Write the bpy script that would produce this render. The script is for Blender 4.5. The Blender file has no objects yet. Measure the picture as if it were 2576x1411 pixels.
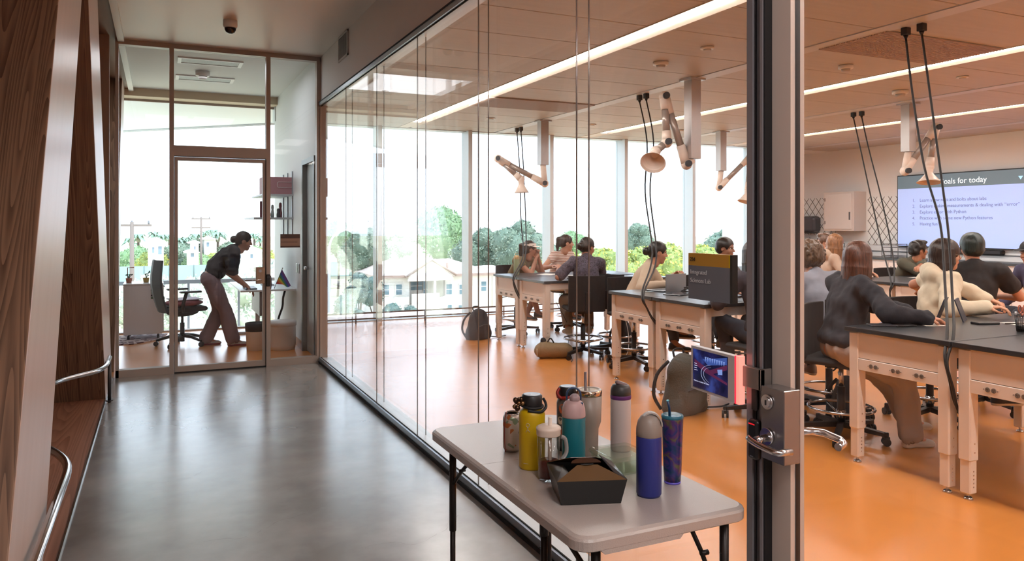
import bpy, bmesh, math, random
import numpy as np
from mathutils import Vector, Matrix, Quaternion

# ------------------------------------------------------------------ camera, world, sun, added fill lights, exposure
SC = bpy.context.scene
COL = SC.collection
H_EYE = 1.55
cam_d = bpy.data.cameras.new('camera')
cam_d.sensor_width = 36.0
cam_d.lens = 36.0 * 1913.0 / 2576.0
cam_d.shift_y = -(705.5 - 564.0) / 2576.0
cam_d.clip_end = 2000
cam = bpy.data.objects.new('camera', cam_d)
COL.objects.link(cam)
cam.location = (0, 0, H_EYE)
cam.rotation_euler = (math.radians(90), 0, -math.radians(24.9496))
SC.camera = cam
SC.view_settings.view_transform = 'Standard'
SC.view_settings.look = 'None'
SC.view_settings.exposure = 0.0
SC.view_settings.gamma = 1.0
SC.view_settings.use_curve_mapping = False
cy = SC.cycles
cy.max_bounces = 10
cy.diffuse_bounces = 4
cy.glossy_bounces = 4
cy.transmission_bounces = 6
cy.transparent_max_bounces = 32
cy.caustics_reflective = False
cy.caustics_refractive = False
cy.sample_clamp_indirect = 6.0
try:
    cy.use_denoising = True
except Exception:
    pass

wd = bpy.data.worlds.new('sky')
SC.world = wd
wd.use_nodes = True
nt = wd.node_tree
nt.nodes.clear()
wo = nt.nodes.new('ShaderNodeOutputWorld')
bg = nt.nodes.new('ShaderNodeBackground')
tc = nt.nodes.new('ShaderNodeTexCoord')
sp = nt.nodes.new('ShaderNodeSeparateXYZ')
rp = nt.nodes.new('ShaderNodeValToRGB')
rp.color_ramp.elements[0].position = 0.0
rp.color_ramp.elements[0].color = (0.86, 0.93, 1.0, 1)
rp.color_ramp.elements[1].position = 0.75
rp.color_ramp.elements[1].color = (0.62, 0.80, 1.0, 1)
nt.links.new(tc.outputs['Generated'], sp.inputs[0])
nt.links.new(sp.outputs['Z'], rp.inputs[0])
nt.links.new(rp.outputs[0], bg.inputs[0])
nt.links.new(bg.outputs[0], wo.inputs[0])
bg.inputs[1].default_value = 3.6

def lamp(name, kind, loc, rot, energy, color, size=None, size_y=None, angle=None, spread=None):
    l = bpy.data.lights.new(name, kind)
    l.energy = energy
    l.color = color
    if kind == 'AREA':
        l.shape = 'RECTANGLE'
        l.size = size
        l.size_y = size_y
        if spread:
            l.spread = spread
    if angle is not None:
        l.angle = angle
    o = bpy.data.objects.new(name, l)
    COL.objects.link(o)
    o.location = loc
    o.rotation_euler = rot
    return o

lamp('sun', 'SUN', (0, -20, 40), (math.radians(38), 0, math.radians(35)), 5.0, (1.0, 0.95, 0.86), angle=0.01)
WARM = (1.0, 0.86, 0.74)
for ly in (-2.6, -0.2):                  # fill lights added behind the camera to brighten the corridor
    lamp('corridor_fill', 'AREA', (0.6, ly, 3.38), (0, 0, 0), 58, (1.0, 0.92, 0.89), size=0.5, size_y=1.4)
lamp('office_fill', 'AREA', (0.5, 9.6, 3.37), (0, 0, 0), 16, (0.95, 0.97, 1.0), size=1.4, size_y=1.2)  # fill light added under the office ceiling to lift the backlit room

# ------------------------------------------------------------------ helpers
def srgb(h):
    h = h.lstrip('#')
    out = []
    for i in (0, 2, 4):
        c = int(h[i:i + 2], 16) / 255.0
        out.append(c / 12.92 if c <= 0.04045 else ((c + 0.055) / 1.055) ** 2.4)
    return (out[0], out[1], out[2], 1.0)

MATS = {}
def mat(name, color, rough=0.5, metal=0.0, noise=None, bump=None, emit=None, alpha=None, spec=None, coat=None, trans=None, coat_rough=0.1):
    """principled material; noise=(scale, amount) mottles the colour, bump=(scale, strength)"""
    if name in MATS:
        return MATS[name]
    m = bpy.data.materials.new(name)
    m.use_nodes = True
    t = m.node_tree
    b = t.nodes['Principled BSDF']
    c = srgb(color) if isinstance(color, str) else color
    b.inputs['Base Color'].default_value = c
    b.inputs['Roughness'].default_value = rough
    b.inputs['Metallic'].default_value = metal
    if spec is not None:
        b.inputs['Specular IOR Level'].default_value = spec
    if coat is not None:
        b.inputs['Coat Weight'].default_value = coat
        b.inputs['Coat Roughness'].default_value = coat_rough
    if trans is not None:
        b.inputs['Transmission Weight'].default_value = trans
    if emit:
        b.inputs['Emission Color'].default_value = c
        b.inputs['Emission Strength'].default_value = emit
    if alpha is not None:
        b.inputs['Alpha'].default_value = alpha
    if noise or bump:
        co = t.nodes.new('ShaderNodeTexCoord')
    if noise:
        n = t.nodes.new('ShaderNodeTexNoise')
        n.inputs['Scale'].default_value = noise[0]
        n.inputs['Detail'].default_value = 5
        t.links.new(co.outputs['Object'], n.inputs['Vector'])
        r = t.nodes.new('ShaderNodeValToRGB')
        k = noise[1]
        r.color_ramp.elements[0].position = 0.3
        r.color_ramp.elements[1].position = 0.7
        r.color_ramp.elements[0].color = (c[0] * (1 - k), c[1] * (1 - k), c[2] * (1 - k), 1)
        r.color_ramp.elements[1].color = (min(1, c[0] * (1 + k)), min(1, c[1] * (1 + k)), min(1, c[2] * (1 + k)), 1)
        t.links.new(n.outputs['Fac'], r.inputs[0])
        t.links.new(r.outputs[0], b.inputs['Base Color'])
    if bump:
        n2 = t.nodes.new('ShaderNodeTexNoise')
        n2.inputs['Scale'].default_value = bump[0]
        n2.inputs['Detail'].default_value = 4
        t.links.new(co.outputs['Object'], n2.inputs['Vector'])
        bp = t.nodes.new('ShaderNodeBump')
        bp.inputs['Strength'].default_value = bump[1]
        bp.inputs['Distance'].default_value = 0.02
        t.links.new(n2.outputs['Fac'], bp.inputs['Height'])
        t.links.new(bp.outputs[0], b.inputs['Normal'])
    MATS[name] = m
    return m

def glass_mat(name, tint=(0.985, 0.99, 0.995), ior=1.5, rough=0.0, strength=1.0):
    if name in MATS:
        return MATS[name]
    m = bpy.data.materials.new(name)
    m.use_nodes = True
    t = m.node_tree
    t.nodes.clear()
    o = t.nodes.new('ShaderNodeOutputMaterial')
    mx = t.nodes.new('ShaderNodeMixShader')
    tr = t.nodes.new('ShaderNodeBsdfTransparent')
    gl = t.nodes.new('ShaderNodeBsdfGlossy')
    lw = t.nodes.new('ShaderNodeLayerWeight')          # Schlick reflectance from both sides of the sheet
    lw.inputs[0].default_value = 0.5
    pw = t.nodes.new('ShaderNodeMath'); pw.operation = 'POWER'; pw.inputs[1].default_value = 5.0
    ml = t.nodes.new('ShaderNodeMath'); ml.operation = 'MULTIPLY_ADD'
    ml.inputs[1].default_value = 0.55 * strength
    ml.inputs[2].default_value = 0.028 * strength
    tr.inputs[0].default_value = (*tint, 1)
    gl.inputs['Roughness'].default_value = rough
    t.links.new(lw.outputs['Facing'], pw.inputs[0]); t.links.new(pw.outputs[0], ml.inputs[0])
    t.links.new(ml.outputs[0], mx.inputs[0])
    t.links.new(tr.outputs[0], mx.inputs[1])
    t.links.new(gl.outputs[0], mx.inputs[2])
    t.links.new(mx.outputs[0], o.inputs[0])
    MATS[name] = m
    return m

def wood_mat(name, c1, c2, scale=1.0, axis='Z', rough=0.45, contrast=1.0, figure=True, streak=22.0, flat_y=False, tilt=0.0):
    """long-grained wood: stretched noise plus plain-sawn rings running along one axis"""
    if name in MATS:
        return MATS[name]
    m = bpy.data.materials.new(name)
    m.use_nodes = True
    t = m.node_tree
    b = t.nodes['Principled BSDF']
    b.inputs['Roughness'].default_value = rough
    co = t.nodes.new('ShaderNodeTexCoord')
    mp = t.nodes.new('ShaderNodeMapping')
    long_ = 0.045
    if tilt:                                           # grain follows a leaning board
        m0 = t.nodes.new('ShaderNodeMapping'); m0.inputs['Rotation'].default_value = (tilt, 0, 0)
        t.links.new(co.outputs['Object'], m0.inputs[0]); src = m0.outputs[0]
    else:
        src = co.outputs['Object']
    sc = {'Z': (1, long_ if flat_y else 1, long_), 'X': (long_, 1, 1), 'Y': (1, long_, 1)}[axis]
    mp.inputs['Scale'].default_value = sc
    t.links.new(src, mp.inputs[0])
    n0 = t.nodes.new('ShaderNodeTexNoise')
    n0.inputs['Scale'].default_value = 4.6 * scale
    n0.inputs['Detail'].default_value = 0.6
    t.links.new(mp.outputs[0], n0.inputs['Vector'])
    mul = t.nodes.new('ShaderNodeMath'); mul.operation = 'MULTIPLY'
    mul.inputs[1].default_value = 27.0
    t.links.new(n0.outputs['Fac'], mul.inputs[0])
    fr = t.nodes.new('ShaderNodeMath'); fr.operation = 'FRACT'
    t.links.new(mul.outputs[0], fr.inputs[0])
    n1 = t.nodes.new('ShaderNodeTexNoise')
    n1.inputs['Scale'].default_value = streak * scale
    n1.inputs['Detail'].default_value = 6
    t.links.new(mp.outputs[0], n1.inputs['Vector'])
    mix = t.nodes.new('ShaderNodeMath'); mix.operation = 'MULTIPLY_ADD'
    mix.inputs[1].default_value = (0.5 if figure else 0.08) * contrast
    t.links.new(fr.outputs[0], mix.inputs[0])
    m2 = t.nodes.new('ShaderNodeMath'); m2.operation = 'MULTIPLY'
    m2.inputs[1].default_value = 0.75
    t.links.new(n1.outputs['Fac'], m2.inputs[0])
    t.links.new(m2.outputs[0], mix.inputs[2])
    r = t.nodes.new('ShaderNodeValToRGB')
    r.color_ramp.elements[0].position = 0.25
    r.color_ramp.elements[1].position = 0.80
    r.color_ramp.elements[0].color = srgb(c1)
    r.color_ramp.elements[1].color = srgb(c2)
    t.links.new(mix.outputs[0], r.inputs[0])
    t.links.new(r.outputs[0], b.inputs['Base Color'])
    bp = t.nodes.new('ShaderNodeBump')
    bp.inputs['Strength'].default_value = 0.08
    t.links.new(mix.outputs[0], bp.inputs['Height'])
    t.links.new(bp.outputs[0], b.inputs['Normal'])
    MATS[name] = m
    return m

class B:
    """collects shapes into one mesh"""
    def __init__(s):
        s.v = []; s.f = []; s.mi = []; s.sm = []
    def add(s, v, f, mi=0, smooth=False):
        o = len(s.v)
        s.v.extend([tuple(p) for p in v])
        for q in f:
            s.f.append([i + o for i in q]); s.mi.append(mi); s.sm.append(smooth)
        return s
    def box(s, c, d, rz=0.0, mi=0, M=None, ch=0.0):
        x, y, z = d[0] / 2, d[1] / 2, d[2] / 2
        if ch > 0:   # chamfered in plan and edge: 24-vertex box
            vs = []; c_ = min(ch, x * .98, y * .98, z * .98)
            for (sx, sy, sz) in [(a, b_, g) for a in (-1, 1) for b_ in (-1, 1) for g in (-1, 1)]:
                vs.append((sx * x, sy * (y - c_), sz * (z - c_)))
                vs.append((sx * (x - c_), sy * y, sz * (z - c_)))
                vs.append((sx * (x - c_), sy * (y - c_), sz * z))
            def I(a, b_, g, k): return ((a > 0) * 4 + (b_ > 0) * 2 + (g > 0)) * 3 + k
            fs = []
            for a in (-1, 1):
                q = [I(a, -1, -1, 0), I(a, 1, -1, 0), I(a, 1, 1, 0), I(a, -1, 1, 0)]; fs.append(q if a > 0 else q[::-1])
                q = [I(-1, a, -1, 1), I(1, a, -1, 1), I(1, a, 1, 1), I(-1, a, 1, 1)]; fs.append(q[::-1] if a > 0 else q)
                q = [I(-1, -1, a, 2), I(1, -1, a, 2), I(1, 1, a, 2), I(-1, 1, a, 2)]; fs.append(q if a > 0 else q[::-1])
            for a in (-1, 1):
                for b_ in (-1, 1):
                    q = [I(a, b_, -1, 0), I(a, b_, -1, 1), I(a, b_, 1, 1), I(a, b_, 1, 0)]; fs.append(q if a * b_ > 0 else q[::-1])
                    q = [I(a, -1, b_, 0), I(a, -1, b_, 2), I(a, 1, b_, 2), I(a, 1, b_, 0)]; fs.append(q[::-1] if a * b_ > 0 else q)
                    q = [I(-1, a, b_, 1), I(-1, a, b_, 2), I(1, a, b_, 2), I(1, a, b_, 1)]; fs.append(q if a * b_ > 0 else q[::-1])
                    for g in (-1, 1):
                        q = [I(a, b_, g, 0), I(a, b_, g, 1), I(a, b_, g, 2)]; fs.append(q if a * b_ * g > 0 else q[::-1])
        else:
            vs = [(a, b_, g) for a in (-x, x) for b_ in (-y, y) for g in (-z, z)]
            fs = [(0, 1, 3, 2), (4, 6, 7, 5), (0, 4, 5, 1), (2, 3, 7, 6), (0, 2, 6, 4), (1, 5, 7, 3)]
        cr, sr = math.cos(rz), math.sin(rz)
        out = []
        for p in vs:
            if M is not None:
                q = M @ Vector(p)
                out.append((q.x + c[0], q.y + c[1], q.z + c[2]))
            else:
                out.append((p[0] * cr - p[1] * sr + c[0], p[0] * sr + p[1] * cr + c[1], p[2] + c[2]))
        return s.add(out, fs, mi)
    def bb(s, x0, x1, y0, y1, z0, z1, mi=0, ch=0.0):
        return s.box(((x0 + x1) / 2, (y0 + y1) / 2, (z0 + z1) / 2), (abs(x1 - x0), abs(y1 - y0), abs(z1 - z0)), mi=mi, ch=ch)
    def ring(s, c, ax, r, n, up=None):
        ax = Vector(ax).normalized()
        u = Vector(up) if up is not None else (Vector((0, 0, 1)) if abs(ax.z) < 0.9 else Vector((1, 0, 0)))
        e1 = (u - ax * u.dot(ax)).normalized(); e2 = ax.cross(e1)
        return [tuple(Vector(c) + e1 * (r * math.cos(2 * math.pi * i / n)) + e2 * (r * math.sin(2 * math.pi * i / n))) for i in range(n)]
    def cyl(s, p0, p1, r0, r1=None, n=16, mi=0, caps=True, smooth=True):
        r1 = r0 if r1 is None else r1
        ax = Vector(p1) - Vector(p0)
        a = s.ring(p0, ax, r0, n); b = s.ring(p1, ax, r1, n)
        o = len(s.v)
        s.v.extend(a + b)
        for i in range(n):
            s.f.append([o + i, o + (i + 1) % n, o + n + (i + 1) % n, o + n + i]); s.mi.append(mi); s.sm.append(smooth)
        if caps:
            s.f.append([o + i for i in range(n)][::-1]); s.mi.append(mi); s.sm.append(False)
            s.f.append([o + n + i for i in range(n)]); s.mi.append(mi); s.sm.append(False)
        return s
    def tube(s, pts, r, n=10, mi=0, closed=False, rad=None):
        pts = [Vector(p) for p in pts]
        N = len(pts); o = len(s.v); up = None
        for i, p in enumerate(pts):
            if closed:
                ax = pts[(i + 1) % N] - pts[i - 1]
            else:
                ax = pts[min(i + 1, N - 1)] - pts[max(i - 1, 0)]
            ax.normalize()
            if up is None:
                up = Vector((0, 0, 1)) if abs(ax.z) < 0.9 else Vector((1, 0, 0))
            up = (up - ax * up.dot(ax)).normalized()
            s.v.extend(s.ring(p, ax, rad[i] if rad else r, n, up))
        M_ = N if closed else N - 1
        for i in range(M_):
            for j in range(n):
                a = o + i * n; b = o + ((i + 1) % N) * n
                s.f.append([a + j, a + (j + 1) % n, b + (j + 1) % n, b + j]); s.mi.append(mi); s.sm.append(True)
        if not closed:
            s.f.append([o + j for j in range(n)][::-1]); s.mi.append(mi); s.sm.append(False)
            s.f.append([o + (N - 1) * n + j for j in range(n)]); s.mi.append(mi); s.sm.append(False)
        return s
    def lathe(s, prof, c=(0, 0, 0), n=32, mi=0, M=None, smooth=True):
        o = len(s.v); N = len(prof)
        for (r, z) in prof:
            for j in range(n):
                a = 2 * math.pi * j / n
                p = Vector((r * math.cos(a), r * math.sin(a), z))
                if M is not None: p = M @ p
                s.v.append((p.x + c[0], p.y + c[1], p.z + c[2]))
        for i in range(N - 1):
            for j in range(n):
                s.f.append([o + i * n + j, o + i * n + (j + 1) % n, o + (i + 1) * n + (j + 1) % n, o + (i + 1) * n + j])
                s.mi.append(mi[i] if isinstance(mi, (list, tuple)) else mi); s.sm.append(smooth)
        if prof[0][0] > 1e-5:
            s.f.append([o + j for j in range(n)][::-1]); s.mi.append(mi[0] if isinstance(mi, (list, tuple)) else mi); s.sm.append(False)
        if prof[-1][0] > 1e-5:
            s.f.append([o + (N - 1) * n + j for j in range(n)]); s.mi.append(mi[-1] if isinstance(mi, (list, tuple)) else mi); s.sm.append(False)
        return s
    def prism(s, poly, z0, z1, mi=0, axis='z'):
        """poly: 2D outline; extruded along an axis between z0 and z1"""
        n = len(poly)
        def P_(p, w):
            return {'z': (p[0], p[1], w), 'x': (w, p[0], p[1]), 'y': (p[0], w, p[1])}[axis]
        vs = [P_(p, z0) for p in poly] + [P_(p, z1) for p in poly]
        fs = [list(range(n))[::-1], [n + i for i in range(n)]] + [[i, (i + 1) % n, n + (i + 1) % n, n + i] for i in range(n)]
        return s.add(vs, fs, mi)
    def ball(s, c, r, n=12, mi=0, M=None):
        rx, ry, rz = (r, r, r) if not isinstance(r, (tuple, list)) else r
        o = len(s.v); k = n // 2 + 1
        for i in range(k):
            t = math.pi * i / (k - 1)
            for j in range(n):
                a = 2 * math.pi * j / n
                p = Vector((rx * math.sin(t) * math.cos(a), ry * math.sin(t) * math.sin(a), -rz * math.cos(t)))
                if M is not None: p = M @ p
                s.v.append((p.x + c[0], p.y + c[1], p.z + c[2]))
        for i in range(k - 1):
            for j in range(n):
                s.f.append([o + i * n + j, o + i * n + (j + 1) % n, o + (i + 1) * n + (j + 1) % n, o + (i + 1) * n + j]); s.mi.append(mi); s.sm.append(True)
        return s
    def mesh(s, name, mats):
        me = bpy.data.meshes.new(name)
        me.from_pydata(s.v, [], s.f)
        for m in (mats if isinstance(mats, (list, tuple)) else [mats]):
            me.materials.append(m)
        me.polygons.foreach_set('material_index', s.mi)
        me.polygons.foreach_set('use_smooth', s.sm)
        me.update()
        bm = bmesh.new(); bm.from_mesh(me)
        bmesh.ops.remove_doubles(bm, verts=bm.verts, dist=1e-6)
        bmesh.ops.recalc_face_normals(bm, faces=bm.faces)
        bm.to_mesh(me); bm.free()
        return me
    def obj(s, name, mats, parent=None, world=True, bevel=0.0):
        """world=True: the shapes were given in world coordinates and are moved into the parent's frame"""
        me = s.mesh(name, mats)
        if parent is not None and world:
            me.transform(wm(parent).inverted())
        o = bpy.data.objects.new(name, me)
        COL.objects.link(o)
        if parent is not None:
            o.parent = parent
        if bevel:
            md = o.modifiers.new('bevel', 'BEVEL'); md.width = bevel; md.segments = 2; md.limit_method = 'ANGLE'
        return o

def wm(o):
    m = Matrix.LocRotScale(o.location, o.rotation_euler, o.scale)
    return wm(o.parent) @ m if o.parent else m

def tag(o, label, cat, group=None, kind=None):
    o['label'] = label; o['category'] = cat
    if group: o['group'] = group
    if kind: o['kind'] = kind
    return o

def thing(name, label, cat, loc=(0, 0, 0), rz=0.0, group=None):
    o = bpy.data.objects.new(name, None)
    COL.objects.link(o)
    o.empty_display_size = 0.1
    o.location = loc; o.rotation_euler = (0, 0, rz)
    return tag(o, label, cat, group)

def struct(o, parent=None):
    o['kind'] = 'structure'
    return o

def sroot(name, loc=(0, 0, 0)):
    o = bpy.data.objects.new(name, None); COL.objects.link(o); o.location = loc
    o['kind'] = 'structure'
    return o

def dup(root, loc=None, rz=None, label=None, group=None):
    r = root.copy(); COL.objects.link(r)
    if loc is not None: r.location = loc
    if rz is not None: r.rotation_euler = (0, 0, rz)
    if label: r['label'] = label
    if group: r['group'] = group
    for ch in KIDS(root):
        c = ch.copy(); COL.objects.link(c); c.parent = r
        for g in KIDS(ch):
            d = g.copy(); COL.objects.link(d); d.parent = c
    return r

def KIDS(o):
    return [c for c in list(COL.objects) if c.parent == o]

def share(name, me, parent, loc=(0, 0, 0), rot=(0, 0, 0), scale=(1, 1, 1)):
    """one more object on an existing mesh; loc in the parent's frame"""
    o = bpy.data.objects.new(name, me); COL.objects.link(o)
    o.parent = parent; o.location = loc; o.rotation_euler = rot; o.scale = scale
    return o

def text(body, size, parent, loc, rot, m, name='lettering', align='LEFT', ext=0.0006):
    c = bpy.data.curves.new(name, 'FONT')
    c.body = body; c.size = size; c.extrude = ext; c.align_x = align
    c.resolution_u = 3
    c.materials.append(m)
    o = bpy.data.objects.new(name, c); COL.objects.link(o)
    bpy.context.view_layer.update()
    me = bpy.data.meshes.new_from_object(o.evaluated_get(bpy.context.evaluated_depsgraph_get()))
    bpy.data.objects.remove(o); bpy.data.curves.remove(c)
    me.name = name
    if not me.materials: me.materials.append(m)
    o = bpy.data.objects.new(name, me); COL.objects.link(o)
    o.parent = parent
    M = Matrix.LocRotScale(Vector(loc), Matrix(rot).to_quaternion() if not hasattr(rot, 'to_matrix') else rot, None)
    M = wm(parent).inverted() @ M if parent else M
    o.location = M.to_translation(); o.rotation_euler = M.to_euler()
    return o

def bez(p0, p1, p2, p3, n=12):
    out = []
    for i in range(n + 1):
        t = i / n; a = (1 - t)
        out.append(tuple(a ** 3 * p0[k] + 3 * a * a * t * p1[k] + 3 * a * t * t * p2[k] + t ** 3 * p3[k] for k in range(3)))
    return out

def smooth_path(pts, n=6):
    """Catmull-Rom through the points"""
    P_ = [Vector(p) for p in pts]
    out = []
    for i in range(len(P_) - 1):
        a = P_[max(i - 1, 0)]; b = P_[i]; c = P_[i + 1]; d = P_[min(i + 2, len(P_) - 1)]
        for k in range(n):
            t = k / n
            out.append(0.5 * ((2 * b) + (c - a) * t + (2 * a - 5 * b + 4 * c - d) * t * t + (3 * b - a - 3 * c + d) * t ** 3))
    out.append(P_[-1])
    return [tuple(p) for p in out]

# ------------------------------------------------------------------ the setting
GX = 1.65          # plane of the glass wall between corridor and lab
PY = 8.62          # plane of the office partition
FY = 12.0          # plane of the outer facade
CZ = 3.42          # corridor and office ceiling
LZ = 3.12          # lab ceiling
WX = 13.17         # far lab wall with the screen

def concrete():
    m = bpy.data.materials.new('polished_concrete')
    m.use_nodes = True
    t = m.node_tree; b = t.nodes['Principled BSDF']
    co = t.nodes.new('ShaderNodeTexCoord')
    n = t.nodes.new('ShaderNodeTexNoise'); n.inputs['Scale'].default_value = 1.8; n.inputs['Detail'].default_value = 5; n.inputs['Roughness'].default_value = 0.5
    t.links.new(co.outputs['Object'], n.inputs['Vector'])
    r = t.nodes.new('ShaderNodeValToRGB')
    r.color_ramp.elements[0].position = 0.33; r.color_ramp.elements[0].color = srgb('#726f6c')
    r.color_ramp.elements[1].position = 0.70; r.color_ramp.elements[1].color = srgb('#9b9997')
    t.links.new(n.outputs['Fac'], r.inputs[0])
    n2 = t.nodes.new('ShaderNodeTexNoise'); n2.inputs['Scale'].default_value = 0.55; n2.inputs['Detail'].default_value = 3
    t.links.new(co.outputs['Object'], n2.inputs['Vector'])
    mx = t.nodes.new('ShaderNodeMixRGB'); mx.inputs[2].default_value = srgb('#7d7166')
    m2 = t.nodes.new('ShaderNodeMapRange'); m2.inputs['From Min'].default_value = 0.45; m2.inputs['From Max'].default_value = 0.75; m2.inputs['To Max'].default_value = 0.7
    t.links.new(n2.outputs['Fac'], m2.inputs[0])
    t.links.new(m2.outputs[0], mx.inputs[0]); t.links.new(r.outputs[0], mx.inputs[1])
    t.links.new(mx.outputs[0], b.inputs['Base Color'])
    b.inputs['Roughness'].default_value = 0.24
    b.inputs['Specular IOR Level'].default_value = 0.75
    b.inputs['Coat Weight'].default_value = 0.5
    b.inputs['Coat Roughness'].default_value = 0.2
    return m

M_CONC = concrete()
M_ORANGE = mat('orange_resin_floor', '#dc8c41', 0.30, noise=(3.0, 0.05), spec=0.6, coat=0.7, coat_rough=0.24)
M_WALL = mat('painted_wall', '#d8d5d3', 0.75)
M_CORR = mat('corridor_wall_paint', '#d6d2d1', 0.6)
M_LABWALL = mat('lab_wall_paint', '#f1f2f4', 0.75)
M_CEIL = mat('corridor_ceiling_paint', '#ded5cf', 0.42)
M_OCEIL = mat('office_ceiling_paint', '#d9dad8', 0.7)
M_PANEL = wood_mat('ceiling_veneer', '#b8b2ac', '#c4bfba', 0.8, 'X', 0.55, figure=False, streak=30)
M_WHITE = mat('white_metal', '#e6e4e2', 0.4)
M_ALU = mat('satin_aluminium', '#8c7f76', 0.32, 0.5)
M_ALU_D = mat('dark_aluminium', '#4c4a4c', 0.35, 0.8)
M_BRIGHT = mat('stainless_steel', '#c9c9cc', 0.18, 1.0)
M_FIN = wood_mat('pale_solid_timber', '#c2a99d', '#cdb7ac', 0.6, 'Z', 0.33, figure=False, streak=22, tilt=0.56)
M_FIN_B = wood_mat('pale_solid_timber_b', '#c2a99d', '#cdb7ac', 0.6, 'Z', 0.33, figure=False, streak=22, tilt=-0.55)
M_DARKW = wood_mat('stained_fir_panel', '#50382a', '#8f6e57', 2.0, 'Z', 0.45, flat_y=True)
M_SILL = wood_mat('stained_fir_floor', '#80523f', '#aa7a63', 1.0, 'Y', 0.38)
M_TAN = wood_mat('tan_timber', '#9b7f6c', '#ab8f7c', 1.0, 'Z', 0.5, figure=False)
M_SOFFIT = wood_mat('brown_timber_soffit', '#7f5a45', '#97715a', 1.0, 'Y', 0.5, figure=False)
M_GLASS = glass_mat('clear_glass')
M_GLASS2 = glass_mat('facade_glass', (0.97, 0.99, 1.0), strength=0.5)
M_BLACK = mat('black_plastic', '#17171a', 0.4)
M_DARK = mat('dark_gap', '#1d1a19', 0.8)
M_GREY = mat('grey_plastic', '#6d7075', 0.5)

# floors
b = B(); b.bb(-0.42, 1.72, -4.2, PY + 0.02, -0.12, 0.0); fl_ = struct(b.obj('floor', M_CONC))
rngc = random.Random(12); cb = B()              # hairline cracks in the concrete
for (cx0, cy0, ang, n_) in ((0.2, 4.0, 0.1, 26), (0.1, 3.2, -0.3, 30), (0.9, 3.6, 0.5, 26), (0.5, 5.6, 0.1, 22), (0.0, 6.6, 0.2, 16), (0.9, 6.9, -0.2, 16), (0.6, 4.6, 0.3, 20), (-0.1, 5.0, 0.0, 14), (0.4, 2.6, 0.4, 30)):
    p = Vector((cx0, cy0, 0)); a_ = ang
    for k in range(n_):
        if -0.38 < p.x < 1.58 and p.y < 8.5 and rngc.random() < 0.8:
            q = p + Vector((math.cos(a_), math.sin(a_), 0)) * 0.03; s_ = Vector((-math.sin(a_), math.cos(a_), 0)) * 0.0006 * rngc.uniform(.5, 1.4)
            cb.add([tuple(p - s_ + Vector((0, 0, .0006))), tuple(q - s_ + Vector((0, 0, .0006))), tuple(q + s_ + Vector((0, 0, .0006))), tuple(p + s_ + Vector((0, 0, .0006)))], [(0, 1, 2, 3)])
        p = p + Vector((math.cos(a_), math.sin(a_), 0)) * 0.03; a_ += rngc.gauss(0, 0.35) - (a_ - ang) * 0.12
cr_ = cb.obj('hairline_crack', mat('crack_dark', '#3d3833', 0.7), fl_); cr_['kind'] = 'stuff'
b = B(); b.bb(1.72, WX + 0.3, -4.2, 13.2, -0.12, 0.0); struct(b.obj('floor', M_ORANGE))
b = B(); b.bb(-1.3, 1.72, PY + 0.02, 12.15, -0.12, 0.0); struct(b.obj('floor', M_ORANGE))

# ceilings
b = B(); b.bb(-0.31, GX, -4.2, PY + 0.03, CZ, CZ + 0.1); struct(b.obj('ceiling', M_CEIL))
b = B(); b.bb(-0.31, 1.7, PY + 0.03, 11.75, CZ + 0.02, CZ + 0.12); struct(b.obj('ceiling', M_OCEIL))
b = B(); b.bb(-0.37, -0.31, -4.2, 11.75, CZ - 0.03, CZ + 0.02); struct(b.obj('trim_1', M_WHITE))
b = B(); b.bb(-1.4, -0.37, -4.2, 11.75, CZ + 0.0, CZ + 0.1); struct(b.obj('ceiling', M_SOFFIT))
b = B(); b.bb(-1.4, 1.7, 11.75, 12.05, CZ - 0.09, CZ + 0.12); struct(b.obj('trim_2', mat('beige_valance', '#c9b69b', 0.6)))
b = B(); b.bb(-2, WX + 0.4, -4.4, 12.2, 3.75, 3.9); struct(b.obj('ceiling', M_WALL))     # unseen roof slab over everything, added to block the sun

# lab ceiling: veneer panels between light lines (3.60, 6.95, 10.30) and service tracks (5.30, 8.70, 12.07)
ceil = B(); ceil.bb(GX + 0.05, WX, -4.2, 12.1, LZ + 0.045, LZ + 0.07)
ceil = struct(ceil.obj('ceiling', M_DARK))
spans = [(1.80, 3.52), (3.76, 5.21), (5.39, 6.87), (7.11, 8.61), (8.79, 10.22), (10.46, 11.98), (12.16, 13.16)]
ys = [5.02 + 0.715 * k for k in range(-12, 10)]
for (xa, xb) in spans:
    pb = B(); pb.box((0, 0, 0), (xb - xa - 0.008, 0.703, 0.02), ch=0.003)
    me = pb.mesh('panel', M_PANEL)
    for k, y in enumerate(ys):
        if y > 11.9 or y < -3.6: continue
        share('panel', me, ceil, ((xa + xb) / 2, y + 0.3575, LZ + 0.012))
vb = B()                                  # ribbed ventilation panels
for k in range(26):
    vb.box((0, -0.35 + k * 0.0275, 0), (1.50, 0.012, 0.012))
vme = vb.mesh('ventilation_grille', mat('ribbed_grille', '#b6a396', 0.5))
for (gx, gy) in ((6.10, 4.66), (4.45, 8.95 + 0.0)):
    share('ventilation_grille', vme, ceil, (gx, gy, LZ - 0.008))
for tx in (5.30, 8.70, 12.07):           # white service tracks
    t_ = B(); t_.bb(tx - 0.085, tx + 0.085, -3.6, 11.9, LZ - 0.004, LZ + 0.02)
    struct(t_.obj('service_track', mat('track_grey', '#c9cacd', 0.45), ceil))
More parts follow.
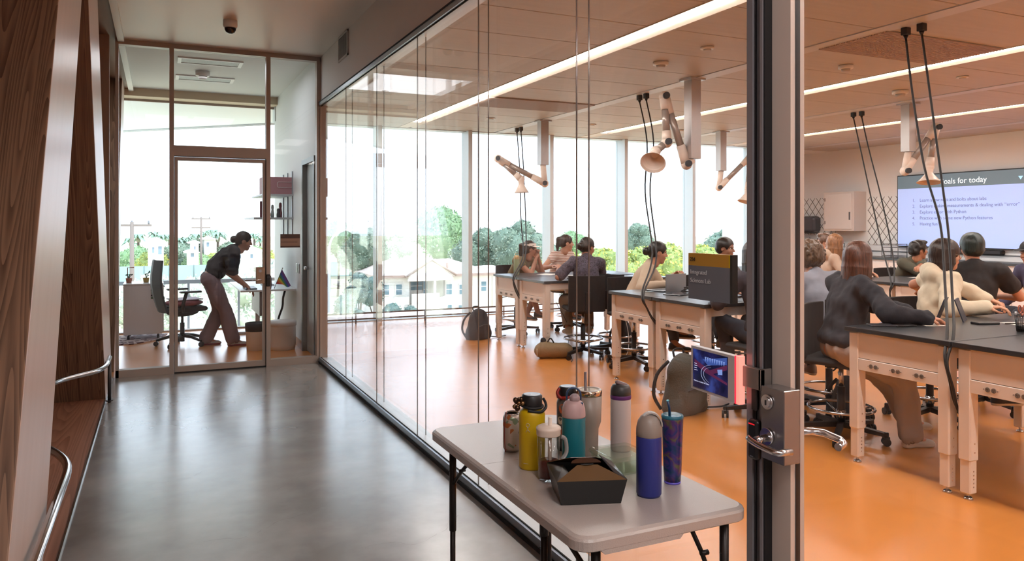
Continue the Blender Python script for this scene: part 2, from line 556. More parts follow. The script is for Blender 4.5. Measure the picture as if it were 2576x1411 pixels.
for lx in (3.60, 6.95, 10.30):
    t_ = B(); t_.bb(lx - 0.082, lx - 0.072, -3.2, 11.9, LZ - 0.004, LZ + 0.03); t_.add([(lx + 0.072, -3.2, LZ + 0.03), (lx + 0.072, 11.9, LZ + 0.03), (lx + 0.155, 11.9, LZ - 0.004), (lx + 0.155, -3.2, LZ - 0.004)], [(0, 1, 2, 3)])
    t_.bb(lx - 0.072, lx + 0.072, 11.2, 11.9, LZ - 0.004, LZ + 0.02)
    struct(t_.obj('light_channel', mat('warm_white_channel', '#e2d5c6', 0.5), ceil))
    t_ = B(); t_.bb(lx - 0.071, lx + 0.071, -3.2, 11.195, LZ + 0.012, LZ + 0.028)
    struct(t_.obj('light_diffuser', mat('lamp_diffuser', (1.0, 0.93, 0.86, 1), 0.5, emit=44), ceil))

# walls
b = B(); b.bb(GX, GX + 0.12, -4.2, PY + 0.06, 2.915, 3.75); struct(b.obj('wall_right', M_CORR))
b = B(); b.bb(GX, GX + 0.12, -4.2, 0.60, 0, 2.915); struct(b.obj('wall_right', M_CORR))
b = B(); b.bb(-1.4, WX + 0.3, -4.4, -4.2, 0, 3.75); struct(b.obj('wall_back', M_WALL))
b = B(); b.bb(WX, WX + 0.2, -4.2, 13.2, 0, 3.75); struct(b.obj('wall_far', M_LABWALL))
b = B()
b.bb(11.15, 11.35, 11.85, 13.1, 0, 3.4); b.bb(11.25, WX + 0.1, 13.0, 13.2, 0, 3.75); b.bb(11.2, WX, 12.0, 13.1, LZ, LZ + 0.1)
struct(b.obj('wall_end', M_LABWALL))
b = B()                                   # office side wall with a door opening
b.bb(1.615, 1.70, 9.56, 12.05, 0, 3.6); b.bb(1.615, 1.70, PY + 0.07, 9.56, 2.33, 3.6); b.bb(1.615, 1.70, PY + 0.07, 8.74, 0, 2.33)
struct(b.obj('wall_office', mat('office_wall_paint', '#dfe2e4', 0.6)))

# office side door
d1 = sroot('door_3', (1.63, 9.15, 0))
fr = B()
fr.bb(1.595, 1.68, 9.50, 9.56, 0, 2.33); fr.bb(1.595, 1.68, 8.74, 8.80, 0, 2.33); fr.bb(1.595, 1.68, 8.80, 9.50, 2.27, 2.33)
fr.obj('door_frame', mat('door_frame_grey', '#7f8584', 0.45, 0.2), d1)
b = B(); b.bb(1.650, 1.685, 8.80, 9.50, 0.01, 2.27); b.obj('door_leaf', mat('door_leaf_grey', '#9aa1a3', 0.5), d1)
b = B(); b.cyl((1.655, 9.40, 1.02), (1.60, 9.40, 1.02), 0.022, n=12); b.tube([(1.607, 9.40, 1.02), (1.600, 9.36, 1.02), (1.600, 9.27, 1.02)], 0.009, 8); b.obj('door_handle', M_BRIGHT, d1)
b = B(); b.bb(1.64, 1.655, 8.97, 9.02, 1.2, 1.95); b.obj('push_bar', mat('bronze_edge', '#a5805f', 0.4, 0.4), d1)

# timber wall of leaning fins, alcoves between them
wl = sroot('wall_left', (-0.42, 2.0, 0))
b = B(); b.bb(-1.42, -1.30, -4.2, 11.9, 0, 3.6); b.obj('back_panel', M_DARKW, wl)
b = B(); b.bb(-1.30, -0.42, -4.2, 8.66, -0.11, 0.012); b.obj('alcove_floor', M_SILL, wl)
b = B(); b.bb(-0.424, -0.414, -4.2, 8.6, -0.01, 0.017); b.obj('metal_edge', M_BRIGHT, wl)
def fin(y0, y1, w=1.07):
    """slab leaning along the corridor: foot at y0..y0+w, head at y1..y1+w; pale face, stained flanks"""
    xf, xb = -0.42, -1.30
    zt = 3.45
    q = B()
    A = [(xf, y0, 0), (xf, y0 + w, 0), (xf, y1 + w, zt), (xf, y1, zt)]
    Bk = [(xb, p[1], p[2]) for p in A]
    q.add(A + Bk, [(0, 1, 2, 3), (4, 7, 6, 5), (0, 3, 7, 4), (1, 5, 6, 2), (0, 4, 5, 1), (3, 2, 6, 7)], 0)
    q.mi = [0, 1, 1, 1, 1, 1]
    return q.obj('timber_fin', [M_FIN if y1 > y0 else M_FIN_B, M_DARKW], wl, bevel=0.006)
# zigzag: heads meet at 5.57, feet meet behind the camera
fin(2.47, 4.64, 0.98)
fin(7.60, 5.52, 0.98)
fin(1.22, -0.92, 1.07)
fin(-4.2, -1.99, 1.05)
fin(8.86 + 0.12, 11.0, 0.7)
b = B(); b.bb(-1.30, -0.44, 8.50, 8.58, 0, 3.43); b.obj('end_panel', M_TAN, wl)
b = B(); b.bb(-1.05, -0.43, 7.0, 7.02, 2.42, 2.425); b.obj('joint', M_DARK, wl)

# stainless bar rail in front of the alcoves
hr = thing('bar_rail', 'low stainless steel bar rail along the timber wall, bending into the alcove', 'rail', (-0.385, 4.2, 0))
pts = [(-0.385, 0.6, 0.39), (-0.385, 4.02, 0.39)] + bez((-0.385, 4.02, 0.39), (-0.385, 4.25, 0.39), (-0.42, 4.38, 0.39), (-0.53, 4.60, 0.39), 8)[1:]
pts += bez((-0.53, 4.60, 0.39), (-0.66, 4.86, 0.39), (-0.72, 5.0, 0.39), (-0.72, 5.3, 0.39), 6)[1:]
pts += [(-0.72, 6.3, 0.39)] + bez((-0.72, 6.3, 0.39), (-0.70, 6.6, 0.39), (-0.50, 6.70, 0.39), (-0.43, 6.85, 0.39), 6)[1:] + bez((-0.43, 6.85, 0.39), (-0.40, 6.95, 0.39), (-0.385, 7.05, 0.39), (-0.385, 7.2, 0.39), 4)[1:] + [(-0.385, 7.50, 0.39)]
b = B(); b.tube(pts, 0.019, 14); b.obj('bar', M_BRIGHT, hr)
for (px, py) in ((-0.385, 7.48), (-0.385, 2.2), (-0.72, 5.6)):
    b = B(); b.cyl((px, py, 0.0), (px, py, 0.385), 0.014, n=12); b.cyl((px, py, 0.012), (px, py, 0.02), 0.03, n=14); b.obj('post', M_BRIGHT if py < 7 else M_ALU_D, hr)

# glass wall between corridor and lab: double glazed, joints every 1.12 m
w1 = sroot('window_1', (GX, 5.2, 0))
b = B(); b.bb(GX - 0.02, GX + 0.0, 1.775, PY, 0.0, 0.062); b.obj('bottom_rail', mat('blue_grey_rail', '#86909c', 0.3, 0.5), w1)
b = B(); b.bb(GX - 0.026, GX - 0.02, 1.775, PY, 0.0, 0.022); b.bb(GX - 0.003, GX + 0.004, 1.775, PY, 0.060, 0.066); b.obj('gasket', M_DARK, w1)
b = B(); b.bb(GX - 0.02, GX + 0.0, 1.775, PY, 2.872, 2.915); b.obj('top_rail', mat('blue_grey_rail', '#86909c', 0.3, 0.5), w1)
b = B(); b.bb(GX - 0.024, GX - 0.02, 1.775, PY, 2.908, 2.918); b.bb(GX - 0.003, GX + 0.004, 1.775, PY, 2.866, 2.874); b.obj('gasket', M_DARK, w1)
b = B(); b.bb(GX + 0.002, GX + 0.115, 1.775, PY, 0.0, 0.055); b.obj('sill', mat('pale_sill', '#d5dade', 0.35, 0.1), w1)
b = B(); b.bb(GX + 0.002, GX + 0.115, 1.775, PY, 2.879, 2.915); b.obj('head_channel', mat('pale_sill', '#d5dade', 0.35, 0.1), w1)
jo = [1.78, 2.896, 4.02, 5.149, 6.252, 7.402, 8.60]
for i in range(6):
    b = B(); b.bb(GX + 0.006, GX + 0.012, jo[i] + 0.0006, jo[i + 1] - 0.0006, 0.03, 2.90)
    b.obj('pane', M_GLASS, w1)
    b = B(); b.bb(GX + 0.068, GX + 0.074, jo[i] + 0.0006, jo[i + 1] - 0.0006, 0.03, 2.90)
    b.obj('pane', M_GLASS, w1)
    if i:
        for xo in (0.009, 0.071):
            b = B(); b.bb(GX + xo - 0.0034, GX + xo + 0.0034, jo[i] - 0.0014, jo[i] + 0.0014, 0.055, 2.88)
            b.obj('joint', mat('silicone_joint', '#7a7470', 0.15, 0.4), w1)

# lab door and its frame
d2 = sroot('door_2', (GX, 1.7, 0))
b = B()
b.bb(GX - 0.045, GX + 0.115, 1.752, 1.776, 0, 3.0); b.bb(GX - 0.030, GX + 0.10, 1.722, 1.752, 0, 3.0); b.bb(GX - 0.045, GX + 0.115, 1.712, 1.722, 0, 3.0)
b.obj('door_frame', mat('frame_grey', '#8b898e', 0.32, 0.3), d2)
b = B(); b.bb(GX - 0.040, GX - 0.036, 1.742, 1.748, 0, 3.0); b.bb(GX - 0.040, GX + 0.05, 1.7065, 1.7115, 0, 3.0); b.obj('gasket', M_BLACK, d2)
b = B(); b.bb(GX - 0.012, GX + 0.040, 1.634, 1.706, 0.02, 2.95); b.obj('door_stile', mat('door_stile_metal', '#cbbfb6', 0.35, 0.12), d2)
b = B(); b.bb(GX - 0.012, GX + 0.040, 0.64, 1.634, 0.02, 0.12); b.bb(GX - 0.012, GX + 0.040, 0.60, 0.66, 0.02, 2.95); b.obj('door_rail', mat('door_stile_metal', '#cbbfb6', 0.35, 0.12), d2)
b = B(); b.bb(GX + 0.010, GX + 0.018, 0.65, 1.635, 0.10, 2.95); b.obj('pane', M_GLASS, d2)
b = B(); b.bb(GX + 0.006, GX + 0.022, 1.6315, 1.6345, 0.10, 2.95); b.obj('gasket', M_BLACK, d2)
lk = B(); lk.bb(GX - 0.070, GX - 0.010, 1.600, 1.690, 0.876, 1.084, ch=0.002)
lk = lk.obj('lock_case', mat('lock_steel', '#8f8b8b', 0.26, 0.7), d2)
b = B(); zc, yc = 1.043, 1.660
b.cyl((GX - 0.070, yc, zc), (GX - 0.078, yc, zc), 0.021, n=24); b.cyl((GX - 0.078, yc, zc), (GX - 0.081, yc, zc), 0.015, n=24)
b.obj('key_cylinder', M_BRIGHT, lk)
b = B(); b.bb(GX - 0.0825, GX - 0.081, yc - 0.002, yc + 0.002, zc - 0.008, zc + 0.006); b.obj('keyhole', M_DARK, lk)
b = B(); zl = 0.945
b.cyl((GX - 0.070, yc, zl), (GX - 0.080, yc, zl), 0.024, n=24)
b.cyl((GX - 0.080, yc, zl - .004), (GX - 0.120, yc, zl - 0.008), 0.011, n=14)
b.tube(bez((GX - 0.118, yc + 0.028, zl - 0.006), (GX - 0.124, yc + 0.01, zl - 0.012), (GX - 0.124, yc - 0.045, zl - 0.018), (GX - 0.118, yc - 0.085, zl - 0.02), 8) + [(GX - 0.075, yc - 0.092, zl - 0.02)], 0.0095, 12)
b.obj('lever', M_BRIGHT, lk)
b = B(); b.tube([(GX + 0.035, 1.66, 0.945), (GX + 0.09, 1.655, 0.942), (GX + 0.115, 1.63, 0.940), (GX + 0.115, 1.57, 0.934), (GX + 0.105, 1.552, 0.930), (GX + 0.075, 1.545, 0.925)], 0.011, 12)
b.obj('inner_handle', M_BRIGHT, d2)
b = B(); b.bb(GX - 0.055, GX - 0.045, 1.725, 1.747, 1.00, 1.12, ch=0.002); b.obj('strike_plate', M_ALU_D, d2)

# office partition
w2 = sroot('window_2', (0.6, PY, 0))
fx = -0.392
b = B()
def P2(x0, x1, z0, z1, y0=0.0, y1=0.10):
    b.bb(x0, x1, PY + y0, PY + y1, z0, z1)
P2(fx, 1.64, 3.37, 3.42); P2(fx, fx + 0.03, 0, 3.37); P2(0.105, 0.148, 0, 3.37); P2(1.065, 1.110, 0, 3.37); P2(1.606, 1.65, 0, 3.37)
P2(fx, 0.105, 0.0, 0.075); P2(1.11, 1.606, 0.0, 0.075); P2(0.148, 1.065, 2.26, 2.37)
b.obj('frame', mat('partition_bronze', '#ab9d93', 0.42, 0.12), w2)
b = B(); P2(-0.362, 0.105, 0.075, 3.37, 0.045, 0.053); b.obj('pane', M_GLASS, w2)
b = B(); P2(0.148, 1.065, 2.37, 3.37, 0.045, 0.053); b.obj('pane', M_GLASS, w2)
b = B(); P2(1.11, 1.606, 0.075, 3.37, 0.045, 0.053); b.obj('pane', M_GLASS, w2)
b = B(); P2(1.64, 1.675, 0, 2.9, -0.01, 0.1); P2(1.675, 1.73, 0, 2.9, 0.02, 0.1); b.obj('corner_post', mat('partition_bronze', '#ab9d93', 0.42, 0.12), w2)
d3 = sroot('door_1', (0.6, PY, 0))
b = B()
P2(0.154, 0.186, 0.012, 2.252, 0.02, 0.07); P2(1.030, 1.060, 0.012, 2.252, 0.02, 0.07); P2(0.186, 1.030, 0.012, 0.070, 0.02, 0.07); P2(0.186, 1.030, 2.215, 2.252, 0.02, 0.07)
b.obj('door_leaf_frame', mat('partition_bronze', '#ab9d93', 0.42, 0.12), d3)
b = B(); P2(0.149, 0.153, 0.0, 2.26, 0.004, 0.03); P2(1.061, 1.064, 0.0, 2.26, 0.004, 0.03); P2(0.15, 1.06, 2.254, 2.259, 0.004, 0.03); P2(0.15, 1.06, 0.0, 0.011, 0.004, 0.03); b.obj('door_gap', M_DARK, d3)
b = B(); P2(0.186, 1.030, 0.070, 2.215, 0.042, 0.050); b.obj('pane', M_GLASS, d3)
b = B(); b.bb(0.958, 1.05, PY - 0.012, PY + 0.04, 0.905, 1.085, ch=0.003); pl = b.obj('lock_case', mat('lock_bronze', '#a58a74', 0.35, 0.6), d3)
b = B(); b.cyl((1.0, PY - 0.012, 1.045), (1.0, PY - 0.02, 1.045), 0.017, n=18); b.cyl((1.0, PY - 0.012, 0.95), (1.0, PY - 0.035, 0.95), 0.012, n=14); b.tube([(1.012, PY - 0.045, 0.95), (0.93, PY - 0.045, 0.95), (0.86, PY - 0.045, 0.948), (0.845, PY - 0.02, 0.948)], 0.0085, 10)
b.obj('lever', M_BRIGHT, pl)
b = B(); b.bb(1.066, 1.103, PY - 0.03, PY, 0.875, 1.005, ch=0.004); b.bb(1.07, 1.10, PY - 0.032, PY - 0.029, 0.97, 0.985, mi=1)
o = b.obj('card_reader', [M_BLACK, mat('reader_dim', '#3a3b40', 0.4)]); tag(o, 'small black card reader on the frame beside the office door lever', 'card reader')

# outer facade
w3 = sroot('window_3', (6.3, FY, 0))
mx_ = [1.66, 3.20, 4.745, 6.29, 7.845, 9.40, 10.93]
for x in mx_:
    b = B(); b.bb(x - 0.035, x + 0.035, FY - 0.15, FY + 0.16, 0.0, LZ + 0.1); b.obj('mullion', mat('facade_mullion', '#cfd6da', 0.45, 0.2), w3)
for i in range(6):
    b = B(); b.bb(mx_[i] + 0.035, mx_[i + 1] - 0.035, FY + 0.10, FY + 0.112, 0.02, LZ + 0.05); b.obj('pane', M_GLASS2, w3)
b = B(); b.bb(1.6, 11.2, FY - 0.02, FY + 0.16, -0.12, 0.012); b.bb(1.6, 11.2, FY - 0.05, FY + 0.2, LZ - 0.01, 3.75); b.obj('frame', mat('facade_mullion', '#cfd6da', 0.45, 0.2), w3)
w4 = sroot('window_4', (0.6, FY, 0))
b = B(); b.bb(-1.4, 1.64, FY + 0.04, FY + 0.07, 3.30, 3.34); b.bb(-1.4, 1.64, FY, FY + 0.12, -0.1, 0.02); b.obj('frame', mat('partition_bronze', '#ab9d93', 0.42, 0.12), w4)
b = B(); b.bb(-1.4, 1.62, FY + 0.05, FY + 0.062, 0.02, 3.3); b.obj('pane', M_GLASS2, w4)
# low bar rail inside the facade
rl = thing('window_rail', 'double brown bar rail running low along the lab windows', 'rail', (6.2, 11.72, 0))
for z in (0.165, 0.075):
    b = B(); b.tube([(1.75, 11.72, z), (11.1, 11.72, z)], 0.012, 8); b.obj('bar', mat('rail_bronze', '#6b5a52', 0.4, 0.5), rl)
for x in (2.78, 3.9, 5.3, 6.45, 7.85, 9.2, 10.6):
    b = B(); b.cyl((x, 11.72, 0), (x, 11.72, 0.165), 0.011, n=8); b.obj('post', mat('rail_bronze', '#6b5a52', 0.4, 0.5), rl)
# roof overhang outside
b = B(); b.prism([(-9, 12.05), (12, 12.05), (6, 12.35), (4.4, 12.7), (1.9, 15.4), (-0.6, 17.8), (-9, 25.5)], 3.47, 3.60); b.obj('roof_overhang', mat('white_soffit', '#d5d9d9', 0.8))
struct(COL.objects['roof_overhang'])
b = B()
for k in range(4):
    o_ = 0.09 * k
    b.tube([(4.3 + o_ * .7, 12.75 + o_ * .7, 3.46 + 0.03 * k), (-9 + o_ * .7, 25.5 + o_ * .7, 3.46 + 0.03 * k)], 0.03, 4)
struct(b.obj('trim_3', mat('fascia_grey', '#b8bcb8', 0.6)))

# baseboards
b = B(); b.bb(1.606, 1.616, 9.58, 12.0, 0, 0.1); struct(b.obj('baseboard_office', mat('office_base_orange', '#c98d55', 0.5)))
b = B(); b.bb(WX - 0.012, WX, -4.2, 13.0, 0, 0.1); struct(b.obj('baseboard_far', M_GREY))

# fixtures on ceilings and walls
def dome_camera():
    t = thing('dome_camera', 'white dome security camera with a dark bubble on the corridor ceiling', 'camera', (0.60, 7.42, CZ))
    b = B(); b.lathe([(0.062, 0.0), (0.064, -0.045), (0.058, -0.065), (0.05, -0.07)], (0.60, 7.42, CZ), 28); b.obj('housing', M_WHITE, t)
    b = B(); b.lathe([(0.052, -0.062), (0.05, -0.085), (0.038, -0.108), (0.018, -0.12), (0.0, -0.123)], (0.60, 7.42, CZ), 28); b.obj('bubble', mat('smoked_dome', '#1c1412', 0.08), t)
dome_camera()
t = thing('air_vent', 'grey slatted air vent high on the corridor wall above the glass', 'vent', (GX, 7.46, 3.30))
b = B(); b.bb(GX - 0.012, GX, 7.25, 7.67, 3.17, 3.19); b.bb(GX - 0.012, GX, 7.25, 7.67, 3.40, 3.415); b.bb(GX - 0.012, GX, 7.25, 7.27, 3.17, 3.415); b.bb(GX - 0.012, GX, 7.65, 7.67, 3.17, 3.415); b.obj('frame', mat('vent_frame', '#b0a9a4', 0.5), t)
b = B(); b.bb(GX - 0.003, GX, 7.27, 7.65, 3.19, 3.40); b.obj('backing', M_DARK, t)
for k in range(8):
    b = B(); b.bb(GX - 0.010, GX - 0.004, 7.285 + 0.046 * k, 7.312 + 0.046 * k, 3.19, 3.40); b.obj('slat', mat('vent_slat', '#6b605b', 0.5), t)

def disc(name, label, cat, x, y, z, r, h, group=None, parts=True):
    t = thing(name, label, cat, (x, y, z), 0, group)
    b = B(); b.lathe([(r, 0.0), (r, -h * 0.5), (r * 0.85, -h * 0.6)], (x, y, z), 24); b.obj('base', M_WHITE, t)
    b = B(); b.lathe([(r * 0.62, -h * 0.55), (r * 0.55, -h * 0.95), (r * 0.3, -h)], (x, y, z), 20); b.obj('sensor', mat('sensor_grey', '#b7b1ad', 0.5), t)
    return t
SPK = 'recessed round ceiling discs in the lab'
disc('smoke_detector', 'round white smoke detector with a raised rim, nearest the light line above the first table', 'detector', 4.42, 6.08, LZ, 0.075, 0.05)
disc('smoke_detector', 'flat white round detector just left of the door frame on the lab ceiling', 'detector', 4.42, 5.39, LZ, 0.06, 0.03)
disc('smoke_detector', 'white detector with a grey sensor, seen through the door glass above the near light line', 'detector', 6.17, 5.43, LZ, 0.07, 0.06)
disc('smoke_detector', 'bulky white detector between the second and third light lines', 'detector', 7.91, 6.18, LZ, 0.09, 0.07)
disc('smoke_detector', 'small flat white disc right of the hanging cables behind the door glass', 'detector', 7.77, 5.32, LZ, 0.06, 0.02)
for (x, y, lab) in ((4.46, 10.33, 'small white ceiling disc above the farthest fume arm, left of the service track'), (6.19, 10.32, 'small white ceiling disc left of the largest fume arm, near the windows'), (7.90, 10.30, 'small white ceiling disc right of the largest fume arm, near the windows')):
    disc('ceiling_speaker', lab, 'ceiling disc', x, y, LZ, 0.07, 0.02, SPK)
disc('smoke_detector', 'grey and white smoke detector on the office ceiling between two vents', 'detector', 0.50, 10.15, CZ + 0.02, 0.085, 0.10)
for k, (y, lab) in enumerate(((9.50, 'rectangular white ceiling vent nearer the glass partition of the office'), (10.62, 'rectangular white ceiling vent nearer the office window'))):
    t = thing('ceiling_vent', lab, 'vent', (0.55, y, CZ + 0.02))
    b = B(); z0, z1 = CZ + 0.005, CZ + 0.02
    b.bb(0.20, 0.90, y - 0.16, y - 0.13, z0, z1); b.bb(0.20, 0.90, y + 0.13, y + 0.16, z0, z1); b.bb(0.20, 0.24, y - 0.13, y + 0.13, z0, z1); b.bb(0.86, 0.90, y - 0.13, y + 0.13, z0, z1); b.obj('frame', M_WHITE, t)
    b = B(); b.bb(0.24, 0.86, y - 0.13, y + 0.13, z0 + 0.006, z1); b.obj('perforated_plate', mat('vent_grey', '#aab0b2', 0.5, noise=(60, 0.2)), t)

# ------------------------------------------------------------------ lab furniture
M_EPOXY = mat('black_epoxy_top', '#2c2f33', 0.30, spec=0.6)
M_CREAM = mat('cream_powder_coat', '#dcd0c5', 0.45)
M_FABB = mat('black_fabric', '#1f1d1f', 0.85)
M_OUT = mat('outlet_grey', '#6f675f', 0.5)

TW, TL = 0.735, 1.82      # width along y, length along x
def make_table(name='lab_table'):
    t = thing(name, 'x', 'table', (0, 0, 0))
    b = B(); b.prism([(0.0, 0.0), (TL, 0.0), (TL, TW), (0.0, TW)], 0.853, 0.882); b.obj('tabletop', M_EPOXY, t, bevel=0.003)
    b = B(); b.bb(0.030, 0.050, 0.085, TW - 0.085, 0.685, 0.852, ch=0.002); b.obj('end_panel', M_CREAM, t)
    s = B(); s.bb(0.026, 0.056, 0.085, TW - 0.085, 0.608, 0.682, ch=0.002); s = s.obj('outlet_strip', M_CREAM, t)
    ob = B()
    for d in (-0.017, 0.017):
        ob.cyl((0, d, 0), (-0.004, d, 0), 0.0135, n=14)
        for (yy, zz) in ((-0.004, 0.003), (0.004, 0.003), (0, -0.005)):
            ob.bb(-0.0046, -0.004, d + yy - 0.0012, d + yy + 0.0012, zz - 0.003, zz + 0.003, mi=1)
    ob.bb(-0.0045, 0, -0.040, -0.037, -0.0015, 0.0015, mi=1); ob.bb(-0.0045, 0, 0.037, 0.040, -0.0015, 0.0015, mi=1)
    me = ob.mesh('outlet', [M_OUT, M_BLACK])
    for y in (0.21, 0.37, 0.53):
        share('outlet', me, s, (0.026, y, 0.645))
    lb = B(); lb.box((0, 0, 0.535), (0.075, 0.075, 0.63), ch=0.008); lb.box((0, 0, 0.135), (0.062, 0.062, 0.20), ch=0.006); lb.cyl((0, 0, 0), (0, 0, 0.012), 0.026, 0.02, n=16, mi=1); lb.cyl((0, 0, 0.01), (0, 0, 0.04), 0.009, n=10, mi=1)
    for k in range(7):
        lb.box((0, -0.0376 if k < 2 else -0.0312, 0.27 + 0.05 * k if k < 2 else 0.075 + 0.022 * (k - 2)), (0.008, 0.002, 0.008), mi=1)
    lme = lb.mesh('leg', [M_CREAM, M_BRIGHT])
    for (x, y) in ((0.060, 0.055), (0.060, TW - 0.055), (TL - 0.06, 0.055), (TL - 0.06, TW - 0.055)):
        share('leg', lme, t, (x, y, 0))
    b = B(); b.bb(0.095, TL - 0.095, 0.03, 0.05, 0.775, 0.852); b.bb(0.095, TL - 0.095, TW - 0.05, TW - 0.03, 0.775, 0.852); b.bb(TL - 0.05, TL - 0.03, 0.085, TW - 0.085, 0.66, 0.852); b.obj('apron', M_CREAM, t)
    return t

tab0 = make_table()
spots = [(4.085, 2.875, 'cream lab table nearest the door, black top, the half left of the thick hanging cables'),
         (4.085, 2.125, 'cream lab table cut by the right photo edge, pencil cup on its top'),
         (4.105, 5.79, 'left half of the middle table pair, cream with black top, behind the white bottle'),
         (4.105, 5.045, 'right half of the middle table pair, its black top running behind the yellow room sign'),
         (4.09, 8.655, 'farthest left cream lab table by the windows, in front of the visor wearer'),
         (4.09, 7.905, 'cream lab table whose clipped black corner carries papers, behind the tan duffel bag'),
         (7.62, 6.07, 'cream lab table of the second row, where a person rests folded arms'),
         (7.62, 5.32, 'cream lab table of the second row, right behind the cream hoodie'),
         (7.62, 8.70, 'lab table at the back of the second row near the far wall'),
         (7.62, 7.95, 'lab table in the second row in front of the boy in a peach t-shirt'),
         (7.62, 2.90, 'lab table of the second row at the right edge, behind the black t-shirt')]
for i, (x, y, lab) in enumerate(spots):
    if i == 0:
        tab0.location = (x, y, 0); tab0['label'] = lab; tab0['group'] = 'cream lab tables with black tops'
    else:
        dup(tab0, (x, y, 0), 0, lab)

# drafting chairs
def make_chair():
    t = thing('drafting_chair', 'x', 'chair', (0, 0, 0))
    b = B(); b.box((0, 0.0, 0.565), (0.44, 0.43, 0.05), ch=0.02); b.obj('seat', M_FABB, t, bevel=0.008)
    b = B(); n = 8; W = 0.43
    vs = []
    for k in range(n + 1):
        a = (k / n - 0.5) * 2
        x = a * W / 2; y = -0.235 + 0.045 * a * a
        for (dy, z) in ((0, 0.55), (0, 0.96), (-0.028, 0.96), (-0.028, 0.55)):
            vs.append((x, y + dy, z))
    fs = []
    for k in range(n):
        for j in range(4):
            fs.append((k * 4 + j, k * 4 + (j + 1) % 4, (k + 1) * 4 + (j + 1) % 4, (k + 1) * 4 + j))
    fs += [(0, 1, 2, 3), tuple(n * 4 + j for j in (3, 2, 1, 0))]
    b.add(vs, fs); b.obj('backrest', M_FABB, t, bevel=0.006)
    b = B(); b.box((0, -0.20, 0.56), (0.07, 0.16, 0.02)); b.box((0, -0.272, 0.66), (0.06, 0.015, 0.22)); b.box((0, 0, 0.525), (0.16, 0.18, 0.035)); b.tube([(0.05, 0, 0.53), (0.2, 0.02, 0.525), (0.24, 0.02, 0.52)], 0.006, 6); b.obj('mechanism', M_BLACK, t)
    b = B(); b.cyl((0, 0, 0.36), (0, 0, 0.53), 0.017, n=14, mi=0); b.cyl((0, 0, 0.09), (0, 0, 0.37), 0.028, n=16, mi=1); b.obj('gas_column', [M_BRIGHT, M_BLACK], t)
    r = B(); r.tube([(0.225 * math.cos(a), 0.225 * math.sin(a), 0.215) for a in [2 * math.pi * k / 28 for k in range(28)]], 0.011, 8, closed=True)
    for k in range(4):
        a = math.pi / 4 + k * math.pi / 2
        r.tube([(0.028 * math.cos(a), 0.028 * math.sin(a), 0.155), (0.22 * math.cos(a), 0.22 * math.sin(a), 0.212)], 0.007, 6)
    r.cyl((0, 0, 0.14), (0, 0, 0.20), 0.034, n=16); r.obj('foot_ring', M_BRIGHT, t)
    lg = B(); lg.prism([(0.02, 0.075), (0.31, 0.062), (0.31, 0.088), (0.02, 0.115)], -0.020, 0.020, axis='y'); lg.box((0.315, 0, 0.075), (0.03, 0.03, 0.035), ch=0.005)
    # prism along y: outline is (x, z)
    lme = lg.mesh('leg', M_BLACK)
    cs = B()
    for s_ in (-1, 1): cs.cyl((0, s_ * 0.008, 0.028), (0, s_ * 0.026, 0.028), 0.028, n=14)
    cs.box((0, 0, 0.048), (0.05, 0.018, 0.03), ch=0.004); cs.cyl((0.0, 0, 0.03), (0.0, 0, 0.075), 0.006, n=8)
    cme = cs.mesh('caster', M_BLACK)
    for k in range(5):
        a = 2 * math.pi * k / 5 + 0.2
        l = share('leg', lme, t, (0, 0, 0), (0, 0, a))
        share('caster', cme, l, (0.315, 0, 0), (0, 0, 0.6 * k))
    return t

chair0 = make_chair()
chairs = [  # x, y, facing (deg, 0 = +y), label
    (4.52, 7.74, -18, 'black drafting chair with its square back to us, under the person in the patterned shirt'),
    (4.72, 6.98, 178, 'black drafting chair of the person with a dark bun, beyond the middle table'),
    (4.62, 9.80, 185, 'black drafting chair behind the white visor wearer at the farthest table'),
    (5.52, 9.80, 190, 'black drafting chair of the person in a striped top by the windows'),
    (4.42, 4.70, 4, 'black drafting chair right of the yellow sign, its base behind the small screen'),
    (4.98, 4.55, -6, 'drafting chair under the person with curly brown hair'),
    (4.52, 4.02, 205, 'drafting chair with chrome foot ring beside the near table, under the black jacket'),
    (5.52, 4.05, 175, 'drafting chair of the person in the cream hoodie, its casters behind the near table legs'),
    (6.30, 4.12, 170, 'drafting chair of the person in a black t-shirt near the right edge'),
    (5.78, 6.97, 180, 'drafting chair hidden behind the yellow room sign'),
    (8.95, 7.02, 182, 'drafting chair of the person with folded arms in the second row'),
    (7.80, 7.12, 160, 'drafting chair of the blond person in the second row'),
    (8.52, 7.70, 10, 'drafting chair of the person in the peach t-shirt in the second row'),
    (5.02, 7.80, -62, 'empty black drafting chair right of the patterned shirt, back turned to us')]
for i, (x, y, a, lab) in enumerate(chairs):
    if i == 0:
        chair0.location = (x, y, 0); chair0.rotation_euler = (0, 0, math.radians(a)); chair0['label'] = lab; chair0['group'] = 'black drafting chairs in the lab'
    else:
        dup(chair0, (x, y, 0), math.radians(a), lab)

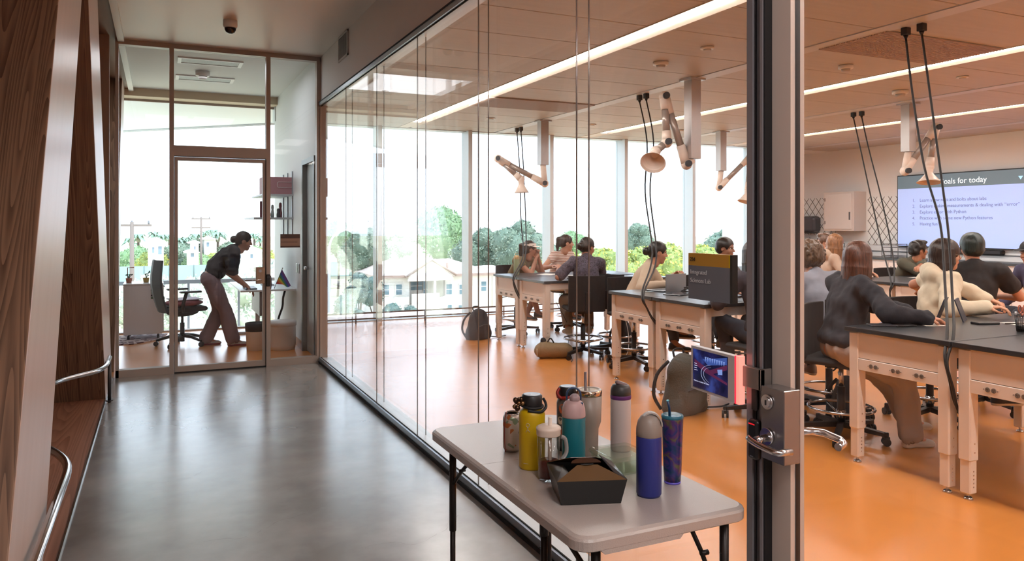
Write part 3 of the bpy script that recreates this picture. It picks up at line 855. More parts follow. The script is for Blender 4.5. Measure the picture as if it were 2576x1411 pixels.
# ------------------------------------------------------------------ fume arms
M_ARM = mat('fume_arm_white', '#e8d6c8', 0.35)
M_ARMG = mat('fume_arm_grey', '#a79a92', 0.3, 0.3)
M_KNOB = mat('dark_knob', '#2b2d33', 0.4)
def fume_arm(lab, post, zb, joints, hood_dir, hood_r=0.12):
    t = thing('fume_arm', lab, 'fume arm', (post[0], post[1], LZ), 0, 'white fume extraction arms under the lab ceiling')
    b = B(); b.bb(post[0] - .065, post[0] + .065, post[1] - .065, post[1] + .065, zb, LZ + 0.01, ch=0.004); b.bb(post[0] - .1, post[0] + .1, post[1] - .1, post[1] + .1, LZ - 0.02, LZ); b.obj('post', mat('post_grey', '#b5b0ae', 0.35, 0.5), t)
    J = [Vector(p) for p in joints]
    b = B(); b.cyl((post[0], post[1], zb), J[0], 0.045, n=18); b.obj('pipe', M_ARM, t)
    for i in range(len(J) - 1):
        a, c = J[i], J[i + 1]; d = (c - a).normalized(); L = (c - a).length
        s = B(); s.cyl(a, a + d * L * 0.28, 0.058, 0.046, n=18); s.cyl(a + d * L * 0.28, a + d * L * 0.75, 0.040, n=18, mi=1); s.cyl(a + d * L * 0.75, c, 0.046, 0.055, n=18)
        s.ball(a, 0.062, 14); s.ball(c, 0.058, 14)
        s.obj('arm_segment', [M_ARM, M_ARMG], t)
        side = d.cross(Vector((0.42, 0.9, 0))).normalized()
        k = B(); k.cyl(a - Vector((0.03, 0.065, 0)) , a - Vector((0.045, 0.10, 0)), 0.036, n=16); k.obj('knob', M_KNOB, t)
    c = J[-1]; d = Vector(hood_dir).normalized()
    q = d.to_track_quat('Z', 'Y').to_matrix()
    h = B(); h.lathe([(0.045, 0), (0.047, 0.05), (0.04, 0.07), (0.05, 0.09), (hood_r * 0.75, 0.17), (hood_r, 0.205), (hood_r * 0.97, 0.205), (0.05, 0.10), (0.036, 0.07)], c, 28, M=q); h.obj('hood', M_ARM, t)
    k = B(); k.lathe([(0.034, 0.068), (0.0, 0.07)], c, 16, M=q); k.obj('duct_mouth', M_DARK, t)
fume_arm('fume arm over the farthest table, folded low and left with its small cone straight down', (5.285, 10.247), 2.447, [(5.31, 10.24, 2.17), (4.652, 10.50, 2.54), (4.97, 10.36, 2.23)], (0.05, 0, -1), 0.115)
fume_arm('largest fume arm in the middle, bent high with its round hood turned to the camera', (5.236, 6.63), 2.255, [(5.18, 6.66, 2.20), (4.936, 6.72, 2.92), (4.950, 6.70, 2.43), (4.83, 6.74, 2.33)], (-0.62, -0.62, -0.75), 0.135)
fume_arm('fume arm just left of the door frame, bent right with its cone straight down', (8.64, 10.18), 2.452, [(8.60, 10.19, 2.17), (9.07, 9.97, 2.68), (9.04, 9.98, 2.12)], (-0.35, 0, -1), 0.12)
fume_arm('fume arm hanging in front of the lesson screen', (8.839, 6.788), 2.49, [(8.79, 6.80, 2.24), (9.13, 6.62, 2.80), (9.07, 6.66, 2.29)], (-0.15, -0.1, -1), 0.15)
fume_arm('fume arm at the right edge of the photo, mostly out of the frame', (12.1, 6.55), 2.6, [(12.0, 6.6, 2.5), (11.50, 6.86, 3.0), (11.6, 6.8, 2.4)], (0, 0, -1), 0.13)

# power cords dropping from the service tracks
def cord(lab, box, pts):
    t = thing('power_cord', lab, 'cord', box, 0, 'black power cords hanging from ceiling boxes')
    b = B(); b.box((box[0], box[1], box[2] - 0.035), (0.055, 0.055, 0.06), ch=0.004); b.cyl((box[0], box[1], box[2] - 0.065), (box[0], box[1], box[2] - 0.09), 0.02, 0.012, n=12); b.obj('ceiling_box', M_BLACK, t)
    b = B(); b.tube(smooth_path([(box[0], box[1], box[2] - 0.08)] + pts, 6), 0.0085, 8); b.obj('cable', mat('rubber_cable', '#17171a', 0.6), t)
cord('left one of the two cords to the farthest left table', (5.30, 11.20, LZ), [(5.2, 10.9, 2.5), (4.75, 9.9, 1.6), (4.35, 9.0, 1.15), (4.06, 8.68, 0.90), (4.06, 8.652, 0.80), (4.14, 8.652, 0.64), (4.25, 8.652, 0.58)])
cord('right one of the two cords to the farthest left table', (5.30, 11.05, LZ), [(5.22, 10.8, 2.5), (4.80, 9.85, 1.6), (4.38, 9.0, 1.12), (4.055, 8.64, 0.88), (4.055, 8.64, 0.75), (4.14, 8.640, 0.60), (4.25, 8.640, 0.54)])
cord('left one of the two cords beside the largest fume arm', (5.30, 7.72, LZ), [(5.15, 7.35, 2.5), (4.95, 7.10, 1.9), (4.55, 6.4, 1.25), (4.05, 5.86, 0.92), (4.06, 5.795, 0.78), (4.15, 5.794, 0.66), (4.28, 5.794, 0.60)])
cord('right one of the two cords beside the largest fume arm', (5.30, 7.58, LZ), [(5.17, 7.25, 2.5), (4.98, 7.05, 1.9), (4.6, 6.4, 1.22), (4.05, 5.83, 0.92), (4.06, 5.778, 0.76), (4.15, 5.776, 0.63), (4.28, 5.776, 0.56)])
cord('thick left cord of the pair nearest the camera behind the door glass', (5.40, 4.17, LZ), [(5.41, 4.12, 2.6), (5.36, 3.98, 2.0), (5.10, 3.66, 1.55), (4.62, 3.28, 1.12), (4.20, 2.97, 0.915), (4.055, 2.882, 0.80), (4.09, 2.877, 0.66), (4.14, 2.877, 0.52), (4.25, 2.877, 0.4)])
cord('thick right cord of the pair nearest the camera behind the door glass', (5.40, 4.03, LZ), [(5.42, 3.98, 2.6), (5.40, 3.88, 2.0), (5.13, 3.62, 1.50), (4.66, 3.26, 1.08), (4.20, 2.93, 0.91), (4.05, 2.866, 0.77), (4.09, 2.858, 0.62), (4.14, 2.858, 0.48), (4.25, 2.858, 0.36)])
cord('thin left cord of the pair hanging to the second row behind the door glass', (8.83, 7.64, LZ), [(8.80, 7.5, 2.6), (8.65, 7.2, 1.9), (8.25, 6.7, 1.25), (7.65, 6.10, 0.90), (7.58, 6.06, 0.78), (7.64, 6.06, 0.6)])
cord('thin right cord of the pair hanging to the second row behind the door glass', (8.85, 7.52, LZ), [(8.84, 7.4, 2.6), (8.72, 7.1, 1.9), (8.3, 6.6, 1.22), (7.68, 6.08, 0.90), (7.57, 6.05, 0.76), (7.64, 6.06, 0.56)])

# ------------------------------------------------------------------ far wall
RIGHTV = Matrix(((0, 0, -1), (-1, 0, 0), (0, 1, 0)))       # columns: reading direction -y, up z, normal -x
sx = WX - 0.09
t = thing('lesson_screen', 'large wall screen showing a slide headed Goals for today', 'screen', (WX, 8.6, 1.8))
b = B(); b.bb(sx, WX - 0.004, 6.95, 10.29, 1.115, 2.495, ch=0.006); b.obj('casing', M_BLACK, t)
b = B(); b.bb(sx - 0.004, sx, 6.97, 10.27, 2.232, 2.475); b.obj('slide_header', mat('slide_header', '#5a6a73', 0.4, emit=0.75), t)
b = B(); b.bb(sx - 0.003, sx, 6.97, 10.27, 1.135, 2.232); b.obj('slide_area', mat('slide_blue', '#9fb2e2', 0.4, emit=0.80), t)
M_TXW = mat('slide_white_text', '#e8eef4', 0.4, emit=0.9); M_TXG = mat('slide_grey_text', '#6b7699', 0.5, emit=0.35)
text('Goals for today', 0.143, t, (sx - 0.006, 9.42, 2.29), RIGHTV, M_TXW)
for k, (n, s) in enumerate((('1.', 'Learn a few nuts and bolts about labs'), ('2.', 'Explore making measurements & dealing with “error”'), ('3.', 'Explore error with Python'), ('4.', 'Practice with some new Python features'), ('5.', 'Having fun!'))):
    z = 1.975 - 0.112 * k
    text(n, 0.085, t, (sx - 0.006, 9.955, z), RIGHTV, M_TXG)
    text(s, 0.085, t, (sx - 0.006, 9.80, z), RIGHTV, M_TXG)
b = B(); b.prism([(7.98, 2.36), (7.90, 2.36), (7.94, 2.30)], sx - 0.008, sx - 0.005, axis='x'); b.obj('slide_mark', mat('slide_mark', '#9fd0ee', 0.4, emit=0.9), t)
t = thing('sound_bar', 'dark sound bar on the wall under the lesson screen', 'speaker', (WX, 8.8, 1.05))
b = B(); b.bb(WX - 0.09, WX, 8.25, 9.15, 1.02, 1.10, ch=0.015); b.obj('cabinet', M_FABB, t)
b = B(); b.bb(WX - 0.093, WX - 0.089, 8.29, 9.11, 1.032, 1.088); b.obj('grille', mat('speaker_cloth', '#3a3b40', 0.9), t)

def lattice(lab, y0, y1, z0, z1, clip=None):
    t = thing('lattice_board', lab, 'board', (WX, (y0 + y1) / 2, z0))
    b = B(); b.bb(WX - 0.022, WX - 0.003, y0, y1, z0, z1); b.obj('board', mat('bright_white_board', '#f4f8fa', 0.35), t)
    b = B(); p = 0.171; k = 0; x = WX - 0.024
    r = 0.0055
    cy_, cz_ = (y0 + y1) / 2, (z0 + z1) / 2
    S = (y1 - y0) + (z1 - z0); n = int(S / p) + 2
    for sgn in (-1, 1):
        for i in range(-n, n + 1):
            c = i * p * 1.25
            # line: z - cz = sgn*1.25*(y - cy) + c, clipped to the board
            pts = []
            for y in (y0, y1):
                z = cz_ + sgn * 1.25 * (y - cy_) + c
                if z0 <= z <= z1: pts.append((y, z))
            for z in (z0, z1):
                y = cy_ + (z - cz_ - c) / (sgn * 1.25)
                if y0 < y < y1: pts.append((y, z))
            if len(pts) >= 2 and math.dist(pts[0], pts[1]) > 0.03:
                b.tube([(x, pts[0][0], pts[0][1]), (x, pts[1][0], pts[1][1])], r, 5)
    b.obj('diamond_lattice', mat('lattice_metal', '#6f6e6e', 0.4, 0.6), t)
lattice('white board crossed by a diamond lattice, between the wall cabinet and the screen', 10.32, 11.02, 1.14, 2.10)
lattice('white board with a diamond lattice, left of the wall cabinet above the towel dispenser', 11.85, 12.92, 1.32, 2.12)
t = thing('wall_cabinet', 'white wall cabinet with one door and a brown shaded side', 'cabinet', (WX, 11.47, 1.4))
b = B(); b.bb(WX - 0.35, WX, 11.08, 11.86, 1.41, 2.22, ch=0.003); b.obj('body', mat('cabinet_white', '#d9d2cf', 0.45), t)
d = B(); d.bb(WX - 0.366, WX - 0.352, 11.13, 11.82, 1.45, 2.18, ch=0.002); d = d.obj('door', mat('cabinet_door', '#e3dfde', 0.45), t)
b = B(); b.bb(WX - 0.378, WX - 0.366, 11.16, 11.19, 1.64, 1.80, ch=0.002); b.obj('handle', M_GREY, d)
b = B(); b.bb(WX - 0.37, WX - 0.366, 11.80, 11.815, 1.55, 1.62); b.bb(WX - 0.37, WX - 0.366, 11.80, 11.815, 2.03, 2.10); b.obj('hinge', M_DARK, d)
t = thing('towel_dispenser', 'dark grey paper towel dispenser with rounded front on the far wall', 'dispenser', (WX, 12.55, 1.36))
b = B(); b.box((WX - 0.12, 12.53, 1.545), (0.24, 0.62, 0.36), ch=0.05); b.obj('housing', mat('smoked_plastic', '#3a414c', 0.2), t, bevel=0.02)
b = B(); b.bb(WX - 0.235, WX - 0.05, 12.30, 12.75, 1.352, 1.368); b.obj('slot', M_DARK, t)
t = thing('wall_plate', 'pale rounded plate under the towel dispenser with small coat hooks', 'hook board', (WX, 12.3, 1.1))
b = B(); b.bb(WX - 0.02, WX, 11.95, 12.9, 1.10, 1.33, ch=0.004); b.obj('board', mat('pale_plate', '#dbe4e9', 0.4), t)
hk = B(); hk.tube([(0, 0, 0), (-0.02, 0, -0.01), (-0.025, 0, 0.02)], 0.006, 6); hme = hk.mesh('hook', M_BLACK)
for k in range(6): share('hook', hme, t, (-0.02, -0.25 + 0.16 * k, 0.14 if k % 2 else 0.06))
t = thing('wall_counter', 'long white lab counter with a dark top along the far wall', 'counter', (WX, 10, 0))
b = B(); b.bb(WX - 0.62, WX, 5.0, 12.9, 0.87, 0.91); b.obj('worktop', M_EPOXY, t)
b = B(); b.bb(WX - 0.58, WX, 5.0, 12.9, 0.08, 0.87); b.bb(WX - 0.54, WX, 5.0, 12.9, 0, 0.08); b.obj('carcass', mat('counter_white', '#e3dcd8', 0.5), t)
db = B(); db.box((0, 0, 0), (0.018, 0.44, 0.72), ch=0.003); dm = db.mesh('door', mat('counter_white', '#e3dcd8', 0.5))
hb = B(); hb.box((0, 0, 0), (0.012, 0.012, 0.14), ch=0.002); hm = hb.mesh('handle', M_GREY)
for k in range(17):
    dd = share('door', dm, t, (-0.59, 5.25 - 10 + 0.46 * k, 0.47)); share('handle', hm, dd, (-0.014, 0.17, 0.22))
b = B(); b.bb(WX - 0.012, WX, 5.0, 12.9, 1.0, 1.02); b.obj('wall_rail', M_GREY, t)

def rack(lab, x, y, w, h):
    t = thing('drying_rack', lab, 'rack', (x, y, 0.91))
    b = B(); z0, z1 = 0.91, 0.91 + h
    for s_ in (0, 1):
        b.tube(smooth_path([(x, y + s_ * w, z0), (x, y + s_ * w, z1 - 0.02), (x, y + s_ * w + (0.03 if s_ == 0 else -0.03), z1), (x, y + w / 2, z1)], 5), 0.008, 6)
        b.tube([(x + 0.25, y + s_ * w, z0), (x + 0.25, y + s_ * w, z1), (x, y + s_ * w, z1)], 0.008, 6)
    b.obj('frame', M_GREY, t)
    b = B()
    for k in range(3): b.bb(x, x + 0.25, y, y + w, z0 + 0.03 + k * h / 3.2, z0 + 0.04 + k * h / 3.2)
    b.obj('shelf', mat('rack_tray', '#4b4e54', 0.5), t)
rack('grey metal frame rack on the counter behind the boy with brown hair, left', WX - 0.45, 12.1, 0.45, 0.22)
rack('grey metal frame rack on the counter, right of the boy with brown hair', WX - 0.45, 11.45, 0.42, 0.24)
rack('black framed rack on the counter left of the folded-arms person', WX - 0.5, 9.95, 0.35, 0.26)

# ------------------------------------------------------------------ things on the glass wall near the door
t = thing('room_sign', 'grey and mustard room sign numbered 234 on the glass', 'sign', (GX, 1.98, 1.38))
b = B(); b.bb(GX - 0.022, GX, 1.876, 2.083, 1.412, 1.453, mi=0); b.obj('number_band', mat('mustard_plastic', '#b98a2c', 0.45), t)
b = B(); b.bb(GX - 0.022, GX, 1.876, 2.083, 1.300, 1.412); b.obj('grey_panel', mat('sign_grey', '#6d7079', 0.5), t)
b = B(); b.bb(GX - 0.0225, GX, 1.866, 1.876, 1.300, 1.453); b.obj('edge', mat('sign_edge', '#2d2a26', 0.5), t)
b = B(); b.bb(GX - 0.0228, GX - 0.022, 1.8765, 1.881, 1.412, 1.453); b.obj('yellow_edge', mat('bright_yellow', '#d8b400', 0.4), t)
text('234', 0.019, t, (GX - 0.023, 2.074, 1.4265), RIGHTV, mat('sign_black_text', '#26221c', 0.5))
text('Integrated', 0.0205, t, (GX - 0.023, 2.072, 1.384), RIGHTV, mat('sign_light_text', '#bfc1c4', 0.5))
text('Sciences Lab', 0.0205, t, (GX - 0.023, 2.072, 1.356), RIGHTV, mat('sign_light_text', '#bfc1c4', 0.5))

t = thing('booking_screen', 'small white framed room screen with red light bars on a bracket', 'screen', (1.6, 1.9, 1.08))
E1, E0 = Vector((1.590, 2.020, 0)), Vector((1.575, 1.795, 0))
ax = (E0 - E1).normalized(); nrm = Vector((-ax.y, ax.x, 0)) * -1
if nrm.x > 0: nrm = -nrm
L = (E0 - E1).length
R3 = Matrix((( ax.x, 0, nrm.x), (ax.y, 0, nrm.y), (0, 1, 0)))
def lay(bm, a0, a1, z0, z1, d0, d1, mi=0):
    vs = []
    for a in (a0, a1):
        for d_ in (d0, d1):
            for z in (z0, z1):
                p = E1 + ax * a + nrm * d_; vs.append((p.x, p.y, z))
    bm.add(vs, [(0, 1, 3, 2), (4, 6, 7, 5), (0, 4, 5, 1), (2, 3, 7, 6), (0, 2, 6, 4), (1, 5, 7, 3)], mi)
z0, z1 = 1.012, 1.152
b = B(); lay(b, 0, L, z0, z1, -0.022, 0.0); b.obj('casing', mat('screen_white_casing', '#c9c4c4', 0.35), t)
def screen_picture():
    m = bpy.data.materials.new('dusk_station_picture'); m.use_nodes = True
    tr = m.node_tree; bs = tr.nodes['Principled BSDF']; bs.inputs['Roughness'].default_value = 0.15
    co = tr.nodes.new('ShaderNodeTexCoord'); 
    n = tr.nodes.new('ShaderNodeTexNoise'); n.inputs['Scale'].default_value = 16; n.inputs['Detail'].default_value = 3
    tr.links.new(co.outputs['Object'], n.inputs['Vector'])
    r = tr.nodes.new('ShaderNodeValToRGB')
    e = r.color_ramp.elements; e[0].position = 0.35; e[0].color = srgb('#0a0f2a'); e[1].position = 0.72; e[1].color = srgb('#2c3f86')
    e2 = e.new(0.55); e2.color = srgb('#1b1c48')
    tr.links.new(n.outputs['Fac'], r.inputs[0]); tr.links.new(r.outputs[0], bs.inputs['Base Color']); tr.links.new(r.outputs[0], bs.inputs['Emission Color'])
    bs.inputs['Emission Strength'].default_value = 0.8
    return m
M_PIC = screen_picture()
b = B(); lay(b, 0.012, L - 0.032, z0 + 0.008, z1 - 0.008, 0.0, 0.001); sc_ = b.obj('display', M_PIC, t)
def lit(n, c, e=0.7): return mat(n, c, 0.4, emit=e)
b = B()                                         # flat picture on the display: sky, roof band, track curves
def poly(pts, m_i):
    vs = []; 
    for (a, z) in pts:
        p = E1 + ax * (0.012 + a * (L - 0.044)) + nrm * (0.0014 + 0.0002 * m_i); vs.append((p.x, p.y, z0 + 0.008 + z * (z1 - z0 - 0.016)))
    b.add(vs, [list(range(len(vs)))], m_i)
poly([(0.3, 0.78), (0.98, 0.98), (0.98, 0.80), (0.45, 0.66)], 0)
poly([(0.05, 0.74), (0.5, 0.55), (0.99, 0.80), (0.99, 0.68), (0.6, 0.48), (0.99, 0.36), (0.99, 0.30), (0.4, 0.45), (0.05, 0.60)], 1)
for k in range(9):
    a = 0.36 + 0.065 * k; poly([(a, 0.86), (a + 0.05, 0.865), (a + 0.025, 0.74)], 2)
for (r_, w_) in ((0.30, 0.012), (0.24, 0.009)):
    pts = [(0.62 - r_ * math.cos(u) * 1.25, 0.42 + r_ * 0.9 * math.sin(u)) for u in [(-1.1 + 2.4 * k / 16) for k in range(17)]]
    for k in range(16): poly([pts[k], pts[k + 1], (pts[k + 1][0] + w_, pts[k + 1][1]), (pts[k][0] + w_, pts[k][1])], 3)
poly([(0.72, 0.62), (0.86, 0.66), (0.86, 0.52), (0.74, 0.50)], 2)
b.obj('picture', [lit('dusk_sky', '#3c5aa8', 0.6), lit('roof_magenta', '#5e2350', 0.5), lit('lattice_blue', '#7f9bdc', 0.7), lit('track_light', '#b3bfe0', 0.8)], t)
text('Welcome to today\'s lab session', 0.0065, t, tuple(E1 + ax * 0.018 + nrm * 0.0022 + Vector((0, 0, z0 + 0.028))), R3, lit('screen_caption', '#c9d2ee', 0.8), name='caption', ext=0.0001)
for k in range(4):
    b = B(); lay(b, 0.02, 0.034 + 0.003 * (k % 2), z1 - 0.055 - 0.007 * k, z1 - 0.0535 - 0.007 * k, 0.001, 0.0018); b.obj('menu_line', lit('screen_caption', '#c9d2ee', 0.8), t)
b = B(); lay(b, L, L + 0.007, z0 - 0.002, z1 + 0.002, -0.024, 0.0); b.obj('red_light_bar', mat('red_led', '#ff1f3a', 0.4, emit=1.4), t)
b = B(); lay(b, L + 0.007, L + 0.020, z0 - 0.002, z1 + 0.002, -0.022, 0.0); b.obj('pink_light_bar', mat('pink_led', '#ff8f80', 0.4, emit=1.1), t)
b = B(); lay(b, -0.003, 0.0, z0, z1, -0.022, -0.002); b.obj('pink_side_light', mat('pink_led', '#ff8f80', 0.4, emit=1.1), t)
b = B(); b.bb(GX - 0.062, GX - 0.045, 1.700, 1.79, 1.065, 1.127, ch=0.002); b.bb(GX - 0.062, GX - 0.02, 1.700, 1.708, 1.065, 1.127); b.obj('bracket', mat('bracket_grey', '#8a8480', 0.35, 0.6), t)
t = thing('door_card_reader', 'slim black card reader with a red light beside the lab door lock', 'card reader', (1.62, 1.72, 0.9))
b = B(); b.box((GX - 0.058, 1.728, 0.918), (0.024, 0.044, 0.118), ch=0.007); b.obj('body', M_BLACK, t, bevel=0.003)
b = B(); b.bb(GX - 0.0712, GX - 0.070, 1.716, 1.740, 0.962, 0.9655); b.obj('red_light', mat('red_led_dim', '#d2202a', 0.4, emit=0.8), t)
b = B(); b.bb(GX - 0.0710, GX - 0.070, 1.722, 1.734, 0.868, 0.8705); b.obj('maker_mark', M_GREY, t)

# ------------------------------------------------------------------ folding table
fx0, fx1, fy0, fy1 = 0.975, 1.548, 1.690, 2.885
t = thing('folding_table', 'grey plastic folding table with black tube legs in front of the glass', 'table', (1.26, 2.29, 0))
def rrect(x0, x1, y0, y1, r, n=7):
    out = []
    for (cx_, cy_, a0) in ((x1 - r, y1 - r, 0), (x0 + r, y1 - r, 90), (x0 + r, y0 + r, 180), (x1 - r, y0 + r, 270)):
        for k in range(n + 1):
            a = math.radians(a0 + 90 * k / n); out.append((cx_ + r * math.cos(a), cy_ + r * math.sin(a)))
    return out
def rounded_slab(b, x0, x1, y0, y1, r, zs):
    """zs: list of (z, inset)"""
    rings = [[(p[0], p[1], z) for p in rrect(x0 + i, x1 - i, y0 + i, y1 - i, max(0.01, r - i))] for (z, i) in zs]
    n = len(rings[0]); vs = [p for rr in rings for p in rr]
    fs = [list(range(n))[::-1], [(len(rings) - 1) * n + i for i in range(n)]]
    for k in range(len(rings) - 1):
        for i in range(n): fs.append([k * n + i, k * n + (i + 1) % n, (k + 1) * n + (i + 1) % n, (k + 1) * n + i])
    b.add(vs, fs)
M_HDPE = mat('grey_moulded_plastic', '#aba29d', 0.33, bump=(350, 0.12), coat=0.4, coat_rough=0.22)
for (ya, yb) in ((fy0, 2.366), (2.369, fy1)):
    b = B(); rounded_slab(b, fx0, fx1, fy0 if ya == fy0 else 2.20, 2.50 if ya == fy0 else fy1, 0.055, [(0.700, 0.006), (0.704, 0.001), (0.728, 0.0), (0.7345, 0.004), (0.740, 0.014)])
    o = b.obj('tabletop_half', M_HDPE, t)
    me = o.data; bm = bmesh.new(); bm.from_mesh(me)
    cut = 2.3675 - wm(t).translation.y
    bmesh.ops.bisect_plane(bm, geom=bm.verts[:] + bm.edges[:] + bm.faces[:], plane_co=(0, cut + (-0.0008 if ya == fy0 else 0.0008), 0), plane_no=(0, 1, 0), clear_outer=(ya == fy0), clear_inner=(ya != fy0))
    if ya == fy0: pass
    edges = [e for e in bm.edges if e.is_boundary]
    bmesh.ops.holes_fill(bm, edges=edges); bm.to_mesh(me); bm.free()
b = B()
for (x, y) in ((1.21, fy0 + 0.012),):
    b.prism([(x - 0.17, 0.705), (x + 0.10, 0.705), (x + 0.085, 0.690), (x - 0.155, 0.690)], fy0 + 0.002, fy0 + 0.02, axis='y')
b.bb(fx0 + 0.03, fx0 + 0.035, fy0 + 0.1, fy1 - 0.1, 0.690, 0.702)
b.obj('underside_rim', M_HDPE, t)
M_TUBE = mat('black_steel_tube', '#2a2625', 0.35, 0.6)
def leg(x, y, split):
    b = B(); b.cyl((x, y, 0.02), (x, y, split), 0.0105, n=14); b.cyl((x, y, split - 0.03), (x, y, 0.702), 0.0135, n=14); b.cyl((x, y, 0), (x, y, 0.03), 0.014, n=12)
    b.cyl((x - 0.015, y, 0.60), (x - 0.0128, y, 0.60), 0.003, n=8)
    return b.obj('leg', M_TUBE, t)
leg(1.030, fy1 - 0.13, 0.40); leg(fx1 - 0.10, fy1 - 0.13, 0.40); leg(1.030, fy0 + 0.30, 0.665); leg(fx1 - 0.06, fy0 + 0.05, 0.30); leg(1.055, fy0 + 0.05, 0.30)
for ya, yb in ((fy1 - 0.13, fy1 - 0.33),):
    for x in (1.030, fx1 - 0.10):
        b = B(); b.tube([(x, ya - 0.0, 0.545), (x, (ya + yb) / 2, 0.63), (x, yb, 0.70)], 0.007, 8); b.cyl((x - 0.012, (ya + yb) / 2, 0.63), (x + 0.012, (ya + yb) / 2, 0.63), 0.006, n=8); b.obj('brace', M_TUBE, t)
b = B(); b.tube([(1.045, fy0 + 0.29, 0.70), (1.10, fy0 + 0.20, 0.58), (1.135, fy0 + 0.13, 0.46), (1.14, fy0 + 0.1, 0.38)], 0.008, 8); b.obj('brace', M_TUBE, t)
b = B(); b.tube([(1.39, fy0 + 0.10, 0.70), (1.43, fy0 + 0.08, 0.60), (1.478, fy0 + 0.055, 0.45)], 0.007, 8); b.cyl((1.42, fy0 + 0.07, 0.60), (1.445, fy0 + 0.07, 0.60), 0.008, n=8); b.obj('brace', M_TUBE, t)
b = B(); b.tube([(1.030, fy1 - 0.13, 0.12), (fx1 - 0.10, fy1 - 0.13, 0.12)], 0.009, 8); b.tube([(1.055, fy0 + 0.05, 0.12), (fx1 - 0.06, fy0 + 0.05, 0.12)], 0.009, 8); b.obj('cross_bar', M_TUBE, t)

# ------------------------------------------------------------------ bottles and boxes on the folding table
TZ = 0.7402
def bt(name, lab, cat, x, y): return thing(name, lab, cat, (x, y, TZ), 0, 'drinks and food left on the folding table')
def lth(name, prof, m, par, n=36, c=(0, 0, 0)):
    b = B(); b.lathe(prof, c, n); o = b.obj(name, m, par, world=False); return o
# can
t = bt('drink_can', 'silver patterned drink can, leftmost on the folding table, a red cord hanging over it', 'can', 1.149, 2.469)
def can_mat():
    m = mat('printed_can', '#b9aea4', 0.35, 0.35)
    tr = m.node_tree; bs = tr.nodes['Principled BSDF']
    co = tr.nodes.new('ShaderNodeTexCoord'); v = tr.nodes.new('ShaderNodeTexVoronoi'); v.inputs['Scale'].default_value = 60
    tr.links.new(co.outputs['Object'], v.inputs['Vector'])
    r = tr.nodes.new('ShaderNodeValToRGB'); e = r.color_ramp.elements
    e[0].position = 0.0; e[0].color = srgb('#b9aea4'); e[1].position = 1.0; e[1].color = srgb('#a89a8e'); a = e.new(0.72); a.color = srgb('#b8b0a6'); c_ = e.new(0.80); c_.color = srgb('#b06a3e'); d_ = e.new(0.90); d_.color = srgb('#7d8a72')
    r.color_ramp.interpolation = 'CONSTANT'
    sp_ = tr.nodes.new('ShaderNodeSeparateXYZ'); tr.links.new(v.outputs['Color'], sp_.inputs[0]); tr.links.new(sp_.outputs[0], r.inputs[0]); tr.links.new(r.outputs[0], bs.inputs['Base Color'])
    return m
lth('body', [(0.0, 0.003), (0.022, 0.003), (0.026, 0.0), (0.0325, 0.012), (0.033, 0.02), (0.033, 0.118), (0.0265, 0.132)], can_mat(), t)
lth('lid', [(0.0265, 0.132), (0.0275, 0.136), (0.026, 0.137), (0.024, 0.132), (0.0, 0.132)], M_BRIGHT, t)
b = B(); b.tube(smooth_path([(1.149 - 0.026, 2.469 - 0.01, TZ + 0.145), (1.149 - 0.034, 2.469 - 0.014, TZ + 0.12), (1.149 - 0.035, 2.469 - 0.012, TZ + 0.06), (1.149 - 0.036, 2.469 - 0.02, TZ + 0.004)], 5), 0.0016, 5)
o = b.obj('hanging_cord', mat('dark_red_cord', '#7a1f18', 0.7)); tag(o, 'thin dark red cord from the charm on the yellow bottle, over the can', 'cord')
# yellow bottle
t = bt('yellow_bottle', 'tall mustard yellow steel bottle with black strap lid and charms', 'bottle', 1.130, 2.271)
M_YEL = mat('yellow_powder_coat', '#c0a000', 0.42)
lth('body', [(0.0, 0.0), (0.040, 0.0), (0.0435, 0.006), (0.0435, 0.178), (0.041, 0.190), (0.031, 0.197), (0.029, 0.205)], M_YEL, t)
lid = lth('lid', [(0.033, 0.203), (0.034, 0.205), (0.034, 0.240), (0.031, 0.243), (0.0, 0.2435)], M_BLACK, t)
lth('lid_top', [(0.030, 0.2436), (0.026, 0.2445), (0.0, 0.2442)], mat('pale_lid_face', '#9fb0c2', 0.25), lid)
b = B(); b.tube([(0.036 * math.cos(a), 0.036 * math.sin(a), 0.215 - 0.012 * abs(math.sin(a * 0.5 + 2.2))) for a in [k * 2 * math.pi / 24 for k in range(24)]], 0.0045, 6, closed=True)
b.tube(smooth_path([(0.036, -0.012, 0.228), (0.044, -0.012, 0.214), (0.04, -0.022, 0.2), (0.01, -0.042, 0.192), (-0.03, -0.03, 0.198)], 5), 0.005, 6); b.obj('strap', mat('black_rubber', '#111114', 0.6), lid, world=False)
M_PALE = mat('pale_print', '#b8ab8c', 0.5)
RC = Matrix((( 0.906, 0, -0.422), (-0.422, 0, -0.906), (0, 1, 0)))  # columns: right, up, towards camera
nrm0 = Vector((-0.46, -0.888, 0)).normalized(); rt0 = Vector((0.888, -0.46, 0))
def onface(r, da, z): 
    a = math.atan2(nrm0.y, nrm0.x) + da; return (r * math.cos(a), r * math.sin(a), z)
b = B(); b.tube([onface(0.0442, -0.30 + 0.13 * math.cos(a), 0.150 + 0.006 * math.sin(a)) for a in [k * 2 * math.pi / 14 for k in range(14)]], 0.0012, 5, closed=True)
b.tube([onface(0.0442, -0.30, 0.144), onface(0.0442, -0.30, 0.136)], 0.0016, 5); b.tube([onface(0.0442, -0.30, 0.137), onface(0.0442, -0.46, 0.127)], 0.0012, 5); b.tube([onface(0.0442, -0.30, 0.137), onface(0.0442, -0.14, 0.127)], 0.0012, 5)
b.obj('ring_figure_logo', M_PALE, t, world=False)
b = B()
for k in range(9): b.tube([onface(0.0441, -0.66 + 0.045 * k, 0.0235), onface(0.0441, -0.63 + 0.045 * k, 0.0235)], 0.0012, 4)
b.obj('small_print', M_PALE, t, world=False)
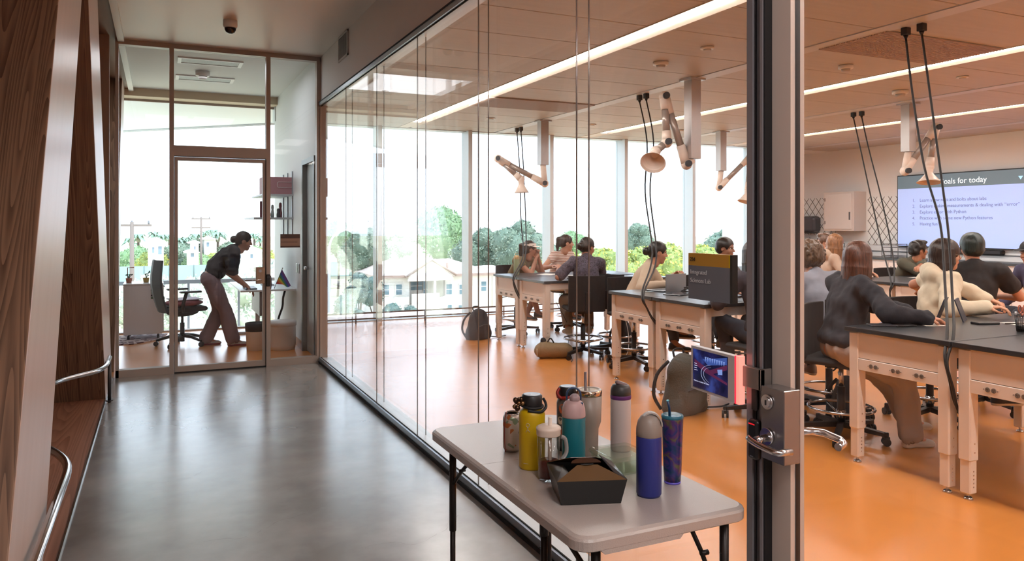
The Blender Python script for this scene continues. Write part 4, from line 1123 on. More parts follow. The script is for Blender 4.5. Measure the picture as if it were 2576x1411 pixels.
random.seed(4)
b = B()
for k in range(14):
    b.ball((-0.046 + random.uniform(-.015, .012), 0.006 + random.uniform(-.014, .012), 0.214 + random.uniform(-.018, .018)), random.uniform(.005, .011), 8, mi=k % 2)
b.obj('bell_charms', [mat('old_brass', '#8b6b4a', 0.25, 0.9), mat('dark_bronze', '#4d3a2c', 0.3, 0.9)], t, world=False)
# clear cup
t = bt('clear_tumbler', 'clear double tumbler with white lid, wide straw and red tea in it', 'tumbler', 1.125, 2.143)
M_CLR = glass_mat('clear_plastic', (0.93, 0.93, 0.92), 1.45)
lth('wall', [(0.0, 0.002), (0.030, 0.0), (0.0335, 0.004), (0.036, 0.150), (0.0345, 0.150), (0.0325, 0.01), (0.0, 0.006)], M_CLR, t)
lth('tea', [(0.0, 0.007), (0.0315, 0.008), (0.0325, 0.060), (0.0, 0.060)], mat('red_tea', '#5c120c', 0.1, trans=0.35), t)
lth('lid', [(0.037, 0.140), (0.0385, 0.143), (0.0385, 0.156), (0.040, 0.160), (0.039, 0.166), (0.030, 0.171), (0.0, 0.171)], mat('ivory_lid', '#d9c9bb', 0.35), t)
b = B(); b.cyl((0.004, 0, 0.012), (0.006, 0, 0.196), 0.0062, n=12); b.obj('straw', mat('ivory_lid', '#d9c9bb', 0.35), t, world=False)
b = B(); b.tube(smooth_path([(0.036, -0.016, 0.135), (0.050, -0.02, 0.125), (0.053, -0.022, 0.085), (0.038, -0.018, 0.062)], 5), 0.0065, 10); b.obj('handle', mat('clear_handle', '#c9c6c4', 0.15, trans=0.6), t, world=False)
# sticker bottle
t = bt('sticker_bottle', 'black steel bottle with red strap, covered in stickers, behind the teal bottle', 'bottle', 1.338, 2.400)
lth('body', [(0.0, 0.0), (0.038, 0.0), (0.040, 0.005), (0.040, 0.168), (0.036, 0.182), (0.029, 0.190)], mat('sticker_wrap', '#4d4540', 0.35, noise=(38, 0.9)), t)
lid = lth('lid', [(0.0305, 0.190), (0.032, 0.193), (0.032, 0.224), (0.030, 0.2265), (0.0, 0.227)], M_BLACK, t)
lth('lid_top', [(0.029, 0.2271), (0.025, 0.228), (0.0, 0.228)], mat('pale_lid_face', '#9fb0c2', 0.25), lid)
b = B(); b.tube([(0.036 * math.cos(a), 0.036 * math.sin(a), 0.196 + 0.006 * math.cos(a)) for a in [k * 2 * math.pi / 24 for k in range(24)]], 0.006, 6, closed=True); b.tube(smooth_path([(-0.034, 0.0, 0.222), (-0.045, -0.005, 0.206), (-0.034, -0.015, 0.190), (0.0, -0.038, 0.186)], 5), 0.006, 6); b.obj('strap', mat('red_strap', '#8e1c12', 0.5), lid, world=False)
b = B()
for (da, z, r_) in ((-0.5, 0.152, 0.016), (-0.75, 0.11, 0.013), (0.2, 0.10, 0.016), (-0.4, 0.07, 0.014)):
    pts = [onface(0.0408, da + r_ / 0.04 * math.cos(a), z + r_ * 1.1 * math.sin(a)) for a in [k * 2 * math.pi / 12 for k in range(12)]]
    b.add(pts, [list(range(12))], int(r_ * 1000) % 2)
b.obj('sticker', [mat('orange_sticker', '#b5532c', 0.4), mat('cream_sticker', '#c9b79c', 0.4)], t, world=False)
# teal bottle
t = bt('teal_bottle', 'teal bottle with a pink dome lid and dark blue carry loop', 'bottle', 1.250, 2.202)
lth('body', [(0.0, 0.0), (0.036, 0.0), (0.039, 0.006), (0.039, 0.170), (0.0375, 0.174)], mat('teal_coat', '#0f6672', 0.4), t)
lid = lth('lid', [(0.0385, 0.172), (0.0395, 0.175), (0.0393, 0.186), (0.038, 0.200), (0.033, 0.216), (0.024, 0.226), (0.0, 0.230)], mat('dusty_pink', '#b79a9a', 0.45), t)
b = B(); b.box((0, -0.008, 0.234), (0.034, 0.030, 0.030), ch=0.009, rz=-0.45); b.obj('flip_button', mat('dusty_pink_dark', '#a08c8f', 0.45), lid, world=False, bevel=0.003)
b = B(); ca, sa = math.cos(-0.45), math.sin(-0.45)
b.tube([(x * ca, x * sa, z) for (x, z) in [(-0.023, 0.215)] + [(0.023 * math.cos(a), 0.245 + 0.022 * math.sin(a)) for a in [math.pi - k * math.pi / 10 for k in range(11)]] + [(0.023, 0.215)]], 0.0035, 8); b.box((0, -0.016, 0.217), (0.046, 0.006, 0.010), rz=-0.45); b.obj('carry_loop', mat('navy_loop', '#2b4363', 0.3), lid, world=False)
# grey tumbler
t = bt('grey_tumbler', 'tall warm grey tapered tumbler with a chrome rim and straw', 'tumbler', 1.372, 2.309)
lth('body', [(0.0, 0.0), (0.030, 0.0), (0.032, 0.006), (0.034, 0.095), (0.0425, 0.118), (0.0455, 0.210)], mat('warm_grey_coat', '#8f837a', 0.4), t)
lth('rim', [(0.0456, 0.210), (0.046, 0.228), (0.043, 0.230)], mat('gold_chrome', '#cbb79f', 0.12, 1.0), t)
lth('lid', [(0.0435, 0.226), (0.0435, 0.231), (0.036, 0.232), (0.034, 0.229), (0.0, 0.229)], mat('frosted_lid', '#b9b5b0', 0.3), t)
b = B(); b.cyl((-0.012, 0.0, 0.06), (-0.014, 0.0, 0.292), 0.0048, n=12); b.obj('straw', mat('mauve_straw', '#6c5d60', 0.35), t, world=False)
# white bottle with purple ring
t = bt('white_bottle', 'tall white bottle with a dark grey lid and purple ring', 'bottle', 1.505, 2.310)
lth('body', [(0.0, 0.0), (0.034, 0.0), (0.0365, 0.006), (0.0365, 0.183), (0.036, 0.187)], mat('white_coat', '#bcb2b0', 0.4), t)
lid = lth('lid', [(0.0368, 0.198), (0.0365, 0.214), (0.034, 0.226), (0.029, 0.234), (0.0, 0.238)], mat('charcoal_lid', '#3a3838', 0.4), t)
lth('purple_ring', [(0.0368, 0.185), (0.0375, 0.187), (0.0375, 0.197), (0.0368, 0.199)], mat('purple_band', '#5b2a68', 0.4), lid)
b = B(); q = Matrix.Rotation(-0.45, 3, 'Z') @ Matrix.Rotation(0.35, 3, 'Y'); b.box((0.004, 0, 0.236), (0.050, 0.026, 0.016), M=q, ch=0.006); b.obj('flip_cover', mat('mauve_cover', '#6e5a5a', 0.4), lid, world=False, bevel=0.002)
# blue bottle
t = bt('blue_bottle', 'royal blue bottle with a grey domed flip lid, nearest the table corner', 'bottle', 1.331, 1.890)
lth('body', [(0.0, 0.0), (0.033, 0.0), (0.0375, 0.008), (0.0378, 0.176), (0.037, 0.180)], mat('royal_blue_coat', '#26307f', 0.42), t)
lid = lth('lid', [(0.0372, 0.178), (0.0382, 0.180), (0.0382, 0.193), (0.0375, 0.203), (0.033, 0.222), (0.024, 0.236), (0.012, 0.241), (0.0, 0.242)], mat('grey_lid', '#8b8079', 0.42), t)
b = B(); q = Matrix.Rotation(-0.46, 3, 'Z')
vs = []
for k in range(13):
    a = math.pi * 0.97 * k / 12
    for (s_, w) in ((1.0, -0.012), (1.0, 0.012)):
        p = q @ Vector((0.034 * math.cos(a) + 0.006, w, 0.208 + 0.041 * math.sin(a))); vs.append((p.x, p.y, p.z))
b.add(vs, [(2 * k, 2 * k + 1, 2 * k + 3, 2 * k + 2) for k in range(12)])
o = b.obj('flip_handle', mat('pale_grey_handle', '#a7a09c', 0.4), lid, world=False); md = o.modifiers.new('solid', 'SOLIDIFY'); md.thickness = 0.004
# purple tumbler
t = bt('purple_tumbler', 'iridescent purple and teal tumbler with a teal lid and straw', 'tumbler', 1.462, 1.950)
def irid():
    m = mat('iridescent_print', '#4b3f78', 0.2, 0.3); tr = m.node_tree; bs = tr.nodes['Principled BSDF']
    co = tr.nodes.new('ShaderNodeTexCoord'); n = tr.nodes.new('ShaderNodeTexNoise'); n.inputs['Scale'].default_value = 22; n.inputs['Detail'].default_value = 2; n.inputs['Distortion'].default_value = 1.5
    tr.links.new(co.outputs['Object'], n.inputs['Vector']); r = tr.nodes.new('ShaderNodeValToRGB'); e = r.color_ramp.elements
    e[0].position = 0.32; e[0].color = srgb('#143f5e'); e[1].position = 0.72; e[1].color = srgb('#8a5a6e'); a = e.new(0.45); a.color = srgb('#3b3a7c'); c_ = e.new(0.55); c_.color = srgb('#5e3a72'); d_ = e.new(0.63); d_.color = srgb('#66644a')
    tr.links.new(n.outputs['Fac'], r.inputs[0]); tr.links.new(r.outputs[0], bs.inputs['Base Color']); return m
lth('body', [(0.0, 0.006), (0.0255, 0.006), (0.028, 0.04), (0.0335, 0.200), (0.0335, 0.204)], irid(), t)
lth('base_ring', [(0.0, 0.0), (0.0245, 0.0), (0.026, 0.003), (0.0258, 0.007)], mat('violet_base', '#6a5fd0', 0.3), t)
lth('lid', [(0.034, 0.203), (0.0348, 0.205), (0.0348, 0.211), (0.032, 0.214), (0.026, 0.211), (0.0, 0.212)], mat('teal_lid', '#2f6f86', 0.25), t)
b = B(); b.tube([(-0.010, 0.0, 0.20), (-0.012, 0, 0.235), (-0.018, 0.0, 0.258)], 0.0042, 8); b.obj('straw', mat('navy_straw', '#15375c', 0.3), t, world=False)
b = B(); b.cyl((-0.0178, 0.0, 0.2575), (-0.0185, 0.0, 0.2605), 0.0046, n=10); b.obj('straw_tip', mat('cyan_tip', '#68c7d8', 0.3), t, world=False)
# black takeaway box
t = bt('takeaway_box', 'black card takeaway box with folded tab lid on the table', 'box', 1.14, 1.97)
bx = [(1.052, 1.925), (1.218, 1.868), (1.262, 2.012), (1.100, 2.072)]
cxb = sum(p[0] for p in bx) / 4; cyb = sum(p[1] for p in bx) / 4
BZ = 0.072
top = [(cxb + (p[0] - cxb) * 1.17, cyb + (p[1] - cyb) * 1.17) for p in bx]
b = B(); v = [(p[0], p[1], TZ + 0.001) for p in bx] + [(p[0], p[1], TZ + BZ) for p in top]
b.add(v, [(3, 2, 1, 0)] + [(i, (i + 1) % 4, 4 + (i + 1) % 4, 4 + i) for i in range(4)])
o = b.obj('tray', mat('black_card', '#080707', 0.30), t); md = o.modifiers.new('solid', 'SOLIDIFY'); md.thickness = 0.0012
M_LIT_CARD = mat('lit_gloss_card', '#5f4830', 0.25)  # tan reflected light on the lid flaps, painted into the card colour
def flap(pts, m=M_LIT_CARD, nm='flap'):
    b = B(); b.add([(p[0], p[1], TZ + p[2]) for p in pts], [list(range(len(pts)))]); o = b.obj(nm, m, t); md = o.modifiers.new('solid', 'SOLIDIFY'); md.thickness = 0.0012; return o
T = [Vector((p[0], p[1], BZ)) for p in top]
mid = (T[0] + T[1] + T[2] + T[3]) / 4
flap([T[0], T[1], T[1].lerp(mid, 0.70) + Vector((0, 0, 0.026)), T[0].lerp(mid, 0.70) + Vector((0, 0, 0.026))])
flap([T[3], T[2], T[2].lerp(mid, 0.62) + Vector((0, 0, 0.030)), T[3].lerp(mid, 0.62) + Vector((0, 0, 0.030))])
flap([T[0], T[3], (T[3].lerp(mid, 0.45)) + Vector((0, 0, 0.008)), (T[0].lerp(mid, 0.45)) + Vector((0, 0, 0.004))], mat('black_card', '#080707', 0.30))
flap([T[1], T[2], (T[2].lerp(mid, 0.5)) + Vector((0, 0, 0.034)), (T[1].lerp(mid, 0.30)) + Vector((0, 0, 0.012))], mat('black_card_shiny', '#1a2530', 0.12))
b = B(); mm = mid + Vector((0, 0, TZ + 0.0285)); e = (T[1] - T[0]).normalized(); g = Vector((-e.y, e.x, 0))
pts = [tuple(mm + e * (0.045 * math.cos(a)) + g * (-0.012 + 0.018 * math.sin(a)) + Vector((0, 0, 0.010 * math.sin(a)))) for a in [math.pi * k / 12 for k in range(13)]]
b.add(pts, [list(range(13))]); o = b.obj('tab', mat('brown_card', '#3a2418', 0.3), t); md = o.modifiers.new('solid', 'SOLIDIFY'); md.thickness = 0.0012
b = B(); pts = [tuple(mm + e * (0.020 * math.cos(a)) + g * (-0.024 - 0.010 * math.sin(a)) + Vector((0, 0, 0.0005))) for a in [math.pi * k / 10 for k in range(11)]]
b.add(pts, [list(range(11))]); b.obj('slot', M_DARK, t)
# green glass container
t = bt('glass_container', 'square pale green glass food container with a clear lid behind the black box', 'container', 1.385, 2.130)
q = Matrix.Rotation(math.radians(-3), 3, 'Z')
b = B()
def sq(w, z, r=0.02): return [tuple(Vector((p[0] + 1.385, p[1] + 2.130, TZ + z))) for p in rrect(-w, w, -w, w, r, 5)]
rings = [sq(0.062, 0.001), sq(0.070, 0.012), sq(0.078, 0.050, 0.022), sq(0.0765, 0.050, 0.022), sq(0.068, 0.014), sq(0.060, 0.006)]
n = len(rings[0]); vs = [p for r_ in rings for p in r_]; fs = [list(range(n))[::-1], [5 * n + i for i in range(n)]]
for k in range(5):
    for i in range(n): fs.append([k * n + i, k * n + (i + 1) % n, (k + 1) * n + (i + 1) % n, (k + 1) * n + i])
b.add(vs, fs); b.obj('dish', glass_mat('green_glass', (0.87, 0.92, 0.87), 1.5, 0.05, 1.3), t)
b = B(); rounded_slab(b, 1.385 - 0.082, 1.385 + 0.082, 2.130 - 0.082, 2.130 + 0.082, 0.024, [(TZ + 0.051, 0.0), (TZ + 0.058, 0.001), (TZ + 0.062, 0.010), (TZ + 0.059, 0.018)]); b.obj('lid', glass_mat('green_lid', (0.90, 0.94, 0.90), 1.5, 0.08, 1.5), t)

# ------------------------------------------------------------------ people
# implicit surfaces (capsules and ellipsoids blended smoothly) meshed with surface nets
class Field:
    def __init__(s, lo, hi, h):
        s.h = h; s.lo = np.array(lo, float) - 2 * h
        s.n = np.ceil((np.array(hi, float) + 2 * h - s.lo) / h).astype(int) + 1
        s.F = np.full(s.n, 1.0, np.float32)
    def sub(s, lo, hi):
        a = np.clip(np.floor((np.array(lo) - s.lo) / s.h).astype(int), 0, s.n)
        b = np.clip(np.ceil((np.array(hi) - s.lo) / s.h).astype(int) + 1, 0, s.n)
        if np.any(b <= a): return None
        sl = tuple(slice(int(i), int(j)) for i, j in zip(a, b))
        g = [(np.arange(i, j) * s.h + s.lo[k]).astype(np.float32) for k, (i, j) in enumerate(zip(a, b))]
        return sl, np.meshgrid(*g, indexing='ij')
    def blend(s, sl, d, k, neg=False):
        f = s.F[sl]
        if neg:
            s.F[sl] = np.maximum(f, -d); return
        hh = np.clip(0.5 + 0.5 * (f - d) / k, 0, 1)
        s.F[sl] = f * (1 - hh) + d * hh - k * hh * (1 - hh)
    def cap(s, a, b, ra, rb=None, k=0.02, neg=False):
        rb = ra if rb is None else rb
        a = np.array(a, float); b = np.array(b, float); R = max(ra, rb) + k + 0.03
        r = s.sub(np.minimum(a, b) - R, np.maximum(a, b) + R)
        if r is None: return s
        sl, (X, Y, Z) = r
        ab = b - a; L = float(ab @ ab) + 1e-12
        t = np.clip(((X - a[0]) * ab[0] + (Y - a[1]) * ab[1] + (Z - a[2]) * ab[2]) / L, 0, 1)
        d = np.sqrt((X - a[0] - t * ab[0]) ** 2 + (Y - a[1] - t * ab[1]) ** 2 + (Z - a[2] - t * ab[2]) ** 2) - (ra + (rb - ra) * t)
        s.blend(sl, d, k, neg); return s
    def ell(s, c, rad, R=None, k=0.02, neg=False):
        c = np.array(c, float); m = max(rad) + k + 0.03
        r = s.sub(c - m, c + m)
        if r is None: return s
        sl, (X, Y, Z) = r
        x, y, z = X - c[0], Y - c[1], Z - c[2]
        if R is not None:
            R = np.array(R)          # columns are the ellipsoid's axes
            x, y, z = (x * R[0, 0] + y * R[1, 0] + z * R[2, 0], x * R[0, 1] + y * R[1, 1] + z * R[2, 1], x * R[0, 2] + y * R[1, 2] + z * R[2, 2])
        k0 = np.sqrt((x / rad[0]) ** 2 + (y / rad[1]) ** 2 + (z / rad[2]) ** 2)
        k1 = np.sqrt((x / rad[0] ** 2) ** 2 + (y / rad[1] ** 2) ** 2 + (z / rad[2] ** 2) ** 2) + 1e-9
        s.blend(sl, k0 * (k0 - 1) / k1, k, neg); return s
    def noise(s, amp, freq, seed=0, aniso=(1, 1, 1)):
        rng = np.random.RandomState(seed)
        g = [(np.arange(s.n[k]) * s.h + s.lo[k]).astype(np.float32) for k in range(3)]
        X, Y, Z = np.meshgrid(*g, indexing='ij')
        m = np.abs(s.F) < 0.05
        x, y, z = X[m], Y[m], Z[m]; v = np.zeros_like(x)
        for o in range(7):
            w = rng.normal(size=3); w = w / np.linalg.norm(w) * freq * (1 + 0.35 * o) * np.array(aniso)
            v += np.sin(x * w[0] + y * w[1] + z * w[2] + rng.uniform(0, 6.28)) / (1 + 0.4 * o)
        s.F[m] += (amp * v / 2.5).astype(np.float32); return s
    def mesh(s):
        F = s.F; S = F < 0
        n = np.array(F.shape) - 1
        c = np.zeros(tuple(n), np.int8)
        offs = [(i, j, k) for i in (0, 1) for j in (0, 1) for k in (0, 1)]
        for (i, j, k) in offs:
            c += S[i:i + n[0], j:j + n[1], k:k + n[2]]
        act = np.argwhere((c > 0) & (c < 8))
        if len(act) == 0: return np.zeros((0, 3)), np.zeros((0, 4), int)
        idx = np.full(tuple(n), -1, np.int64); idx[act[:, 0], act[:, 1], act[:, 2]] = np.arange(len(act))
        V = np.zeros((len(act), 8), np.float32)
        for q, (i, j, k) in enumerate(offs): V[:, q] = F[act[:, 0] + i, act[:, 1] + j, act[:, 2] + k]
        P = np.zeros((len(act), 3)); cnt = np.zeros(len(act))
        for q, a in enumerate(offs):
            for ax in range(3):
                if a[ax] == 0:
                    b = list(a); b[ax] = 1; r = offs.index(tuple(b))
                    fa, fb = V[:, q], V[:, r]; m = (fa < 0) != (fb < 0)
                    t = np.where(m, fa / np.where(np.abs(fa - fb) < 1e-12, 1, fa - fb), 0)
                    p = np.tile(np.array(a, float), (len(act), 1)); p[:, ax] += t
                    P[m] += p[m]; cnt[m] += 1
        P = P / cnt[:, None] + act
        verts = P * s.h + s.lo
        quads = []
        for ax in range(3):
            u, w = (ax + 1) % 3, (ax + 2) % 3
            sl0 = [slice(None)] * 3; sl1 = [slice(None)] * 3
            sl0[ax] = slice(0, -1); sl1[ax] = slice(1, None)
            A, Bq = S[tuple(sl0)], S[tuple(sl1)]
            e = np.argwhere(A != Bq)
            ok = (e[:, u] > 0) & (e[:, w] > 0) & (e[:, u] < n[u]) & (e[:, w] < n[w]) & (e[:, ax] < n[ax])
            e = e[ok]; fl = A[e[:, 0], e[:, 1], e[:, 2]]
            def I(du, dw):
                q = e.copy(); q[:, u] += du; q[:, w] += dw; return idx[q[:, 0], q[:, 1], q[:, 2]]
            a, b_, c_, d_ = I(-1, -1), I(0, -1), I(0, 0), I(-1, 0)
            Q = np.stack([a, b_, c_, d_], 1); Q[~fl] = Q[~fl][:, ::-1]
            quads.append(Q)
        return verts, np.concatenate(quads)

def np_mesh(name, parts, mats):
    """parts: list of (verts, quads, material index or per-face array)"""
    V, Q, MI = [], [], []; o = 0
    for (v, q, mi) in parts:
        V.append(v); Q.append(q + o); o += len(v)
        MI.append(np.full(len(q), mi) if np.isscalar(mi) else mi)
    V = np.concatenate(V); Q = np.concatenate(Q); MI = np.concatenate(MI)
    me = bpy.data.meshes.new(name)
    me.vertices.add(len(V)); me.vertices.foreach_set('co', V.astype(np.float32).ravel())
    me.loops.add(len(Q) * 4); me.loops.foreach_set('vertex_index', Q.astype(np.int32).ravel())
    me.polygons.add(len(Q)); me.polygons.foreach_set('loop_start', np.arange(len(Q), dtype=np.int32) * 4)
    for m in mats: me.materials.append(m)
    me.update(calc_edges=True); me.validate()
    me.polygons.foreach_set('use_smooth', np.ones(len(me.polygons), bool))
    if len(me.polygons) == len(MI): me.polygons.foreach_set('material_index', MI.astype(np.int32))
    me.update(); return me

def ik(a, c, l1, l2, hint):
    """middle joint of a two-bone chain"""
    a = Vector(a); c = Vector(c); d = c - a; L = min(d.length, (l1 + l2) * 0.995)
    dn = d.normalized(); c2 = a + dn * L
    x = (l1 * l1 - l2 * l2 + L * L) / (2 * L); hgt = math.sqrt(max(l1 * l1 - x * x, 0))
    hv = Vector(hint); hv = (hv - dn * hv.dot(dn)); hv.normalize()
    return a + dn * x + hv * hgt, c2

def hand_parts(wrist, elbow, palm_n, curl, mirror, sc=1.0, reach=None):
    """palm, four unequal bent fingers and a thumb; fine grid"""
    w = Vector(wrist); fw = Vector(reach) if reach is not None else (w - Vector(elbow)); fw.normalize()
    pn = Vector(palm_n); pn = (pn - fw * pn.dot(fw)).normalized()
    side = fw.cross(pn).normalized() * (1 if mirror else -1)      # towards the thumb
    f = Field(np.array(w) - 0.19, np.array(w) + 0.19, 0.0042)
    def P(a, b, c): return tuple(w + fw * a * sc + side * b * sc + pn * c * sc)
    f.cap(P(-0.03, 0, 0), P(0.02, 0, 0), 0.021 * sc, 0.022 * sc, 0.01)
    R = np.array([[fw.x, side.x, pn.x], [fw.y, side.y, pn.y], [fw.z, side.z, pn.z]])
    f.ell(P(0.05, 0, 0), (0.046 * sc, 0.037 * sc, 0.015 * sc), R, 0.012)
    for i, (off, l) in enumerate(((0.027, 0.036), (0.009, 0.040), (-0.009, 0.037), (-0.026, 0.029))):
        p = Vector((0.085 - abs(off) * 0.15, off, 0.0)); ang = curl * 0.5; r = 0.0086
        prev = p
        for j, q in enumerate((1.0, 0.68, 0.55)):
            nx = prev + Vector((math.cos(ang), off * 0.1, math.sin(ang))) * l * q
            f.cap(P(*prev), P(*nx), r * sc, (r - 0.0007) * sc, 0.003); prev = nx; ang += curl * 0.55; r -= 0.0008
    t0 = (0.018, 0.026, 0.004); t1 = (0.046, 0.050, 0.012 + 0.01 * curl); t2 = (0.070, 0.050 - 0.02 * curl, 0.022 + 0.015 * curl); t3 = (0.088, 0.040 - 0.02 * curl, 0.028 + 0.015 * curl)
    f.cap(P(*t0), P(*t1), 0.013 * sc, 0.010 * sc, 0.006); f.cap(P(*t1), P(*t2), 0.010 * sc, 0.009 * sc, 0.004); f.cap(P(*t2), P(*t3), 0.009 * sc, 0.0075 * sc, 0.003)
    return f.mesh()

def rotm(yaw, pitch, roll=0):
    return Matrix.Rotation(yaw, 3, 'Z') @ Matrix.Rotation(-pitch, 3, 'X') @ Matrix.Rotation(roll, 3, 'Y')

def hair_mat(c):
    if 'hair_' + c in MATS: return MATS['hair_' + c]
    m = mat('hair_' + c, c, 0.38); tr = m.node_tree; bs = tr.nodes['Principled BSDF']; k = srgb(c)
    co = tr.nodes.new('ShaderNodeTexCoord'); mp = tr.nodes.new('ShaderNodeMapping'); mp.inputs['Scale'].default_value = (1, 1, 0.08)
    tr.links.new(co.outputs['Object'], mp.inputs[0])
    n = tr.nodes.new('ShaderNodeTexNoise'); n.inputs['Scale'].default_value = 130; n.inputs['Detail'].default_value = 3
    tr.links.new(mp.outputs[0], n.inputs['Vector']); r = tr.nodes.new('ShaderNodeValToRGB')
    r.color_ramp.elements[0].position = 0.35; r.color_ramp.elements[0].color = (k[0] * .55, k[1] * .55, k[2] * .55, 1)
    r.color_ramp.elements[1].position = 0.68; r.color_ramp.elements[1].color = (min(1, k[0] * 1.7), min(1, k[1] * 1.7), min(1, k[2] * 1.7), 1)
    tr.links.new(n.outputs['Fac'], r.inputs[0]); tr.links.new(r.outputs[0], bs.inputs['Base Color'])
    bp = tr.nodes.new('ShaderNodeBump'); bp.inputs['Strength'].default_value = 0.5; bp.inputs['Distance'].default_value = 0.004
    tr.links.new(n.outputs['Fac'], bp.inputs['Height']); tr.links.new(bp.outputs[0], bs.inputs['Normal'])
    return m

def person(lab, loc, face, skin, top, bottom, hair, shoe='#2a2a2c', hip=0.66, lean=0.0, side=0.0, twist=0.0, head=(0, 0, 0), rh=None, lh=None, rf=None, lf=None,
           sleeve='short', legs='long', male=False, sc=1.0, grid=0.0105, extra=None, loose=1.0, standing=False, curl=(0.9, 0.9), palm=((0, 0, -1), (0, 0, -1)), sole=None, topm=None, hood=False, elbows=((0.6, -0.5, -0.6), (-0.6, -0.5, -0.6)), knees=((0.1, 1, 0.3), (-0.1, 1, 0.3)), neckline=0.062):
    """face: heading in degrees, 0 looks along +y. Local frame: +y ahead, +x the person's right. Hands and feet are given in world metres."""
    t = thing('person', lab, 'person', (loc[0], loc[1], 0), math.radians(face))
    inv = wm(t).inverted()
    W = lambda p: tuple(inv @ Vector(p))
    mS = mat('skin_' + skin, skin, 0.5); mT = topm or mat('cloth_' + top, top, 0.85, bump=(14, 0.25)); mB = mat('cloth_' + bottom, bottom, 0.85, bump=(14, 0.25)); mH = hair_mat(hair[1])
    P0 = Vector((0, 0, hip))
    R = Matrix.Rotation(twist, 3, 'Z') @ Matrix.Rotation(-lean, 3, 'X') @ Matrix.Rotation(side, 3, 'Y')
    R2 = Matrix.Rotation(twist * 0.5, 3, 'Z') @ Matrix.Rotation(-lean * 0.6, 3, 'X') @ Matrix.Rotation(side * .5, 3, 'Y')
    waist = P0 + R2 @ Vector((0, 0, 0.15 * sc)); chest = waist + R @ Vector((0, 0.0, 0.16 * sc)); neck = waist + R @ Vector((0, -0.01, 0.335 * sc))
    shw = (0.185 if male else 0.162) * sc
    S = [waist + R @ Vector((sg * shw, -0.005, 0.29 * sc)) for sg in (1, -1)]
    hy, hp, hr = head
    HR = Matrix.Rotation(twist * 0.6 + hy, 3, 'Z') @ Matrix.Rotation(-hp, 3, 'X') @ Matrix.Rotation(hr, 3, 'Y')
    hb = neck + (R @ Vector((0, 0.025, 0.075 * sc)))
    hc = hb + HR @ Vector((0, 0.015, 0.075))
    Hn = lambda x, y, z: tuple(hc + HR @ Vector((x, y, z)))
    HRn = np.array(HR)
    Rn = np.array(R); R2n = np.array(R2)
    # limbs
    ua, fa = 0.275 * sc, 0.245 * sc
    tgt = []
    for k, (h_, sg) in enumerate(((rh, 1), (lh, -1))):
        tgt.append(Vector(W(h_)) if h_ is not None else P0 + Vector((sg * 0.17, 0.32, 0.12)))
    E = []
    for k in range(2):
        e, w_ = ik(S[k], tgt[k], ua, fa, elbows[k]); E.append((e, w_))
    hips = [P0 + Vector((sg * 0.088 * sc, 0, -0.02)) for sg in (1, -1)]
    th, sh = 0.41 * sc, 0.40 * sc
    fts = []
    for k, (f_, sg) in enumerate(((rf, 1), (lf, -1))):
        fts.append(Vector(W(f_)) if f_ is not None else Vector((sg * 0.10, 0.32, 0.25)))
    K = []
    for k in range(2):
        kn, an = ik(hips[k], fts[k] + Vector((0, 0, 0.075)), th, sh, knees[k]); K.append((kn, an))
    allp = [P0, neck, chest] + S + [p for e in E for p in e] + [p for e in K for p in e]
    lo = np.min([np.array(p) for p in allp], 0) - 0.17; hi = np.max([np.array(p) for p in allp], 0) + 0.17
    # body
    f = Field(lo, hi, grid)
    w_ = 1.1 if male else 1.0
    f.ell(P0 + Vector((0, 0, 0.0)), (0.150 * sc, 0.105 * sc, 0.11 * sc), R2n, 0.04)
    f.ell(waist, (0.118 * sc * w_, 0.088 * sc, 0.13 * sc), R2n, 0.05); f.ell(chest, (0.138 * sc * w_, 0.098 * sc, 0.155 * sc), Rn, 0.05)
    f.cap(S[0] * 0.9 + neck * 0.1, S[1] * 0.9 + neck * 0.1, 0.052 * sc, k=0.04); f.cap(chest + R @ Vector((0, 0, .1)), hb, 0.053 * sc, 0.048, 0.035)
    for k in range(2):
        f.cap(S[k], E[k][0], 0.046 * sc * w_, 0.036 * sc, 0.025); f.cap(E[k][0], E[k][1], 0.037 * sc, 0.024 * sc, 0.015)
        f.cap(hips[k], K[k][0], 0.080 * sc, 0.054 * sc, 0.03); f.cap(K[k][0], K[k][1], 0.054 * sc, 0.034 * sc, 0.02)
        f.cap(K[k][1], K[k][1] + Vector((0, 0.11, -0.045)), 0.032, 0.025, 0.02)
    parts = [(*f.mesh(), 0)]
    # head, finer
    g = Field(np.array(hc) - 0.17, np.array(hc) + 0.17, 0.0058)
    g.ell(Hn(0, -0.008, 0.030), (0.073, 0.092, 0.083), HRn, 0.03); g.ell(Hn(0, 0.022, -0.035), (0.056, 0.066, 0.075), HRn, 0.03)
    g.cap(Hn(0, 0.055, -0.088), Hn(0, 0.062, -0.092), 0.022, k=0.03); g.cap(tuple(hb - (HR @ Vector((0, 0, 0.05)))), Hn(0, -0.02, -0.02), 0.048 * (1.1 if male else 1), 0.05, 0.02)
    for sg in (-1, 1):
        g.ell(Hn(sg * 0.030, 0.080, 0.004), (0.019, 0.014, 0.012), HRn, neg=True)                      # sockets
        g.cap(Hn(sg * 0.018, 0.084, 0.022), Hn(sg * 0.046, 0.072, 0.020), 0.008, k=0.012)            # brow ridge
        g.ell(Hn(sg * 0.073, -0.004, -0.004), (0.008, 0.018, 0.030), HRn, 0.008); g.ell(Hn(sg * 0.079, 0.002, -0.002), (0.004, 0.009, 0.017), HRn, neg=True)
        g.ell(Hn(sg * 0.036, 0.062, -0.030), (0.022, 0.018, 0.022), HRn, 0.02)                        # cheeks
    g.cap(Hn(0, 0.086, 0.010), Hn(0, 0.105, -0.022), 0.0075, 0.011, 0.012); g.ell(Hn(0.011, 0.098, -0.027), (0.008, 0.009, 0.007), HRn, 0.006); g.ell(Hn(-0.011, 0.098, -0.027), (0.008, 0.009, 0.007), HRn, 0.006)
